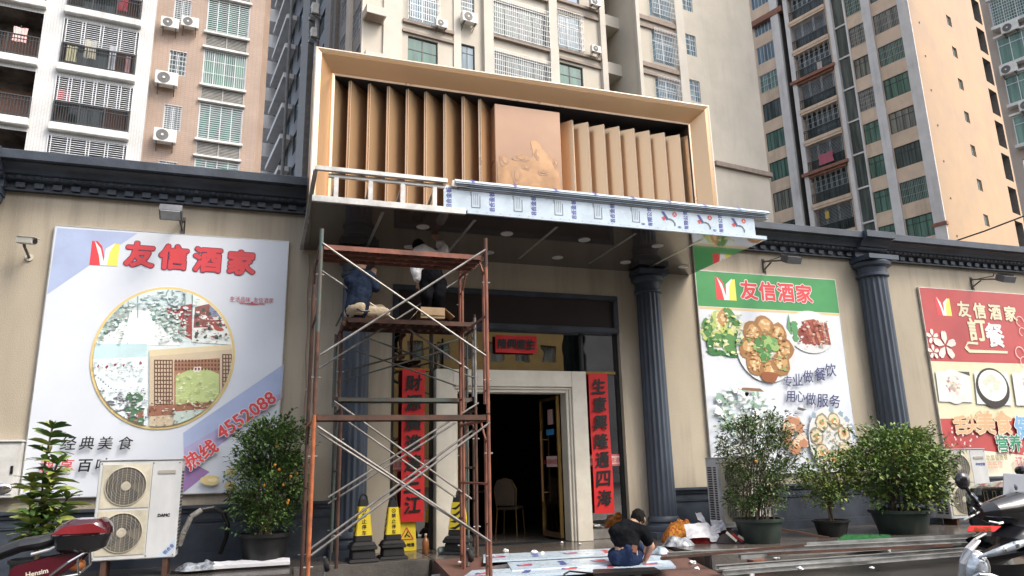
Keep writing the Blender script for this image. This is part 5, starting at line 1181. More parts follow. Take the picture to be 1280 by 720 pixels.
# ================================================================ plants
BARK = mat('bark', (0.13,0.095,0.06), 0.9, var=0.25, scale=14); SOIL = mat('soil', (0.05,0.036,0.026), 0.95, var=0.3, scale=12)
POTG = mat('dark_green_pot', (0.03,0.048,0.04), 0.45, var=0.2, scale=4); POTK = mat('black_pot', (0.018,0.019,0.02), 0.5, var=0.2)
def leafm(name, c, c2, r=0.42):
    m = mat(name, c, r, col2=c2, scale=7.0, var=0.3, spec=0.4)
    m.node_tree.nodes['Principled BSDF'].inputs['Subsurface Weight'].default_value = 0.0
    return m
LF_D = leafm('leaf_dark_green', (0.06,0.125,0.035), (0.03,0.07,0.02)); LF_M = leafm('leaf_mid_green', (0.12,0.2,0.05), (0.065,0.12,0.03)); LF_Y = leafm('leaf_yellow_green', (0.33,0.36,0.09), (0.16,0.22,0.045)); LF_B = leafm('leaf_bright_green', (0.19,0.29,0.07), (0.1,0.17,0.04)); LF_S = leafm('leaf_dry_pale', (0.3,0.29,0.16), (0.14,0.15,0.07))
ORANGE = mat('kumquat_skin', (0.75,0.3,0.03), 0.4, var=0.12)
def leaf_at(mb, p, d, up, L, W, m, curl=0.25):
    d = d.normalized(); s_ = d.cross(up)
    if s_.length < 1e-4: s_ = d.orthogonal()
    s_.normalize(); n = s_.cross(d)
    a = p; b = p+d*L*0.45+n*L*0.06; c = p+d*L-n*L*curl
    e = s_*W*0.5; f = n*W*0.18
    mb.add([a, b+e+f, c, b-e+f, b], [(0,1,4),(1,2,4),(2,3,4),(3,0,4)], m)
def rv(r): 
    while True:
        v = Vector((r.uniform(-1,1), r.uniform(-1,1), r.uniform(-1,1)))
        if 0.05 < v.length < 1: return v
def pot(root, x, y, z, rt, rb, h, m_, tilt=0):
    m = MB(); m.lathe([(rb,0),(rb+0.01,0.01),(rt*0.95,h*0.86),(rt*0.955,h*0.88),(rt*1.04,h*0.885),(rt*1.05,h),(rt*0.96,h),(rt*0.93,h*0.9)], (x,y,z), m_, 32); m.build('pot', root, smooth=35)
    m = MB(); m.lathe([(rt*0.92,h*0.88),(rt*0.5,h*0.92)], (x,y,z), SOIL, 20); m.build('soil', root)
def bush(label, name, cat, x, y, z, env, nst, ncl, nlf, L, W, mats_, stem_r, potd, seed, fruit=0, weep=0.0, spray=0.0):
    """env(t) -> (rx, ry, dx): half widths and drift of the crown at height fraction t; leaves sit in clumps on twigs."""
    r = random.Random(seed); root = thing(name, label, cat, (x, y, z), group='potted plants along the restaurant wall')
    if potd: pot(root, x, y, z, *potd[:3], potd[3]); zb = z+potd[2]*0.9
    else: zb = z
    z0, z1 = env['z0'], env['z1']; st = MB(); lf = MB(); tips = []
    for i in range(nst):
        a = r.uniform(0, 2*pi); p = Vector((x+r.uniform(-1,1)*env['base'], y+r.uniform(-1,1)*env['base'], zb-0.02)); t1 = r.uniform(0.6, 1.0); hz = z0+(z1-z0)*t1
        rx, ry, dx = env['f'](t1); q = Vector((x+dx+cos(a)*rx*0.6*r.random(), y+sin(a)*ry*0.6*r.random(), hz)); k = 6; pts = []
        for j in range(k+1):
            t = j/k; pts.append(p.lerp(q, t)+Vector((r.uniform(-1,1), r.uniform(-1,1), 0))*0.03*(1 if 0 < j < k else 0))
        for j in range(k): st.tube(pts[j], pts[j+1], stem_r*(1-0.75*j/k), BARK, 6, stem_r*(1-0.75*(j+1)/k))
        tips += pts[2:]
    for i in range(ncl):
        t = r.random()**0.85; rx, ry, dx = env['f'](t); a = r.uniform(0, 2*pi); q = sqrt(r.uniform(0.08, 1.0))
        wob = 1+0.42*NZ.noise(Vector((cos(a)*1.4+seed, sin(a)*1.4, t*3.2)))
        c = Vector((x+dx+cos(a)*rx*q*wob, y+sin(a)*ry*q*wob, z0+(z1-z0)*t*(0.94+0.1*wob-0.04)))
        if NZ.noise(c*4.2+Vector((seed,0,0))) < -0.16: continue
        near = min(tips, key=lambda s_: (s_-c).length_squared)
        st.tube(near, c, stem_r*0.35, BARK, 4, stem_r*0.15)
        out = (c-Vector((x+dx*0.5, y, c.z-0.25*(z1-z0)*0.3))).normalized(); mm = mats_[min(len(mats_)-1, int(r.random()**1.3*len(mats_)))]; cr = L*r.uniform(1.3, 2.6)
        for j in range(int(nlf*r.uniform(0.5, 1.4))):
            v = rv(r); p = c+Vector((v.x*cr, v.y*cr, v.z*cr*0.8)); d = (out*0.6+v+Vector((0,0,0.25-weep))).normalized()
            leaf_at(lf, p, d, (Vector((0,0,1))+rv(r)*0.7), L*r.uniform(0.6, 1.25), W*r.uniform(0.7, 1.2), mm if r.random() < 0.75 else mats_[r.randrange(len(mats_))], r.uniform(0.05, 0.35))
        if spray and r.random() < spray:
            e = c+(out+Vector((0,0,0.5))).normalized()*L*r.uniform(2, 5); st.tube(c, e, stem_r*0.15, BARK, 4)
            for j in range(9): p = c.lerp(e, (j+1)/9); leaf_at(lf, p, rv(r)+(e-c).normalized()*0.6, Vector((0,0,1)), L, W, mm)
    st.build('stem', root, smooth=True); lf.build('foliage', root)
    for i in range(fruit):
        t = r.uniform(0.2, 0.85); rx, ry, dx = env['f'](t); a = r.uniform(pi*1.05, pi*1.95); c = Vector((x+dx+cos(a)*rx*0.95, y+sin(a)*ry*0.98, z0+(z1-z0)*t)); m = MB(); m.sphere(c, 0.019, ORANGE, 10, (1,1,1.1)); m.build('kumquat', root, smooth='all')
    return root
def colf(rx, ry, top=0.55, bot=0.75, lean=0.0):
    def f(t): k = (bot+(1-bot)*min(1, t/0.3)) if t < 0.3 else (1 if t < 0.75 else 1-(1-top)*((t-0.75)/0.25)**2); return rx*k, ry*k, lean*t
    return f
bush('tall bushy kumquat tree with orange fruit in a black pot, left of the scaffolding', 'potted_tree', 'plant', 0.06, -0.72, 0.25, dict(z0=0.72, z1=2.12, base=0.08, f=colf(0.47, 0.4, 0.45, 0.8, 0.06)), 14, 520, 19, 0.066, 0.04, [LF_D, LF_M, LF_M, LF_B], 0.014, (0.33, 0.24, 0.42, POTK), 11, fruit=11, spray=0.12)
bush('tall upright potted tree with dry inner twigs, right of the cloth heap', 'potted_tree', 'plant', 7.2, -1.62, 0.22, dict(z0=0.7, z1=2.1, base=0.2, f=lambda t: (0.42+0.34*t if t < 0.8 else 0.7*(1.35-t*0.6), 0.4+0.1*t, 0.22*t)), 26, 480, 17, 0.062, 0.035, [LF_D, LF_M, LF_M, LF_S], 0.011, (0.36, 0.27, 0.38, POTG), 12, fruit=3, spray=0.16)
bush('small light green shrub in a black pot between the tall tree and the big bush', 'potted_shrub', 'plant', 8.72, -1.42, 0.24, dict(z0=0.72, z1=1.48, base=0.05, f=lambda t: (0.5 if 0.35 < t < 0.9 else 0.36, 0.32, 0.06)), 8, 170, 15, 0.07, 0.045, [LF_B, LF_M, LF_Y], 0.014, (0.28, 0.2, 0.26, POTK), 13, spray=0.22)
bush('wide bushy yellow green shrub in a large green pot beside the black car', 'potted_shrub', 'plant', 9.98, -1.6, 0.2, dict(z0=0.72, z1=1.86, base=0.16, f=lambda t: (0.55+0.9*t if t < 0.5 else 1.02*sqrt(max(0.05, 1-((t-0.5)/0.55)**2)), 0.6*(0.6+0.4*sin(pi*min(1, t+0.15))), 0.12)), 15, 400, 19, 0.095, 0.056, [LF_B, LF_M, LF_Y, LF_M], 0.018, (0.47, 0.33, 0.42, POTG), 14, spray=0.28)
# dracaena with strap leaves in whorls
r = thing('potted_plant', 'thin dracaena with variegated strap leaves standing left of the two-fan air conditioner', 'plant', (-2.46, -1.3, 0.2), group='potted plants along the restaurant wall')
pot(r, -2.46, -1.3, 0.2, 0.25, 0.19, 0.35, POTK); st = MB(); lf = MB(); rr = random.Random(5)
for (dx, dy, ht, n0) in ((0.0, 0.0, 2.02, 12), (0.11, -0.06, 1.6, 9), (-0.15, 0.05, 1.4, 8), (0.24, 0.03, 1.2, 7), (-0.05, -0.15, 1.0, 6)):
    pts = [Vector((-2.46+dx*t+0.02*sin(t*7), -1.3+dy*t, 0.5+(ht-0.5)*t)) for t in [i/8 for i in range(9)]]
    for a, b in zip(pts, pts[1:]): st.tube(a, b, 0.013, BARK, 6)
    k = n0
    for i in range(k):
        t = 0.3+0.7*(i/(k-1)); c = pts[0].lerp(pts[-1], t); nl = 7 if i < k-1 else 9
        for j in range(nl):
            a = 2*pi*j/nl+i*0.8+rr.uniform(-.2,.2); up = rr.uniform(0.2, 0.9) if i < k-1 else rr.uniform(0.5, 1.5); d = Vector((cos(a), sin(a), up)).normalized(); L = rr.uniform(0.2, 0.32)*(0.85 if i == k-1 else 1)
            s_ = Matrix.Rotation(rr.uniform(-1.0,1.0), 3, d) @ d.cross(Vector((0,0,1))).normalized(); mm = rr.choice([LF_D, LF_M, LF_Y, LF_Y, LF_B]); q = []
            for e in range(5):
                f = e/4; pos = c+d*L*f+Vector((0,0,-0.17*L*f*f*2)); wv = 0.07*sin(pi*(0.12+0.86*f))**0.8; q += [pos-s_*wv/2+Vector((0,0,0.006)), pos, pos+s_*wv/2+Vector((0,0,0.006))]
            lf.add(q, [(3*e+g, 3*e+3+g, 3*e+4+g, 3*e+1+g) for e in range(4) for g in (0,1)], mm)
st.build('stem', r, smooth=True); lf.build('foliage', r)

# ================================================================ parking cones and caution board
YEL = mat('yellow_sheet', (0.78,0.6,0.03), 0.5, var=0.06)
def cone(label, x, y, hgt, turn=0.0):
    r = thing('parking_cone', label, 'cone', (x, y, PZ0), turn, 'no parking cones beside the doorway')
    k = hgt/0.9; m = MB()
    def sq(w0, z0, w1, z1): m.hexa([(-w0*k,-w0*k,z0*k),(w0*k,-w0*k,z0*k),(w0*k,w0*k,z0*k),(-w0*k,w0*k,z0*k),(-w1*k,-w1*k,z1*k),(w1*k,-w1*k,z1*k),(w1*k,w1*k,z1*k),(-w1*k,w1*k,z1*k)], RUBBER)
    sq(0.205, 0, 0.19, 0.04); sq(0.155, 0.041, 0.145, 0.15); sq(0.175, 0.151, 0.17, 0.2); sq(0.165, 0.201, 0.13, 0.25); m.build('base', r, local=True, bevel=0.01)
    m = MB(); m.hexa([(-0.115*k,-0.115*k,0.251*k),(0.115*k,-0.115*k,0.251*k),(0.115*k,0.115*k,0.251*k),(-0.115*k,0.115*k,0.251*k),(-0.055*k,-0.055*k,0.79*k),(0.055*k,-0.055*k,0.79*k),(0.055*k,0.055*k,0.79*k),(-0.055*k,0.055*k,0.79*k)], RUBBER); m.build('body', r, local=True, bevel=0.01)
    m = MB(); pts = [Vector((0.045*cos(t)*k, 0, (0.80+0.055*sin(t))*k)) for t in [pi*i/8 for i in range(9)]]; m.path([Vector((0.045*k,0,0.77*k))]+pts+[Vector((-0.045*k,0,0.77*k))], 0.014*k, RUBBER, 8); m.build('handle', r, local=True, smooth=True)
    wz = lambda z: (0.115-(0.06)*(z-0.251)/0.539)*k
    for sd in range(4):
        R = Matrix.Rotation(sd*pi/2, 3, 'Z'); m = MB(); z0, z1 = 0.33, 0.70; e = 0.006
        A = [(-wz(z0)*0.96,-wz(z0)-e,z0*k),(wz(z0)*0.96,-wz(z0)-e,z0*k),(wz(z1)*0.96,-wz(z1)-e,z1*k),(-wz(z1)*0.96,-wz(z1)-e,z1*k)]
        m.add([R @ Vector(p) for p in A]+[R @ (Vector(p)+Vector((0,0.006,0))) for p in A], [(0,1,2,3),(4,7,6,5),(0,4,5,1),(1,5,6,2),(2,6,7,3),(3,7,4,0)], YEL)
        v = (Vector(A[3])-Vector(A[0])); v.x = 0; v.normalize()
        if sd % 2 == 0:
            for i, c in enumerate('禁止停车'): z = 0.585-0.074*i; put_text(m, c, R @ Vector((0, -wz(z)-e, z*k)), R @ RT, R @ v, 0.058*k, PBLACK, 0.025, lift=0.002)
            c = Vector((0, -wz(0.652)-e-0.0015, 0.652*k)); ri = [(0.03*k*cos(2*pi*i/20), 0.03*k*sin(2*pi*i/20)) for i in range(20)]
            for i in range(20):
                a, b = ri[i], ri[(i+1) % 20]; m.add([R @ (c+RT*p[0]*s_+v*p[1]*s_) for p, s_ in ((a,1),(b,1),(b,0.72),(a,0.72))], [(0,1,2,3)], PBLACK)
            for s_ in (1,-1): m.add([R @ (c+RT*p[0]*k+v*p[1]*k) for p in ((-0.02,-0.02*s_-0.004),(-0.02,-0.02*s_+0.004),(0.02,0.02*s_+0.004),(0.02,0.02*s_-0.004))], [(0,1,2,3)][::1], PBLACK)
        else:
            for i in range(4): z = 0.35+0.088*i; w_ = wz(z)*0.95; m.add([R @ Vector(p) for p in ((-w_,-wz(z)-e-0.002,z*k),(0.0,-wz(z)-e-0.002,(z+0.02)*k),(w_*0.9,-wz(z+0.05)-e-0.002,(z+0.075)*k),(w_*0.9,-wz(z+0.02)-e-0.002,(z+0.035)*k),(0,-wz(z)-e-0.002,(z-0.02)*k))], [(0,1,2,3,4)], PBLACK)
        m.build('label', r, local=True)
cone('black no parking cone with yellow label, leftmost of three, beside the left column', 1.33, -1.0+0.12, 0.92, 0.05)
cone('black no parking cone with yellow label, between the left column cone and the caution board', 1.76, -0.75, 0.88, 0.0)
cone('black no parking cone turned sideways with striped label at the doorway', 2.73, -0.68, 0.92, 0.9)
r = thing('caution_board', 'yellow folding caution board with a warning triangle standing behind the second cone', 'sign', (2.1, 0.06, PZ0))
def slab4(mb, x0, x1, y0, z0, y1, z1, th, m_): mb.hexa([(x0,y0,z0),(x1,y0,z0),(x1,y0+th,z0),(x0,y0+th,z0),(x0+0.02,y1,z1),(x1-0.02,y1,z1),(x1-0.02,y1+th,z1),(x0+0.02,y1+th,z1)], m_)
m = MB(); slab4(m, 1.95, 2.25, 0.0, PZ0, 0.06, 0.88, 0.01, YEL); fp = m.build('front_panel', r, bevel=0.004)
m = MB(); slab4(m, 1.95, 2.25, 0.13, PZ0, 0.085, 0.88, 0.01, YEL); m.build('back_panel', r, bevel=0.004)
m = MB(); sl = Vector((0,0.06,0.63)).normalized(); o = Vector((2.1,0.0,PZ0)); nn = RT.cross(sl)
at = lambda a, b, e=0.003: o+RT*a+sl*b+nn*e
for (A, B) in (((-0.1,0.17),(0.1,0.17)),((0.1,0.17),(0,0.34)),((0,0.34),(-0.1,0.17))): m.bar(at(*A), at(*B), 0.016, 0.004, INKR, nn)
m.bar(at(-0.03,0.2), at(0.02,0.28), 0.02, 0.004, PBLACK, nn); m.bar(at(0.0,0.24), at(0.05,0.2), 0.016, 0.004, PBLACK, nn); put_text(m, '小心地滑', at(0, 0.09), RT, sl, 0.055, PBLACK, 0.03, lift=0.003); m.build('lettering', fp)

# ================================================================ people
SKIN = mat('skin', (0.42,0.25,0.17), 0.55, var=0.06, scale=6); HAIR = mat('black_hair', (0.008,0.007,0.006), 0.7, var=0.3, scale=30, bump=1.0, bscale=70, spec=0.15)
def flesh(name, J, E_, m_, side, vox=0.009, grow=0.0, sm=4):
    """One continuous surface over the joints J {name: (pos, radius)} and bones E_: tapered limbs fused by a voxel remesh."""
    side = Vector(side).normalized(); mb = MB(); nn = 14
    rad = lambda r: (r[0]+grow, r[1]+grow) if isinstance(r, tuple) else (r+grow, r+grow)
    def axes(d):
        a = side-d*side.dot(d)
        a = a.normalized() if a.length > 0.2 else d.orthogonal().normalized()
        return a, d.cross(a).normalized()
    for p, q in E_:
        P, Q = Vector(J[p][0]), Vector(J[q][0]); d = Q-P
        if d.length < 1e-5: continue
        d.normalize(); a, b = axes(d); rp, rq = rad(J[p][1]), rad(J[q][1]); rows = []
        k = 4
        for j in range(k+1):
            t = -pi/2*(1-j/k); rows.append((P+d*sin(t)*min(rp), rp, cos(t)))
        for j in range(k+1):
            t = pi/2*j/k; rows.append((Q+d*sin(t)*min(rq), rq, cos(t)))
        vs = [c+a*cos(2*pi*i/nn)*r[0]*max(f, 0.02)+b*sin(2*pi*i/nn)*r[1]*max(f, 0.02) for c, r, f in rows for i in range(nn)]; R_ = len(rows)
        mb.add(vs, [(j*nn+i, j*nn+(i+1) % nn, (j+1)*nn+(i+1) % nn, (j+1)*nn+i) for j in range(R_-1) for i in range(nn)]+[tuple(reversed(range(nn))), tuple(range((R_-1)*nn, R_*nn))], m_)
    o = mb.build(name); md = o.modifiers.new('fuse', 'REMESH'); md.mode = 'VOXEL'; md.voxel_size = vox; md.use_smooth_shade = True
    s_ = o.modifiers.new('soft', 'SMOOTH'); s_.factor = 0.5; s_.iterations = sm
    bpy.context.view_layer.update()
    ne = bpy.data.meshes.new_from_object(o.evaluated_get(bpy.context.evaluated_depsgraph_get())); bpy.data.objects.remove(o); ne.name = name
    ne.materials.clear(); ne.materials.append(m_)
    ne.polygons.foreach_set('use_smooth', [True]*len(ne.polygons)); ne.polygons.foreach_set('material_index', [0]*len(ne.polygons))
    o = bpy.data.objects.new(name, ne); COL.objects.link(o)
    return o
def hand(J, E_, wrist, wname, d, side, curl, pal, sgn=1):
    """Palm and five bent fingers past the wrist: d forward, side across, pal palm normal."""
    d, side, pal = Vector(d).normalized(), Vector(side).normalized(), Vector(pal).normalized()
    w_ = Vector(wrist); pc = w_+d*0.05; pn = wname+'_palm'; J[pn] = (pc, (0.036, 0.018)); E_.append((wname, pn))
    for i, (off, L) in enumerate(((-0.03,0.062),(-0.01,0.072),(0.011,0.068),(0.03,0.052))):
        k = w_+d*0.085+side*off; a = k+(d*cos(curl*0.5)+pal*sin(curl*0.5))*L*0.55; b = a+(d*cos(curl*1.3)+pal*sin(curl*1.3))*L*0.5
        for nm, p, r in ((f'{wname}k{i}', k, 0.0115), (f'{wname}a{i}', a, 0.0095), (f'{wname}b{i}', b, 0.008)): J[nm] = (p, r)
        E_ += [(pn, f'{wname}k{i}'), (f'{wname}k{i}', f'{wname}a{i}'), (f'{wname}a{i}', f'{wname}b{i}')]
    t0 = w_+d*0.035-side*0.035*sgn; t1 = t0+(d*0.7-side*0.6*sgn+pal*0.3).normalized()*0.035; t2 = t1+(d*0.95+pal*0.3).normalized()*0.028
    for nm, p, r in ((wname+'t0', t0, 0.014), (wname+'t1', t1, 0.011), (wname+'t2', t2, 0.009)): J[nm] = (p, r)
    E_ += [(pn, wname+'t0'), (wname+'t0', wname+'t1'), (wname+'t1', wname+'t2')]
def head_parts(root, c, fwd, up, r=0.1, hair=True):
    """Ears, nose, eyes, brows, mouth and a cap of short hair round a head centre c."""
    c = Vector(c); f = Vector(fwd).normalized(); up = Vector(up); s_ = f.cross(up).normalized(); u = s_.cross(f).normalized()
    R = Matrix((s_, f, u)).transposed()
    m = MB()
    for q in (1, -1): m.sphere(c+s_*q*r*0.86-f*r*0.05+u*-0.005, 0.03, SKIN, 10, (0.5,0.9,1.2))
    m.lathe([(0.012,0),(0.017,0.012),(0.006,0.028)], c+f*r*0.93-u*0.022, SKIN, 10, tuple(f-u*0.25)); m.build('face_relief', root, smooth='all')
    m = MB()
    for q in (1, -1): m.sphere(c+f*r*0.9+s_*q*0.034+u*0.012, 0.011, WHITEST, 8); m.sphere(c+f*(r*0.9+0.006)+s_*q*0.034+u*0.012, 0.0065, PBLACK, 8)
    m.build('eye', root, smooth='all')
    m = MB(); m.bar(c+f*r*0.93-s_*0.024-u*0.052, c+f*r*0.93+s_*0.024-u*0.052, 0.006, 0.009, vin((0.33,0.13,0.11)))
    m.build('mouth', root)
    if hair:
        rr = random.Random(8); bm = bmesh.new(); bmesh.ops.create_icosphere(bm, subdivisions=4, radius=1.0)
        kill = []
        for v in bm.verts:
            p = v.co.copy(); loc = R.inverted() @ (R @ p) ; x, y, z = p
            if (y > 0.5 and z < 0.45+0.25*abs(x)) or (z < -0.72) or (y > 0.1 and z < -0.1): kill.append(v)
            k = 1.02+0.05*sin(x*11+y*7)*cos(z*9)+rr.uniform(-0.035,0.035); v.co = Vector((x*r*0.93*k, y*r*1.1*k-0.006, z*r*1.2*k+0.016))
        bmesh.ops.delete(bm, geom=kill, context='VERTS')
        for v in bm.verts: v.co = inv_w(root) @ (c+R @ v.co)
        me = bpy.data.meshes.new('hair'); bm.to_mesh(me); bm.free(); me.materials.append(HAIR); me.polygons.foreach_set('use_smooth', [True]*len(me.polygons))
        o = bpy.data.objects.new('hair', me); COL.objects.link(o); adopt(o, root); WM[o.name] = wm(root).copy()
        sd_ = o.modifiers.new('thick', 'SOLIDIFY'); sd_.thickness = 0.012
def inv_w(o): return wm(o).inverted()
def person(label, J, E_, gar, headc, headf, headu, side=(1,0,0), hr=0.1):
    """The body is the top-level mesh; garments are child surfaces over parts of the same skeleton."""
    b = flesh('person', J, E_, SKIN, side, 0.0065, 0.0, 3); tag(b, label, 'person'); WM[b.name] = Matrix.Identity(4)
    for (nm, names, grow, mm) in gar:
        g = flesh(nm, J, [e for e in E_ if e[0] in names and e[1] in names], mm, side, 0.011, grow, 5)
        tx = bpy.data.textures.get('folds') or bpy.data.textures.new('folds', 'CLOUDS'); tx.noise_scale = 0.11
        dm = g.modifiers.new('folds', 'DISPLACE'); dm.texture = tx; dm.strength = 0.035; dm.mid_level = 0.45
        adopt(g, b); WM[g.name] = Matrix.Identity(4)
    head_parts(b, headc, headf, headu, hr)
    return b
SH_B = mat('black_cotton', (0.007,0.008,0.010), 1.0, spec=0.1, var=0.25, scale=9, bump=0.5, bscale=14); JEAN = mat('blue_denim', (0.011,0.018,0.045), 1.0, spec=0.1, col2=(0.024,0.038,0.085), scale=9, bump=0.4, bscale=22); SH_N = mat('navy_cotton', (0.018,0.027,0.05), 1.0, spec=0.1, var=0.25, scale=8, bump=0.5, bscale=14); KHAKI = mat('khaki_cotton', (0.42,0.35,0.25), 0.9, var=0.15, scale=8, bump=0.4, bscale=14); SH_W = mat('white_cotton', (0.7,0.7,0.71), 0.85, var=0.06, scale=8, bump=0.5, bscale=12); SLACK = mat('black_trousers', (0.006,0.006,0.008), 1.0, spec=0.1, var=0.2, scale=8, bump=0.4, bscale=14)
SOLE = mat('pale_sole', (0.5,0.42,0.33), 0.7); BELT = mat('belt_patch', (0.2,0.08,0.05), 0.6)

# ---- man squatting on the ramp, seen from behind
YM = -2.85
def pm(px, py, dy=0.0): return PY(px, py, YM+dy)
hip = pm(783, 694, 0.0); chest = pm(783, 667, 0.06); neck = pm(789, 657, 0.1); hd = pm(797.5, 651.5, 0.15)
J = {}; E_ = []
J['pelvis'] = (hip, (0.165, 0.125)); J['waist'] = (hip.lerp(chest, 0.42)+Vector((0,-0.02,0)), (0.145, 0.11)); J['chest'] = (hip.lerp(chest, 0.85), (0.165, 0.12)); J['collar'] = (chest+Vector((0.02,0.02,0.06)), (0.12, 0.085)); J['neck'] = (neck+Vector((0.0,0.02,0.01)), 0.055); J['head'] = (hd, 0.083); J['crown'] = (hd+Vector((0.03,0.03,0.045)), 0.077)
E_ += [('pelvis','waist'),('waist','chest'),('chest','collar'),('collar','neck'),('neck','head'),('head','crown')]
shL, shR = pm(768,665,0.08), pm(804.5,665,0.02)
J['shl'] = (shL, 0.066); J['shr'] = (shR, 0.066); E_ += [('collar','shl'),('collar','shr')]
elR, wrR = pm(814,683,0.0), pm(806,701,0.12)
J['elr'] = (shR.lerp(elR, 1), 0.046); J['slr'] = (shR.lerp(elR, 0.6), 0.056); J['wrr'] = (wrR, 0.03); E_ += [('shr','slr'),('slr','elr'),('elr','wrr')]
elL, wrL = pm(775,684,0.3), pm(795,702,0.36)
J['ell'] = (elL, 0.045); J['sll'] = (shL.lerp(elL, 0.6), 0.055); J['wrl'] = (wrL, 0.03); E_ += [('shl','sll'),('sll','ell'),('ell','wrl')]
hand(J, E_, wrR, 'wrr', (-0.4,0.3,-0.85), (0.7,0.7,0), 0.7, (-0.6,0.6,0.2)); hand(J, E_, wrL, 'wrl', (0.4,0.2,-0.85), (0.7,-0.7,0), 0.7, (0.6,0.6,0.2), -1)
gz = 0.105
kR = pm(797,684,0.33); aR = Vector((pm(798,712,0.0).x, YM+0.1, gz+0.09)); kL = pm(768,693,0.36); aL = Vector((pm(777,714,0.0).x, YM-0.02, gz+0.1))
for s_, hpx, k, a in (('r', 792, kR, aR), ('l', 772, kL, aL)):
    hp = pm(hpx, 697, 0.02); J['hp'+s_] = (hp, 0.095); J['th'+s_] = (hp.lerp(k, 0.5), 0.086); J['kn'+s_] = (k, 0.066); J['ca'+s_] = (k.lerp(a, 0.45)+Vector((0,-0.02,0)), 0.06); J['an'+s_] = (a, 0.04); J['he'+s_] = (a+Vector((0,-0.05,-0.05)), 0.036); J['to'+s_] = (a+Vector((0.03,0.17,-0.062)), 0.034)
    E_ += [('pelvis','hp'+s_),('hp'+s_,'th'+s_),('th'+s_,'kn'+s_),('kn'+s_,'ca'+s_),('ca'+s_,'an'+s_),('an'+s_,'he'+s_),('an'+s_,'to'+s_)]
man = person('man in a black T-shirt and blue jeans squatting on the ramp, seen from behind', J, E_,
    [('shirt', ['waist','chest','collar','shl','shr','slr','sll'], 0.014, SH_B), ('trousers', ['pelvis','hpr','hpl','thr','thl','knr','knl','car','cal'], 0.012, JEAN)],
    hd+Vector((0.012,0.012,0.02)), (0.75,0.6,-0.45), (0.25,0.25,1), hr=0.098)
for a in (aL, aR):
    m = MB(); m.sphere(a+Vector((0.01,0.06,-0.055)), 0.05, SOLE if a is aL else RUBBER, 14, (0.95,2.5,0.75)); m.bx(a.x-0.04, a.x+0.06, a.y-0.07, a.y+0.19, gz-0.015, gz+0.015, SOLE); m.build('shoe', man, smooth=40)
m = MB(); c = pm(793,686,-0.135); m.box(c, (0.075,0.01,0.085), BELT, Matrix.Rotation(0.2, 3, 'Y')); m.build('belt_patch', man, bevel=0.003)

# ---- man in navy sitting on the middle deck
Y1 = -1.72
def p1(px, py, dy=0.0): return PY(px, py, Y1+dy)
J = {}; E_ = []; hip = p1(446, 388); ch = p1(451, 356, 0.02); nk = p1(451, 338, 0.03); hd = p1(452, 328, 0.03)
J['pelvis'] = (hip, (0.15, 0.12)); J['waist'] = (hip.lerp(ch, 0.45), (0.14, 0.11)); J['chest'] = (ch, (0.165, 0.12)); J['collar'] = (p1(451,345,0.02), (0.12, 0.085)); J['neck'] = (nk, 0.052); J['head'] = (hd+Vector((0.01,0,0.03)), 0.083); J['crown'] = (hd+Vector((0.01,0,0.09)), 0.076)
E_ += [('pelvis','waist'),('waist','chest'),('chest','collar'),('collar','neck'),('neck','head'),('head','crown')]
sr, sl_ = p1(463,347,0.0), p1(438,350,0.0); er = p1(468,366,-0.1); wr = p1(463,348,0.12)
er = p1(469.5,360,-0.02); wr = p1(467,345,0.16); el = p1(441,372,0.2); wl = p1(460,384,0.3)
for n, a, b, c_ in (('r', sr, er, wr), ('l', sl_, el, wl)):
    J['sh'+n] = (a, 0.064); J['sl'+n] = (a.lerp(b, 0.6), 0.056); J['el'+n] = (b, 0.046); J['fo'+n] = (b.lerp(c_, 0.5), 0.042); J['wr'+n] = (c_, 0.03); E_ += [('collar','sh'+n),('sh'+n,'sl'+n),('sl'+n,'el'+n),('el'+n,'fo'+n),('fo'+n,'wr'+n)]
hand(J, E_, wr, 'wrr', (0.1,0.3,1), (1,0,0), 0.8, (0,1,0)); hand(J, E_, wl, 'wrl', (0.8,0.2,-0.2), (0,1,0.2), 0.5, (0,0,-1))
for n, hx, kn, an in (('r', 454, p1(481,391,0.02), p1(470,397,0.34)), ('l', 440, p1(476,387,0.36), p1(460,395,0.5))):
    hp = p1(hx, 391, 0.05 if n == 'r' else 0.14); J['hp'+n] = (hp, 0.09); J['th'+n] = (hp.lerp(kn, 0.5), 0.08); J['kn'+n] = (kn, 0.062); J['ca'+n] = (kn.lerp(an, 0.5), 0.052); J['an'+n] = (an, 0.036); J['to'+n] = (an+Vector((0.12,0.1,-0.03)), 0.03)
    E_ += [('pelvis','hp'+n),('hp'+n,'th'+n),('th'+n,'kn'+n),('kn'+n,'ca'+n),('ca'+n,'an'+n),('an'+n,'to'+n)]
pp = person('worker in a navy long sleeved shirt and khaki trousers sitting on the middle scaffold deck', J, E_,
    [('shirt', ['pelvis','waist','chest','collar','shr','shl','slr','sll','elr','ell','for','fol'], 0.016, SH_N), ('trousers', ['pelvis','hpr','hpl','thr','thl','knr','knl','car','cal','anr','anl'], 0.012, KHAKI)],
    hd+Vector((0.01,0.0,0.05)), (0.7,0.7,0.15), (0,0,1), hr=0.098)
m = MB(); a, b = p1(431,391,-0.14), p1(462,388,-0.12); m.path([p1(446,386,-0.17), p1(452,389,-0.2), p1(462,389,-0.18)], 0.012, PBLACK, 8); m.build('belt', pp, smooth=True)
for n in 'rl':
    m = MB(); m.sphere(J['an'+n][0]+Vector((0.07,0.05,-0.02)), 0.045, RUBBER, 12, (1.9,1.2,0.8)); m.build('shoe', pp, smooth='all')

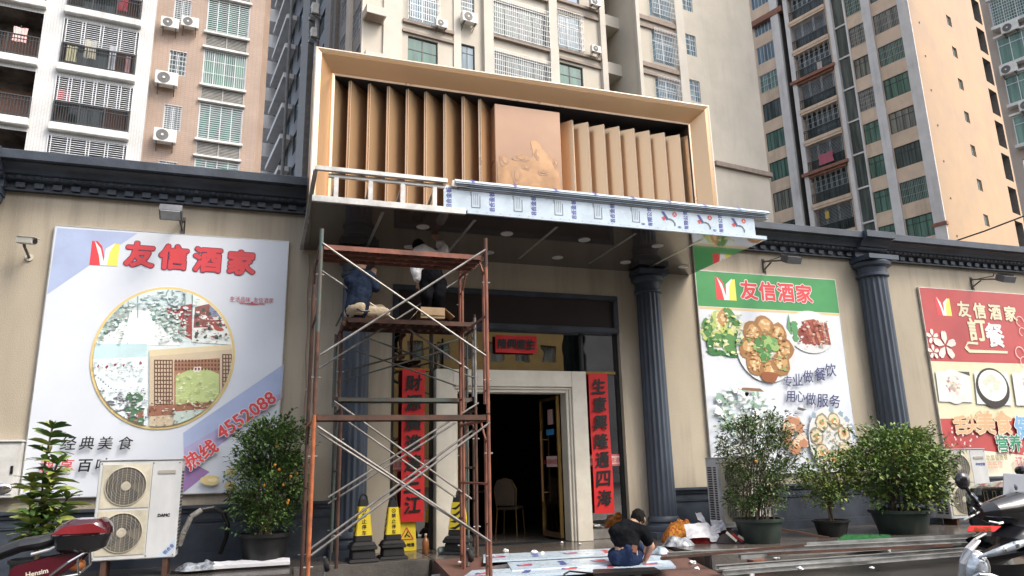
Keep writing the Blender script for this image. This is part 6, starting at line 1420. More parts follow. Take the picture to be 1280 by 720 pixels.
# ---- worker in a white shirt bending under the soffit
Y2 = -1.74
def p3(px, py, dy=0.0): return PY(px, py, Y2+dy)
J = {}; E_ = []; hip = p3(541, 349); ch = p3(532, 326, 0.12); J['pelvis'] = (hip, (0.16, 0.125)); J['waist'] = (hip.lerp(ch, 0.5), (0.15, 0.115)); J['chest'] = (ch, (0.17, 0.125)); cl_ = p3(528, 316, 0.22); J['collar'] = (cl_, (0.12, 0.09)); J['neck'] = (cl_+Vector((-0.02,0.08,0.05)), 0.052); hd = cl_+Vector((-0.03,0.15,0.10)); J['head'] = (hd, 0.082); J['crown'] = (hd+Vector((0,0.05,0.04)), 0.076)
E_ += [('pelvis','waist'),('waist','chest'),('chest','collar'),('collar','neck'),('neck','head'),('head','crown')]
sl_, sr = p3(519,326,0.1), p3(546,322,0.2); el = p3(520,341,0.0); wl = p3(524.5,352,0.05); er = sr+Vector((0.14,0.1,0.15)); wr = er+Vector((-0.08,0.15,0.2))
for n, a, b, c_ in (('l', sl_, el, wl), ('r', sr, er, wr)):
    J['sh'+n] = (a, 0.066); J['sl'+n] = (a.lerp(b, 0.6), 0.057); J['el'+n] = (b, 0.047); J['fo'+n] = (b.lerp(c_, 0.6), 0.042); J['wr'+n] = (c_, 0.03); E_ += [('collar','sh'+n),('sh'+n,'sl'+n),('sl'+n,'el'+n),('el'+n,'fo'+n),('fo'+n,'wr'+n)]
hand(J, E_, wl, 'wrl', (0.25,0.15,-0.95), (0.9,0,0.25), 0.5, (0.1,1,0)); hand(J, E_, wr, 'wrr', (-0.2,0.3,0.9), (1,0,0), 0.7, (0,1,0))
for n, hx, kx, ax in (('l', 534, 533, 534), ('r', 549, 549, 546)):
    hp = p3(hx, 354, 0.02); kn = p3(kx, 380, -0.06); kn.z = max(kn.z, 3.78); an = Vector((p3(ax, 395, 0.06).x, Y2+0.1, 3.52)); J['hp'+n] = (hp, 0.098); J['th'+n] = (hp.lerp(kn, 0.5), 0.088); J['kn'+n] = (kn, 0.068); J['an'+n] = (an, 0.05); J['to'+n] = (an+Vector((0.02,0.15,-0.035)), 0.034)
    E_ += [('pelvis','hp'+n),('hp'+n,'th'+n),('th'+n,'kn'+n),('kn'+n,'an'+n),('an'+n,'to'+n)]
pp = person('worker in a white shirt and black trousers bending under the canopy soffit', J, E_,
    [('shirt', ['waist','chest','collar','shl','shr','sll','slr','ell','elr','fol','for'], 0.022, SH_W), ('trousers', ['waist','pelvis','hpl','hpr','thl','thr','knl','knr','anl','anr'], 0.013, SLACK)],
    hd+Vector((0,0.02,0.02)), (-0.2,0.9,0.35), (0,-0.3,1), hr=0.098)
for n in 'lr':
    m = MB(); m.sphere(J['an'+n][0]+Vector((0.01,0.06,-0.03)), 0.045, RUBBER, 12, (1,2.3,0.8)); m.build('shoe', pp, smooth='all')
CARD = mat('cardboard', (0.42,0.3,0.18), 0.85, var=0.1, scale=6)
r = thing('cardboard_box', 'open brown cardboard box on the middle scaffold deck', 'box', (2.14, -1.75, 3.445))
a, b = PY(526,403,-1.92), PY(556,385,-1.92)
m = MB(); x0, x1, z0, z1 = a.x, b.x, 3.442, b.z
m.bx(x0, x1, -1.92, -1.915, z0, z1, CARD); m.bx(x0, x1, -1.62, -1.615, z0, z1, CARD); m.bx(x0, x0+0.005, -1.914, -1.621, z0, z1, CARD); m.bx(x1-0.005, x1, -1.914, -1.621, z0, z1, CARD); m.bx(x0+0.006, x1-0.006, -1.914, -1.621, z0, z0+0.005, CARD); m.build('carton', r)
m = MB(); m.hexa([(x0,-1.926,z1-0.11),(x1,-1.926,z1-0.11),(x1,-1.921,z1),(x0,-1.921,z1),(x0,-1.932,z1-0.11),(x1,-1.932,z1-0.11),(x1,-1.927,z1),(x0,-1.927,z1)], CARD); m.build('flap', r)
m = MB(); m.hexa([(x1+0.001,-1.91,z1-0.005),(x1+0.14,-1.91,z1-0.12),(x1+0.14,-1.63,z1-0.12),(x1+0.001,-1.63,z1-0.005),(x1+0.001,-1.91,z1),(x1+0.145,-1.91,z1-0.115),(x1+0.145,-1.63,z1-0.115),(x1+0.001,-1.63,z1)], CARD); m.hexa([(x0-0.1,-1.91,z1-0.13),(x0-0.001,-1.91,z1-0.005),(x0-0.001,-1.63,z1-0.005),(x0-0.1,-1.63,z1-0.13),(x0-0.105,-1.91,z1-0.125),(x0-0.001,-1.91,z1),(x0-0.001,-1.63,z1),(x0-0.105,-1.63,z1-0.125)], CARD); m.build('flap', r)

# ================================================================ dining furniture seen through the door
CHF = mat('chair_frame_gold', (0.3,0.2,0.08), 0.35, 0.8); CHS = mat('chair_cloth', (0.09,0.065,0.045), 0.85)
def chair(x, y, rz, label):
    r = thing('banquet_chair', label, 'chair', (x, y, PZ0), rz, 'chairs in the dark dining room'); m = MB(); m.bx(-0.21,0.21,-0.21,0.21,0.44,0.5,CHS); m.build('seat', r, local=True, bevel=0.02)
    m = MB(); pts = [(-0.17,0),(0.17,0),(0.2,0.3),(0.13,0.43),(0,0.47),(-0.13,0.43),(-0.2,0.3)]; m.prism(pts, (0,0.22,0.52), (1,0,0), (0,0.15,1), -0.03, CHS); m.build('backrest', r, local=True, bevel=0.008)
    for a, b in ((-0.18,-0.19),(0.18,-0.19),(-0.18,0.2),(0.18,0.2)):
        m = MB(); m.tube((a*1.12,b*1.2,0), (a,b,0.44), 0.012, CHF, 8); m.build('leg', r, local=True)
    m = MB(); q = [Vector((p[0]*1.06,0.21+0.15*(p[1]+0.02),0.5+p[1]*1.04)) for p in ([(-0.17,-0.05),(-0.2,0.3),(-0.13,0.44),(0,0.48),(0.13,0.44),(0.2,0.3),(0.17,-0.05)])]; m.path(q, 0.011, CHF, 8); m.build('back_frame', r, local=True, smooth=True)
chair(4.32, 1.75, 2.5, 'gold framed banquet chair just inside the open glass door'); chair(3.55, 2.7, 1.2, 'banquet chair beside the dim table deep in the dining room'); chair(3.02, 1.6, -2.0, 'banquet chair inside the left edge of the doorway')
r = thing('dining_table', 'dim round dining table deep inside the doorway', 'table', (4.0, 3.3, PZ0)); m = MB(); m.lathe([(0.6,0.72),(0.62,0.735),(0.6,0.75)], (0,0,0), mat('table_top', (0.25,0.22,0.19), 0.4), 32); m.build('tabletop', r, local=True)
for a in range(4):
    m = MB(); m.tube((0.4*cos(a*pi/2),0.4*sin(a*pi/2),0), (0.3*cos(a*pi/2),0.3*sin(a*pi/2),0.719), 0.016, CHF, 8); m.build('leg', r, local=True)

# ================================================================ motorbike at the left edge
MAR = mat('maroon_lacquer', (0.075,0.006,0.014), 0.18, var=0.1, coat=0.7); REDL = mat('red_plastic_lens', (0.055,0.008,0.013), 0.12, var=0.1, coat=0.8); SEATM = mat('black_vinyl_seat', (0.022,0.024,0.028), 0.45, var=0.15); CHROME = mat('chrome', (0.7,0.7,0.7), 0.12, 1.0, var=0.05); BLKP = mat('black_gloss', (0.012,0.012,0.014), 0.15, var=0.1, coat=0.6); CLEAR = mat('headlamp_glass', (0.62,0.68,0.75), 0.08, 0.35, var=0.35, scale=9, coat=1.0); AMBER = mat('amber_lens', (0.6,0.2,0.05), 0.2, coat=0.5)
def wheel(root, c, R_, wd, axis, name='wheel'):
    m = MB(); m.lathe([(R_*0.72,-wd*0.5),(R_*0.92,-wd*0.5),(R_,-wd*0.22),(R_,wd*0.22),(R_*0.92,wd*0.5),(R_*0.72,wd*0.5)], c, RUBBER, 32, axis); w_ = m.build(name, root, smooth=40)
    m = MB(); m.lathe([(R_*0.12,-wd*0.35),(R_*0.7,-wd*0.3),(R_*0.74,-wd*0.45),(R_*0.74,wd*0.45),(R_*0.7,wd*0.3),(R_*0.12,wd*0.35)], c, STEELG, 24, axis); m.build('rim', w_, smooth=40)
B0 = Vector((-1.75, -4.42, 0)); r = thing('motorbike', 'maroon motorbike with black seat and red topped rear box at the left edge', 'motorbike', tuple(B0))
def bp(px, py, dy=0.0): return PY(px, py, -4.42+dy)
m = MB()                                    # seat: swept cushion
sec = [(-30,700,0.09),(5,690,0.13),(30,681,0.14),(55,677,0.13),(76,671,0.10)]
rows = []
for px, py, hw in sec:
    c = bp(px, py); rows.append([c+Vector((0,hw*cos(t),0.055*sin(t))) for t in [2*pi*i/14 for i in range(14)]])
for a, b in zip(rows, rows[1:]):
    n = 14; m.add(a+b, [(i, (i+1) % n, n+(i+1) % n, n+i) for i in range(n)], SEATM)
m.poly(rows[0][::-1], SEATM); m.poly(rows[-1], SEATM); m.build('seat', r, smooth=50)
m = MB()
for s_ in (-0.12, 0.12): m.path([bp(39,693,s_), bp(62,687,s_), bp(70,683,s_), bp(78,672,s_)], 0.012, mat('silver_trim', (0.75,0.75,0.73), 0.3, 0.6), 8)
m.build('grab_rail', r, smooth=True)
m = MB()                                    # side body
for s_ in (-0.13, 0.13):
    pts = [bp(14,722), bp(20,707), bp(60,696), bp(100,688), bp(110,692), bp(95,706), bp(70,722)]
    m.prism([(p.x, p.z) for p in pts], (0,-4.42+s_,0), RT, UP, -0.05 if s_ < 0 else 0.05, MAR)
m.build('side_panel', r, bevel=0.015)
m = MB(); c = bp(46,716,-0.14); put_text(m, 'Hensim', (c.x, -4.42-0.135, c.z), Vector((0.98,0,0.17)), Vector((-0.17,0,0.98)), 0.035, WHITEST, 0.03); m.build('badge', r)
m = MB(); lo = []
def loft(mb, secs, mm, n=20):
    rows = [[c+Vector((a*cos(t)*abs(cos(t))**-0.35 if abs(cos(t)) > 1e-3 else 0, b*sin(t)*abs(sin(t))**-0.35 if abs(sin(t)) > 1e-3 else 0, 0)) for t in [2*pi*i/n for i in range(n)]] for c, a, b in secs]
    for x, y in zip(rows, rows[1:]): mb.add(x+y, [(i, (i+1) % n, n+(i+1) % n, n+i) for i in range(n)], mm)
    mb.poly(rows[0][::-1], mm); mb.poly(rows[-1], mm)
bc = bp(104, 668); tl = Vector((0.07,0,0.0))
zt = bp(104,645).z; zb = bp(104,689).z; zm = bp(104,667).z
loft(m, [(Vector((bc.x-0.01,-4.42,zb)),0.13,0.14), (Vector((bc.x,-4.42,zb+0.03)),0.18,0.19), (Vector((bc.x,-4.42,zm-0.004)),0.215,0.215)], BLKP); m.build('top_box_base', r, smooth=50)
m = MB(); loft(m, [(Vector((bc.x,-4.42,zm)),0.215,0.215), (Vector((bc.x+0.01,-4.42,zm+0.05)),0.2,0.205), (Vector((bc.x+0.02,-4.42,zm+0.09)),0.165,0.19), (Vector((bc.x+0.03,-4.42,zm+0.12)),0.12,0.15)], REDL); lid = m.build('top_box_lid', r, smooth=50)
m = MB(); m.prism([(bc.x-0.19,zm+0.012),(bc.x-0.1,zm+0.07),(bc.x+0.1,zm+0.09),(bc.x+0.205,zm+0.03),(bc.x+0.205,zm+0.012)], (0,-4.42-0.208,0), RT, UP, 0.012, mat('clear_red_lens', (0.24,0.02,0.028), 0.1, coat=1.0)); m.build('reflector', lid, bevel=0.004)
m = MB(); m.path([bp(78,691,-0.1), bp(95,688,-0.12), bp(112,684,-0.1), bp(113,705,-0.1), bp(98,718,-0.1), bp(62,724,-0.12)], 0.011, CHROME, 8); m.path([bp(62,720,-0.14), bp(85,703,-0.14), bp(111,688,-0.12)], 0.011, CHROME, 8); m.path([bp(97,698,-0.12), bp(98,716,-0.12)], 0.009, CHROME, 8); m.build('rear_carrier', r, smooth=True); m = MB(); m.path([bp(78,691,0.1), bp(112,684,0.1), bp(113,705,0.1)], 0.011, CHROME, 8); m.build('rear_carrier', r, smooth=True)
m = MB(); c = bp(95,706,-0.02); m.sphere(c, 0.06, AMBER, 14, (1.2,1.4,0.8)); m.build('tail_lamp', r, smooth='all')
wheel(r, (bp(88,700).x,-4.42,0.3), 0.3, 0.11, (0,1,0)); wheel(r, (bp(88,700).x-1.25,-4.42,0.3), 0.3, 0.1, (0,1,0))
m = MB(); hb = Vector((bp(88,700).x-1.0,-4.42,0)); m.path([hb+Vector((-0.2,-0.07,0.35)), hb+Vector((0.0,-0.05,0.95)), hb+Vector((0.03,-0.32,1.05)), hb+Vector((0.1,-0.36,1.04))], 0.016, BLKP, 8); m.path([hb+Vector((-0.2,0.07,0.35)), hb+Vector((0.0,0.05,0.95)), hb+Vector((0.03,0.32,1.05)), hb+Vector((0.1,0.36,1.04))], 0.016, BLKP, 8); m.build('handlebar', r, smooth=True)
m = MB(); m.bx(hb.x-0.05, hb.x+0.62, -4.5, -4.34, 0.3, 0.62, BLKP); m.build('engine', r, bevel=0.05)
mc = bp(2, 611, 0.15); m = MB(); m.sphere(mc, 0.06, CHROME, 16, (1.25,0.35,0.8)); m.path([mc, mc+Vector((-0.12,0.05,-0.2)), hb+Vector((0.05,0.3,1.05))], 0.008, BLKP, 6); m.build('mirror', r, smooth='all')

# ================================================================ scooter at the right edge
r = thing('scooter', 'black scooter with a white front board and red tag at the lower right edge', 'scooter', (4.95, -7.4, 0))
def sp(px, py, d=0.0): return PD(px, py, 5.0+d)
fw_ = (sp(1240,700)-sp(1300,690,0.6)); hd_ = Vector((-0.86,-0.5,0)).normalized(); sd_ = Vector((0.5,-0.86,0)).normalized()
SCD = mat('scooter_black', (0.012,0.012,0.015), 0.2, var=0.15, coat=0.6)
def loop(pts, rads, mm, mb, n=16, flat=1.0):
    rows = []
    for i, (c, rr_) in enumerate(zip(pts, rads)):
        c = Vector(c); d = (Vector(pts[min(i+1,len(pts)-1)])-Vector(pts[max(i-1,0)])).normalized(); a = d.cross(UP); a = a.normalized() if a.length > 0.1 else sd_; b = a.cross(d).normalized()
        rows.append([c+a*cos(t)*rr_[0]+b*sin(t)*rr_[1] for t in [2*pi*i_/n for i_ in range(n)]])
    for x, y in zip(rows, rows[1:]): mb.add(x+y, [(i, (i+1) % n, n+(i+1) % n, n+i) for i in range(n)], mm)
    mb.poly(rows[0][::-1], mm); mb.poly(rows[-1], mm)
m = MB(); loop([sp(1226,642,-0.05), sp(1238,641,-0.03), sp(1256,640), sp(1275,636,0.02), sp(1300,633,0.1)], [(0.03,0.04),(0.09,0.075),(0.12,0.105),(0.13,0.115),(0.11,0.1)], SCD, m); cw = m.build('handlebar_cowl', r, smooth=50)
m = MB(); m.tube(sp(1236,637,0.0), sp(1222,630,0.02), 0.022, BLKP, 12); m.tube(sp(1222,630,0.02), sp(1216,628,0.02), 0.025, RUBBER, 12); m.path([sp(1236,652,-0.12), sp(1247,654,-0.14), sp(1253,653,-0.12)], 0.009, CHROME, 8); m.path([sp(1224,640,-0.05), sp(1213,646,-0.1), sp(1205,650,-0.1)], 0.007, ALU, 8); m.build('grip_and_lever', r, smooth=True)
m = MB(); c = sp(1203,601,-0.02); R = Matrix.Rotation(0.5, 3, 'Y')
m.sphere(c, 0.07, BLKP, 18, (0.75,0.55,0.85)); m.path([c+Vector((0.02,0,-0.03)), sp(1212,617), sp(1222,629), sp(1232,640)], 0.013, BLKP, 8); m.build('mirror', r, smooth='all')
m = MB(); m.sphere(sp(1216,640,-0.06), 0.04, BLKP, 10, (0.6,0.6,0.9)); m.build('grip_cover', r, smooth='all')
# front apron with headlamps
m = MB(); loop([sp(1262,664,-0.05), sp(1254,680,-0.12), sp(1252,700,-0.16), sp(1256,730,-0.14), sp(1268,770,-0.05)], [(0.14,0.06),(0.25,0.08),(0.30,0.1),(0.27,0.1),(0.16,0.08)], SCD, m, 20); m.build('front_apron', r, smooth=50)
def blade(mb, P, th, mm):
    n = len(P); back = [p+(p-CAM).normalized()*th for p in P]; mb.add(P+back, [tuple(range(n)), tuple(reversed(range(n, 2*n)))]+[(i, n+i, n+(i+1) % n, (i+1) % n) for i in range(n)], mm)
# headlamp: a bulged lens set on the apron's left shoulder
m = MB(); c = sp(1220,708,-0.28); Rl = Vector((-0.7,-0.66,0.2)).normalized().to_track_quat('Z','Y').to_matrix()
def dome(mb, c, R, rx, ry, hz, mm, n=20, k=5):
    vs = [c+R @ Vector((rx*sin(pi/2*j/k)*cos(2*pi*i/n), ry*sin(pi/2*j/k)*sin(2*pi*i/n), hz*cos(pi/2*j/k))) for j in range(k+1) for i in range(n)]
    mb.add(vs, [(j*n+i, (j+1)*n+i, (j+1)*n+(i+1) % n, j*n+(i+1) % n) for j in range(k) for i in range(n)]+[tuple(range(k*n, k*n+n))[::-1]], mm)
dome(m, c, Rl, 0.068, 0.09, 0.045, CLEAR); m.build('headlamp', r, smooth=60)
m = MB(); dome(m, c-Rl @ Vector((0,0,0.004)), Rl, 0.08, 0.104, 0.018, mat('silver_plastic', (0.5,0.5,0.5), 0.3, 0.6)); m.build('lamp_bezel', r, smooth=60)
m = MB(); loop([sp(1224,696,-0.3), sp(1245,690,-0.33), sp(1268,682,-0.33), sp(1300,672,-0.25)], [(0.012,0.008),(0.022,0.02),(0.03,0.026),(0.02,0.016)], CLEAR, m, 12); m.build('running_lamp', r, smooth=50)
for px, py, rr_ in ((1270,681,0.022),(1256,687,0.016)):
    m = MB(); dome(m, sp(px,py,-0.345), Rl, rr_, rr_, 0.015, CHROME, 14); m.build('bulb', r, smooth=60)
m = MB(); m.path([sp(1199,724,-0.2), sp(1201,700,-0.2), sp(1207,686,-0.2), sp(1219,674,-0.17), sp(1232,667,-0.12)], 0.009, MATS['silver_plastic'], 8); m.build('trim_bar', r, smooth=True); m = MB(); m.path([sp(1212,724,-0.4), sp(1224,718,-0.42), sp(1240,719,-0.42), sp(1252,724,-0.4)], 0.012, CHROME, 8); m.build('trim_bar', r, smooth=True)
m = MB(); loop([sp(1203,728,-0.24), sp(1205,704,-0.25), sp(1211,688,-0.24), sp(1224,676,-0.2)], [(0.03,0.02),(0.034,0.024),(0.03,0.02),(0.012,0.01)], mat('pearl_fairing', (0.5,0.51,0.53), 0.25, 0.3, var=0.1, coat=0.6), m, 12); m.build('side_fairing', r, smooth=50)
m = MB(); P = [sp(1212,657,-0.28), sp(1252,657.5,-0.28), sp(1243,665,-0.3), sp(1208,665,-0.3)]; blade(m, [P[0],P[3],P[2],P[1]], 0.012, REDL if False else vin((0.62,0.03,0.03), 0.3)); tg = m.build('red_tag', r, bevel=0.003)
m = MB(); cc = (P[0]+P[1]+P[2]+P[3])/4; uu = (P[1]-P[0]).normalized(); nn = (CAM-cc).normalized(); put_text(m, '出入平安', cc+nn*0.008, uu, nn.cross(uu), 0.026, GOLD, 0.03); m.build('lettering', tg)
m = MB(); P = [sp(1254,591,0.12), sp(1253.5,622,0.1), sp(1290,632,0.1), sp(1290,594,0.12)]; blade(m, P, 0.012, mat('white_board', (0.62,0.66,0.72), 0.4, var=0.05)); m.build('front_board', r, bevel=0.004)
m = MB(); dome(m, sp(1269.5,609,0.09), Matrix(((1,0,0),(0,0,-1),(0,1,0))), 0.014, 0.022, 0.012, INKG, 10); m.path([sp(1262,620,0.1), sp(1263,630,0.05)], 0.01, BLKP, 6); m.build('board_clip', r)
fwc = Vector((4.35,-7.75,0.24)); wheel(r, fwc, 0.24, 0.1, tuple(sd_)); wheel(r, fwc-hd_*1.25, 0.24, 0.11, tuple(sd_))
m = MB(); a = fwc-hd_*0.35; b = fwc-hd_*1.35
loop([a+UP*0.12, a-hd_*0.35+UP*0.06, b+hd_*0.25+UP*0.3, b-hd_*0.2+UP*0.45], [(0.14,0.04),(0.16,0.05),(0.16,0.2),(0.1,0.14)], SCD, m); m.build('body', r, smooth=50)
m = MB(); loop([b+hd_*0.45+UP*0.56, b+hd_*0.1+UP*0.58, b-hd_*0.3+UP*0.6], [(0.11,0.05),(0.15,0.06),(0.1,0.05)], SEATM, m); m.build('seat', r, smooth=50)

# ================================================================ black car behind the scooter
CARB = mat('black_car_paint', (0.018,0.018,0.02), 0.15, var=0.1, coat=1.0); CGL = mat('car_glass', (0.05,0.06,0.1), 0.05, var=0.2)
X, Yc = 9.85, -3.75; r = thing('parked_car', 'black off road car with chrome slatted grille parked by the kerb behind the scooter', 'car', (X+2.2, Yc, 0))
W = 0.92
def cs(mb, rows, mm):
    """Body skin lofted from cross sections (x, half width, z low, z high, crown)."""
    R_ = []
    for (x, hw, zl, zh, cr) in rows:
        R_.append([Vector((x, Yc+hw*a, zl+(zh-zl)*b)) for a, b in ((-0.94,0),(-1,0.18),(-1,0.62),(-0.97,0.85),(-0.86,0.97),(-0.45,1.0+cr),(0,1.0+cr*1.3),(0.45,1.0+cr),(0.86,0.97),(0.97,0.85),(1,0.62),(1,0.18),(0.94,0))])
    n = 13
    for a, b in zip(R_, R_[1:]): mb.add(a+b, [(i, i+1, n+i+1, n+i) for i in range(n-1)]+[(n-1, 0, n, 2*n-1)], mm)
    mb.poly(R_[0][::-1], mm); mb.poly(R_[-1], mm)
m = MB(); cs(m, [(X+0.02,W*0.8,0.42,0.9,0.0),(X+0.06,W*0.9,0.38,1.0,0.01),(X+0.25,W*0.97,0.34,1.06,0.015),(X+1.2,W,0.34,1.12,0.02),(X+1.5,W,0.34,1.13,0.02),(X+4.2,W,0.36,1.12,0.02),(X+4.5,W*0.94,0.42,1.05,0.0)], CARB); m.build('body', r, smooth=35)
m = MB(); cs(m, [(X+1.35,W*0.88,1.1,1.16,0.0),(X+2.05,W*0.80,1.1,1.74,0.02),(X+2.5,W*0.79,1.1,1.8,0.02),(X+4.0,W*0.79,1.1,1.78,0.02),(X+4.42,W*0.82,1.1,1.2,0.0)], CGL); m.build('cabin_glass', r, smooth=35)
m = MB(); cs(m, [(X+1.95,W*0.8,1.72,1.77,0.2),(X+2.5,W*0.81,1.76,1.83,0.2),(X+4.05,W*0.81,1.74,1.81,0.2)], CARB); m.build('roof', r, smooth=40)
m = MB()
for s_ in (-1, 1):
    for a, b in (((1.33,0.9,1.12),(2.03,0.8,1.74)),((2.55,0.93,1.12),(2.6,0.8,1.76)),((3.6,0.93,1.12),(3.55,0.8,1.76)),((4.45,0.86,1.12),(4.1,0.8,1.76))): m.bar((X+a[0],Yc+s_*W*a[1],a[2]), (X+b[0],Yc+s_*W*b[1],b[2]), 0.07, 0.05, CARB)
m.build('pillar', r, bevel=0.01)
m = MB(); m.bx(X-0.03, X+0.05, Yc-0.72, Yc+0.72, 0.36, 0.60, mat('bumper_plastic', (0.03,0.03,0.032), 0.5)); m.bx(X-0.035, X+0.02, Yc-0.5, Yc+0.5, 0.40, 0.48, BLACK); m.build('bumper', r, bevel=0.03)
m = MB(); m.bx(X-0.012, X+0.06, Yc-0.46, Yc+0.50, 0.66, 0.98, BLACK); g_ = m.build('grille', r, bevel=0.02)
for i in range(7):
    y = Yc-0.40+0.135*i; m = MB(); m.bx(X-0.03, X+0.0, y-0.034, y+0.034, 0.68, 0.965, CHROME); m.bx(X-0.032, X-0.028, y-0.018, y+0.018, 0.70, 0.945, BLACK); m.build('grille_bar', g_, bevel=0.006)
m = MB(); c = Vector((X-0.04, Yc+0.02, 0.87))
for k in range(24):
    a, b = 2*pi*k/24, 2*pi*(k+1)/24; m.tube(c+Vector((0,0.085*cos(a),0.06*sin(a))), c+Vector((0,0.085*cos(b),0.06*sin(b))), 0.011, CHROME, 6)
    m.tube(c+Vector((0,0.035*cos(a),0.058*sin(a))), c+Vector((0,0.035*cos(b),0.058*sin(b))), 0.007, CHROME, 6)
m.build('emblem', g_, smooth=True)
for s_ in (-1, 1):
    m = MB(); m.sphere((X+0.09, Yc+s_*0.68, 0.83), 0.17, CLEAR, 18, (0.55,0.85,0.7)); hl = m.build('headlight', r, smooth='all'); m = MB(); m.sphere((X-0.02, Yc+s_*0.66, 0.83), 0.055, CHROME, 12, (0.5,1,1)); m.build('bulb', hl, smooth='all')
    m = MB(); m.sphere((X+1.55, Yc+s_*1.03, 1.2), 0.1, CARB, 14, (0.6,1.1,0.75)); m.build('mirror', r, smooth='all')
m = MB(); m.bx(X-0.052, X-0.04, Yc-0.2, Yc+0.24, 0.50, 0.64, vin((0.02,0.1,0.5), 0.3)); pl_ = m.build('number_plate', r, bevel=0.004)
m = MB(); put_text(m, '粤P·ACA', (X-0.054, Yc+0.02, 0.57), (0,-1,0), UP, 0.085, WHITEST, 0.02, width=0.38); m.build('lettering', pl_)
for a in (0.85, 3.6):
    for s_ in (-1, 1): wheel(r, (X+a, Yc+s_*(W-0.09), 0.37), 0.37, 0.23, (0,1,0))

# ================================================================ building waste on the ground
def lying(name, label, cat, a, b, w_, h_, m_, group=None, prof='c', roll=0.0):
    a, b = Vector(a), Vector(b); d = (b-a).normalized(); s_ = d.cross(UP).normalized(); u = s_.cross(d).normalized(); q = Matrix.Rotation(roll, 3, d); s_, u = q @ s_, q @ u
    t = 0.006; P2_ = [(-w_/2,0),(w_/2,0),(w_/2,h_),(w_/2-t,h_),(w_/2-t,t),(-w_/2+t,t),(-w_/2+t,h_),(-w_/2,h_)] if prof == 'c' else [(-w_/2,0),(w_/2,0),(w_/2,h_),(-w_/2,h_)]
    m = MB(); n = len(P2_); vs = [a+s_*x+u*y for x, y in P2_]+[b+s_*x+u*y for x, y in P2_]; caps = [(0,1,4,5),(1,2,3,4),(0,5,6,7)] if prof == 'c' else [(0,1,2,3)]
    m.add(vs, [(i, (i+1) % n, n+(i+1) % n, n+i) for i in range(n)]+[tuple(reversed(c)) for c in caps]+[tuple(k+n for k in c) for c in caps], m_)
    o = m.build(name); return tag(o, label, cat, group)
GCH = 'metal channels strewn over the pavement edge'
ch = lambda px, py, z: PZ(px, py, z)
lying('metal_channel', 'thick grey metal channel lying on the pavement in front of the cloth heap', 'metal channel', ch(834,693,0.30), ch(1210,675,0.30), 0.06, 0.05, STEELG, GCH, roll=pi/2)
lying('metal_channel', 'long bright metal channel nearest the wet road, ending beside the ramp edge', 'metal channel', ch(903,716,0.10), ch(1225,690,0.16), 0.06, 0.045, STEELG, GCH, roll=pi/2)
lying('metal_channel', 'metal channel second from the wet road with an open square end', 'metal channel', ch(893,709,0.16), ch(1215,686,0.18), 0.055, 0.045, STEELG, GCH, roll=pi/2)
lying('metal_channel', 'dull thin metal channel lying behind the two bright ones', 'metal channel', ch(925,699,0.2), ch(1200,681,0.24), 0.06, 0.05, STEELG, GCH)
lying('metal_channel', 'short metal channel end poking out beside the pale batten', 'metal channel', ch(898,713,0.12), ch(1090,700,0.15), 0.05, 0.04, STEELG, GCH)
lying('metal_channel', 'metal channel farthest back, running just in front of the plant pots', 'metal channel', ch(1010,683,0.30), ch(1230,671,0.30), 0.05, 0.05, STEELG, GCH)
lying('metal_channel', 'thin rusty metal channel between the rod and the conduit', 'metal channel', ch(960,694,0.24), ch(1190,683,0.26), 0.035, 0.035, RUSTD, GCH)
lying('iron_rod', 'long dark rusty iron rod slanting across the grey channel', 'rod', ch(826,700,0.32), ch(1005,683,0.42), 0.03, 0.03, RUSTD, prof='r')
lying('wood_batten', 'pale wooden batten lying on the wet road edge', 'batten', ch(920,717,0.03), ch(1040,709,0.03), 0.06, 0.04, mat('pale_wood', (0.42,0.34,0.22), 0.8, var=0.2), prof='r')
lying('pvc_pipe', 'grey conduit tube lying low left of the ramp behind the scaffolding', 'pipe', ch(470,719,0.06), ch(590,697,0.2), 0.035, 0.035, STEELG, prof='r')
lying('pvc_pipe', 'second grey conduit tube lying nearest the scaffold foot', 'pipe', ch(540,722,0.06), ch(640,708,0.2), 0.035, 0.035, ALU, prof='r')
# film-covered panels stacked on the ramp
def panel(label, c4, th, seed):
    r_ = thing('wrapped_sheet', label, 'panel', tuple(c4[0]), group='film wrapped panels lying on the ramp'); m = MB(); P = [Vector(p) for p in c4]
    m.hexa([p for p in P]+[p+UP*th for p in P], FILM); b_ = m.build('sheet', r_, bevel=0.003)
    m = MB(); rr = random.Random(seed); u = (P[1]-P[0]); v = (P[3]-P[0]); n = max(3, int(u.length/0.45))
    for i in range(n):
        o = P[0]+u*((i+0.4)/n)+v*0.5+UP*(th+0.002)
        if i % 2: put_text(m, '铝合金板', o, v, -u, 0.09, INKB if i % 4 == 1 else INKR, 0.04)
        else:
            q = lambda a, b: o+u.normalized()*a+v.normalized()*b
            m.poly([q(-0.1,-0.08),q(0.1,-0.08),q(0.1,0.0),q(0,0.06)], INKR); m.poly([q(-0.02,0.07),q(0.1,0.01),q(0.1,0.1)], INKB); m.poly([q(-0.1,-0.06),q(-0.04,0.03),q(-0.1,0.08)], INKB)
    m.build('film_print', b_)
zr_ = lambda y: 0.02+(y+3.35)/2.14*0.23+0.012
def rp4(pts, z): return [PZ(x, y, z) for x, y in pts]
panel('film wrapped panel lying flat nearest the doorway on the ramp', rp4([(604,704),(790,694),(790,686),(604,695)], 0.235), 0.02, 1)
panel('film wrapped panel in front of the flat one, under the squatting man', rp4([(640,716),(828,704),(826,696),(634,706)], 0.21), 0.03, 2)
panel('long film wrapped panel nearest the viewer reaching from the scaffold foot', rp4([(575,727),(845,711),(838,703),(590,716)], 0.2), 0.03, 3)
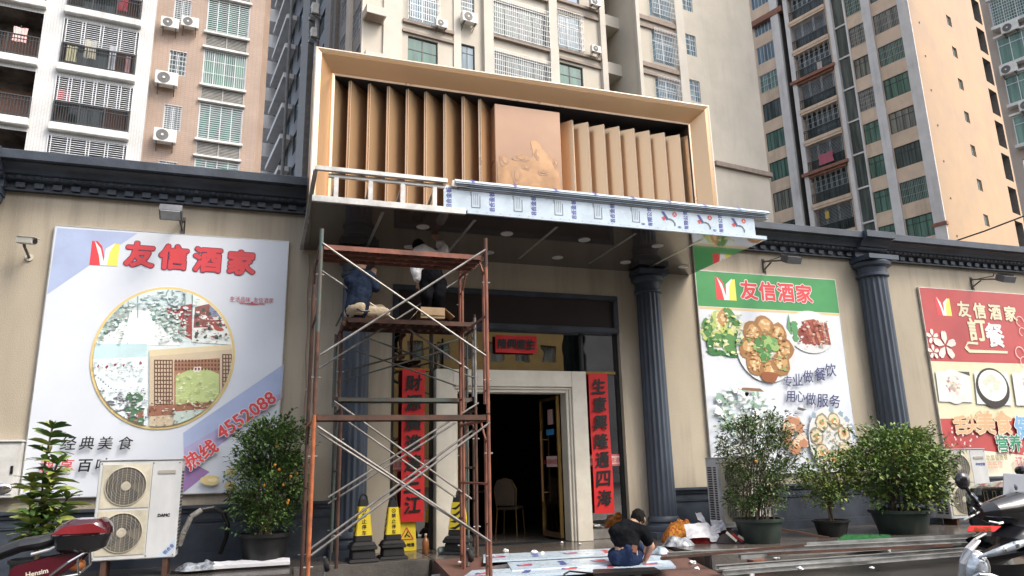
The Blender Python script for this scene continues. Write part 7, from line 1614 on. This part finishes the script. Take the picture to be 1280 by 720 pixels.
r = thing('tool_tray', 'flat black tray lying on the panels beside the squatting man', 'tray', tuple(ch(725,719,0.18))); m = MB(); P = rp4([(742,722),(826,717),(818,713),(741,716)], 0.25); m.hexa(P+[p+UP*0.04 for p in P], BLACK); m.build('tray', r, bevel=0.006)
m = MB(); m.path([ch(705,718,0.26), ch(712,714,0.28), ch(722,715,0.27), ch(742,717,0.27)], 0.01, BLACK, 8); m.build('handle', r, smooth=True)
# heap of cloth and paper by the column
from mathutils import noise as NZ
def heap(name, label, cat, c, rx, ry, h, m_, seed, lump=0.5, n=44):
    """Crumpled cloth: a low mound with folds and pockets."""
    m = MB(); vs = []; k = 16; o = Vector((seed*3.1, seed*1.7, 0)); c = Vector(c)
    for j in range(k+1):
        q = j/k
        for i in range(n):
            t = 2*pi*i/n; e = 1+0.3*NZ.noise(Vector((cos(t)*1.3, sin(t)*1.3, seed))); x, y = rx*q*e*cos(t), ry*q*e*sin(t); P = Vector((x, y, 0))*5+o
            z = h*(1-q**3)*(0.62+lump*0.75*NZ.noise(P)+lump*0.45*abs(NZ.noise(P*2.3)))
            w_ = 0.035*(1-q)
            vs.append(c+Vector((x+w_*NZ.noise(P*3+Vector((9,0,0))), y+w_*NZ.noise(P*3), max(0.004, z))))
    m.add(vs, [(j*n+i, (j+1)*n+i, (j+1)*n+(i+1) % n, j*n+(i+1) % n) for j in range(k) for i in range(n)], m_); o = m.build(name, smooth=50); return tag(o, label, cat)
BATIK = mat('orange_batik_cloth', (0.72,0.33,0.03), 0.85, col2=(0.27,0.02,0.015), scale=24, var=0.3, detail=2); REDC = mat('red_cloth', (0.38,0.025,0.03), 0.85, var=0.2, scale=7); PAPR = mat('white_paper', (0.72,0.72,0.75), 0.7, var=0.05); PLAS = mat('crumpled_plastic', (0.33,0.36,0.4), 0.3, var=0.5, scale=11)
def at_(px, py, y): return PY(px, py, y)
hx = lambda px, y: PY(px, 665, y).x
heap('cloth_heap', 'crumpled orange and red patterned cloth heap against the right column base', 'cloth', (hx(850,-0.9),-0.9,0.25), 0.30, 0.3, 0.42, BATIK, 21); heap('cloth_heap', 'dark red cloth heap under the white papers right of the orange one', 'cloth', (hx(872,-1.05),-1.05,0.25), 0.36, 0.25, 0.30, REDC, 22); heap('plastic_heap', 'crumpled grey plastic sheeting in front of the orange cloth', 'plastic', (hx(848,-1.4),-1.4,0.25), 0.28, 0.16, 0.16, PLAS, 23, lump=0.9); heap('plastic_heap', 'small pale blue plastic wrapping beside the squatting man', 'plastic', tuple(PZ(826,692,0.25)), 0.13, 0.12, 0.10, mat('blue_plastic', (0.4,0.5,0.6), 0.35, var=0.3, scale=9), 24, lump=0.9)
def paper(label, c, w_, h_, seed, up=True, group=None):
    rr = random.Random(seed); c = Vector(c); m = MB(); n = 5; vs = []
    e1 = Vector((1, rr.uniform(-.4,.4), rr.uniform(-.15,.15))).normalized(); e2 = Vector((rr.uniform(-.3,.3), 0.5, 0.8)).normalized() if up else Vector((rr.uniform(-.5,.5), 1, 0.1)).normalized()
    for j in range(n+1):
        for i in range(n+1): vs.append(c+e1*(i/n-0.5)*w_+e2*(j/n-0.5)*h_+e1.cross(e2)*rr.uniform(-1,1)*0.1*min(w_,h_)+e1.cross(e2)*0.12*w_*sin(3*i/n+seed))
    m.add(vs, [(j*(n+1)+i, j*(n+1)+i+1, (j+1)*(n+1)+i+1, (j+1)*(n+1)+i) for j in range(n) for i in range(n)], PAPR); o = m.build('paper_sheet'); return tag(o, label, 'paper', group)
paper('large creased white paper draped on the red cloth', at_(872,664,-1.3), 0.38, 0.24, 1); paper('white paper standing up behind the cloth heap', at_(878,650,-0.95), 0.2, 0.26, 2); paper('white paper bunched up right of the upright paper', at_(898,656,-1.05), 0.2, 0.18, 3); paper('small white paper below the large creased one', at_(893,672,-1.35), 0.16, 0.12, 4); paper('white sheet half tucked under the bunched paper', at_(890,663,-1.25), 0.26, 0.14, 5)
r = thing('striped_bag', 'dark bag with white and red stripes lying before the tall potted tree', 'bag', (7.2,-1.5,0.25)); hp_ = heap('fabric', None, None, (hx(915,-1.42),-1.42,0.25), 0.27, 0.2, 0.2, mat('dark_bag_cloth', (0.06,0.05,0.05), 0.8), 25); adopt(hp_, r); hp_.location = -Vector((7.2,-1.5,0.25))
m = MB()
for i, mm in enumerate((WHITEST, REDC, WHITEST)): m.bar((hx(908,-1.6)+0.1*i,-1.6,0.42-0.03*i), (hx(918,-1.6)+0.1*i,-1.63,0.29-0.01*i), 0.02, 0.035, mm)
m.build('stripe', r)
lying('wood_plank', 'dark narrow plank leaning from the papers to the tall tree pot', 'plank', (7.15,-1.35,0.5), (8.15,-2.0,0.28), 0.05, 0.03, RUSTD, prof='r')
# bricks at the broken step
BRK = mat('red_brick', (0.25,0.1,0.065), 0.9, var=0.3, scale=9, bump=0.5)
for i, (x, y, z, a, lb) in enumerate(((6.32,-2.52,0.0,0.1,'loose red brick at the broken step, lower left of three'),(6.57,-2.54,0.0,-0.06,'loose red brick at the broken step, lower right of three'),(6.46,-2.5,0.075,0.2,'loose red brick on top of two others at the broken step'))):
    m = MB(); m.box((x,y,z+0.036), (0.24,0.115,0.065), BRK, Matrix.Rotation(a, 3, 'Z')); tag(m.build('brick', bevel=0.006), lb, 'brick', 'bricks at the broken step')
# green turf mat
m = MB(); P = rp4([(1046,679),(1120,679),(1112,671),(1056,671)], 0.27); m.hexa([p-UP*0.015 for p in P]+P, mat('green_mat', (0.03,0.2,0.06), 0.9, var=0.3, scale=10)); rr = random.Random(2)
for i in range(1500):
    a, b = rr.random(), rr.random(); o = P[0].lerp(P[1], a).lerp(P[3].lerp(P[2], a), b); d = Vector((rr.uniform(-1,1), rr.uniform(-1,1), 2.4)).normalized()*0.05; s_ = Vector((0.006,0,0)); m.add([o-s_, o+s_, o+d], [(0,1,2)], MATS['green_mat'])
tag(m.build('turf_mat'), 'small bright green artificial turf mat in front of the small shrub', 'mat')
# white wrapped strip left of the scaffolding
r = thing('wrapped_roll', 'flat white wrapped strip lying on the step below the kumquat tree', 'roll', (-0.1,-0.95,0.26)); a, b = PY(258,706,-0.98), PY(362,706,-0.98)
m = MB(); n = 12
for i in range(n): x0 = a.x+(b.x-a.x)*i/n; x1 = a.x+(b.x-a.x)*(i+1)/n; m.hexa([(x0,-1.06,a.z-0.05),(x1,-1.06,a.z-0.05),(x1,-0.92,a.z-0.04),(x0,-0.92,a.z-0.04),(x0,-1.06,a.z-0.015+0.008*(i%2)),(x1,-1.06,a.z-0.015+0.008*((i+1)%2)),(x1,-0.92,a.z+0.02+0.008*((i+1)%2)),(x0,-0.92,a.z+0.02+0.008*(i%2))], PAPR if i > 0 else PLAS)
m.build('strip', r)
m = MB(); m.bx(a.x-0.4, b.x-0.05, -1.05, -0.9, PZ0, a.z-0.055, BLACK); m.build('support', r)
heap('plastic_heap', 'grey crumpled sheeting beside the foot of the left air conditioner', 'plastic', (-0.72,-1.0,0.28), 0.28, 0.13, 0.13, PLAS, 27, lump=0.9)
# bottles by the doorway
for c, mm, lb, lie in (((2.3,-0.42,PZ0), mat('amber_glass', (0.35,0.14,0.05), 0.15), 'small amber jar on the step under the left couplet', False), ((2.45,-0.6,PZ0+0.05), mat('clear_plastic', (0.4,0.46,0.47), 0.15), 'clear plastic bottle with a green label lying on the step', True)):
    r_ = thing('bottle', lb, 'bottle', c); m = MB(); ax = (1,0.15,0) if lie else (0,0,1); m.lathe([(0.04,0),(0.05,0.01),(0.05,0.16),(0.03,0.2),(0.018,0.215),(0.018,0.25)], c, mm, 20, ax); m.build('body', r_, smooth=45); m = MB(); c2 = Vector(c)+Vector(ax).normalized()*0.251; m.lathe([(0.021,0),(0.021,0.025)], c2, WHITEST, 14, ax); m.build('cap', r_)
    if lie: m = MB(); c3 = Vector(c)+Vector(ax).normalized()*0.05; m.lathe([(0.0515,0),(0.0515,0.08)], c3, vin((0.03,0.3,0.15)), 20, ax); m.build('label', r_)
# crumpled white scraps
def scrap(px, py, z, s_, label, group, seed):
    rr = random.Random(seed); bm = bmesh.new(); bmesh.ops.create_icosphere(bm, subdivisions=2, radius=s_)
    for v in bm.verts: v.co *= rr.uniform(0.6, 1.25); v.co.z *= 0.6
    me = bpy.data.meshes.new('paper_scrap'); bm.to_mesh(me); bm.free(); me.materials.append(PAPR); o = bpy.data.objects.new('paper_scrap', me); COL.objects.link(o); o.location = PZ(px, py, z)+UP*s_*0.4; o.rotation_euler = (0,0,rr.uniform(0,6)); tag(o, label, 'paper', group)
for i, (px, py, s_) in enumerate(((632,690,0.045),(668,692,0.05),(678,692,0.03),(702,679,0.03),(725,681,0.03),(575,704,0.03),(610,697,0.025))): scrap(px, py, PZ0, s_, 'crumpled white paper scrap lying on the doorstep paving', 'paper scraps on the doorstep', 40+i)
for i, (px, py, s_) in enumerate(((866,705,0.05),(871,712,0.035),(970,699,0.05),(985,704,0.03),(1000,712,0.04),(1110,690,0.04),(940,720,0.03),(1048,673,0.035),(1060,702,0.03),(1090,711,0.03),(1135,697,0.025))): scrap(px, py, 0.12, s_, 'crumpled white paper scrap among the metal channels', 'paper scraps among the channels', 60+i)
# hanging cord left of the column and cables
m = MB(); pts = [PY(386, 318, -0.03)]+[PY(386-0.6*i+1.2*sin(i*2.1), 318+24*i, -0.03) for i in range(1, 10)]; m.path(pts, 0.009, mat('old_cord', (0.33,0.22,0.17), 0.8), 6); tag(m.build('hanging_cord', smooth=True), 'thin brown cord hanging down the wall left of the scaffolding', 'cord')
m = MB(); m.path([PX(1180,306,16), PX(1230,289,16.5), PX(1280,270,17)], 0.02, BLACK, 5); tag(m.build('overhead_wire'), 'thin wire stretched above the right hand cornice', 'wire')
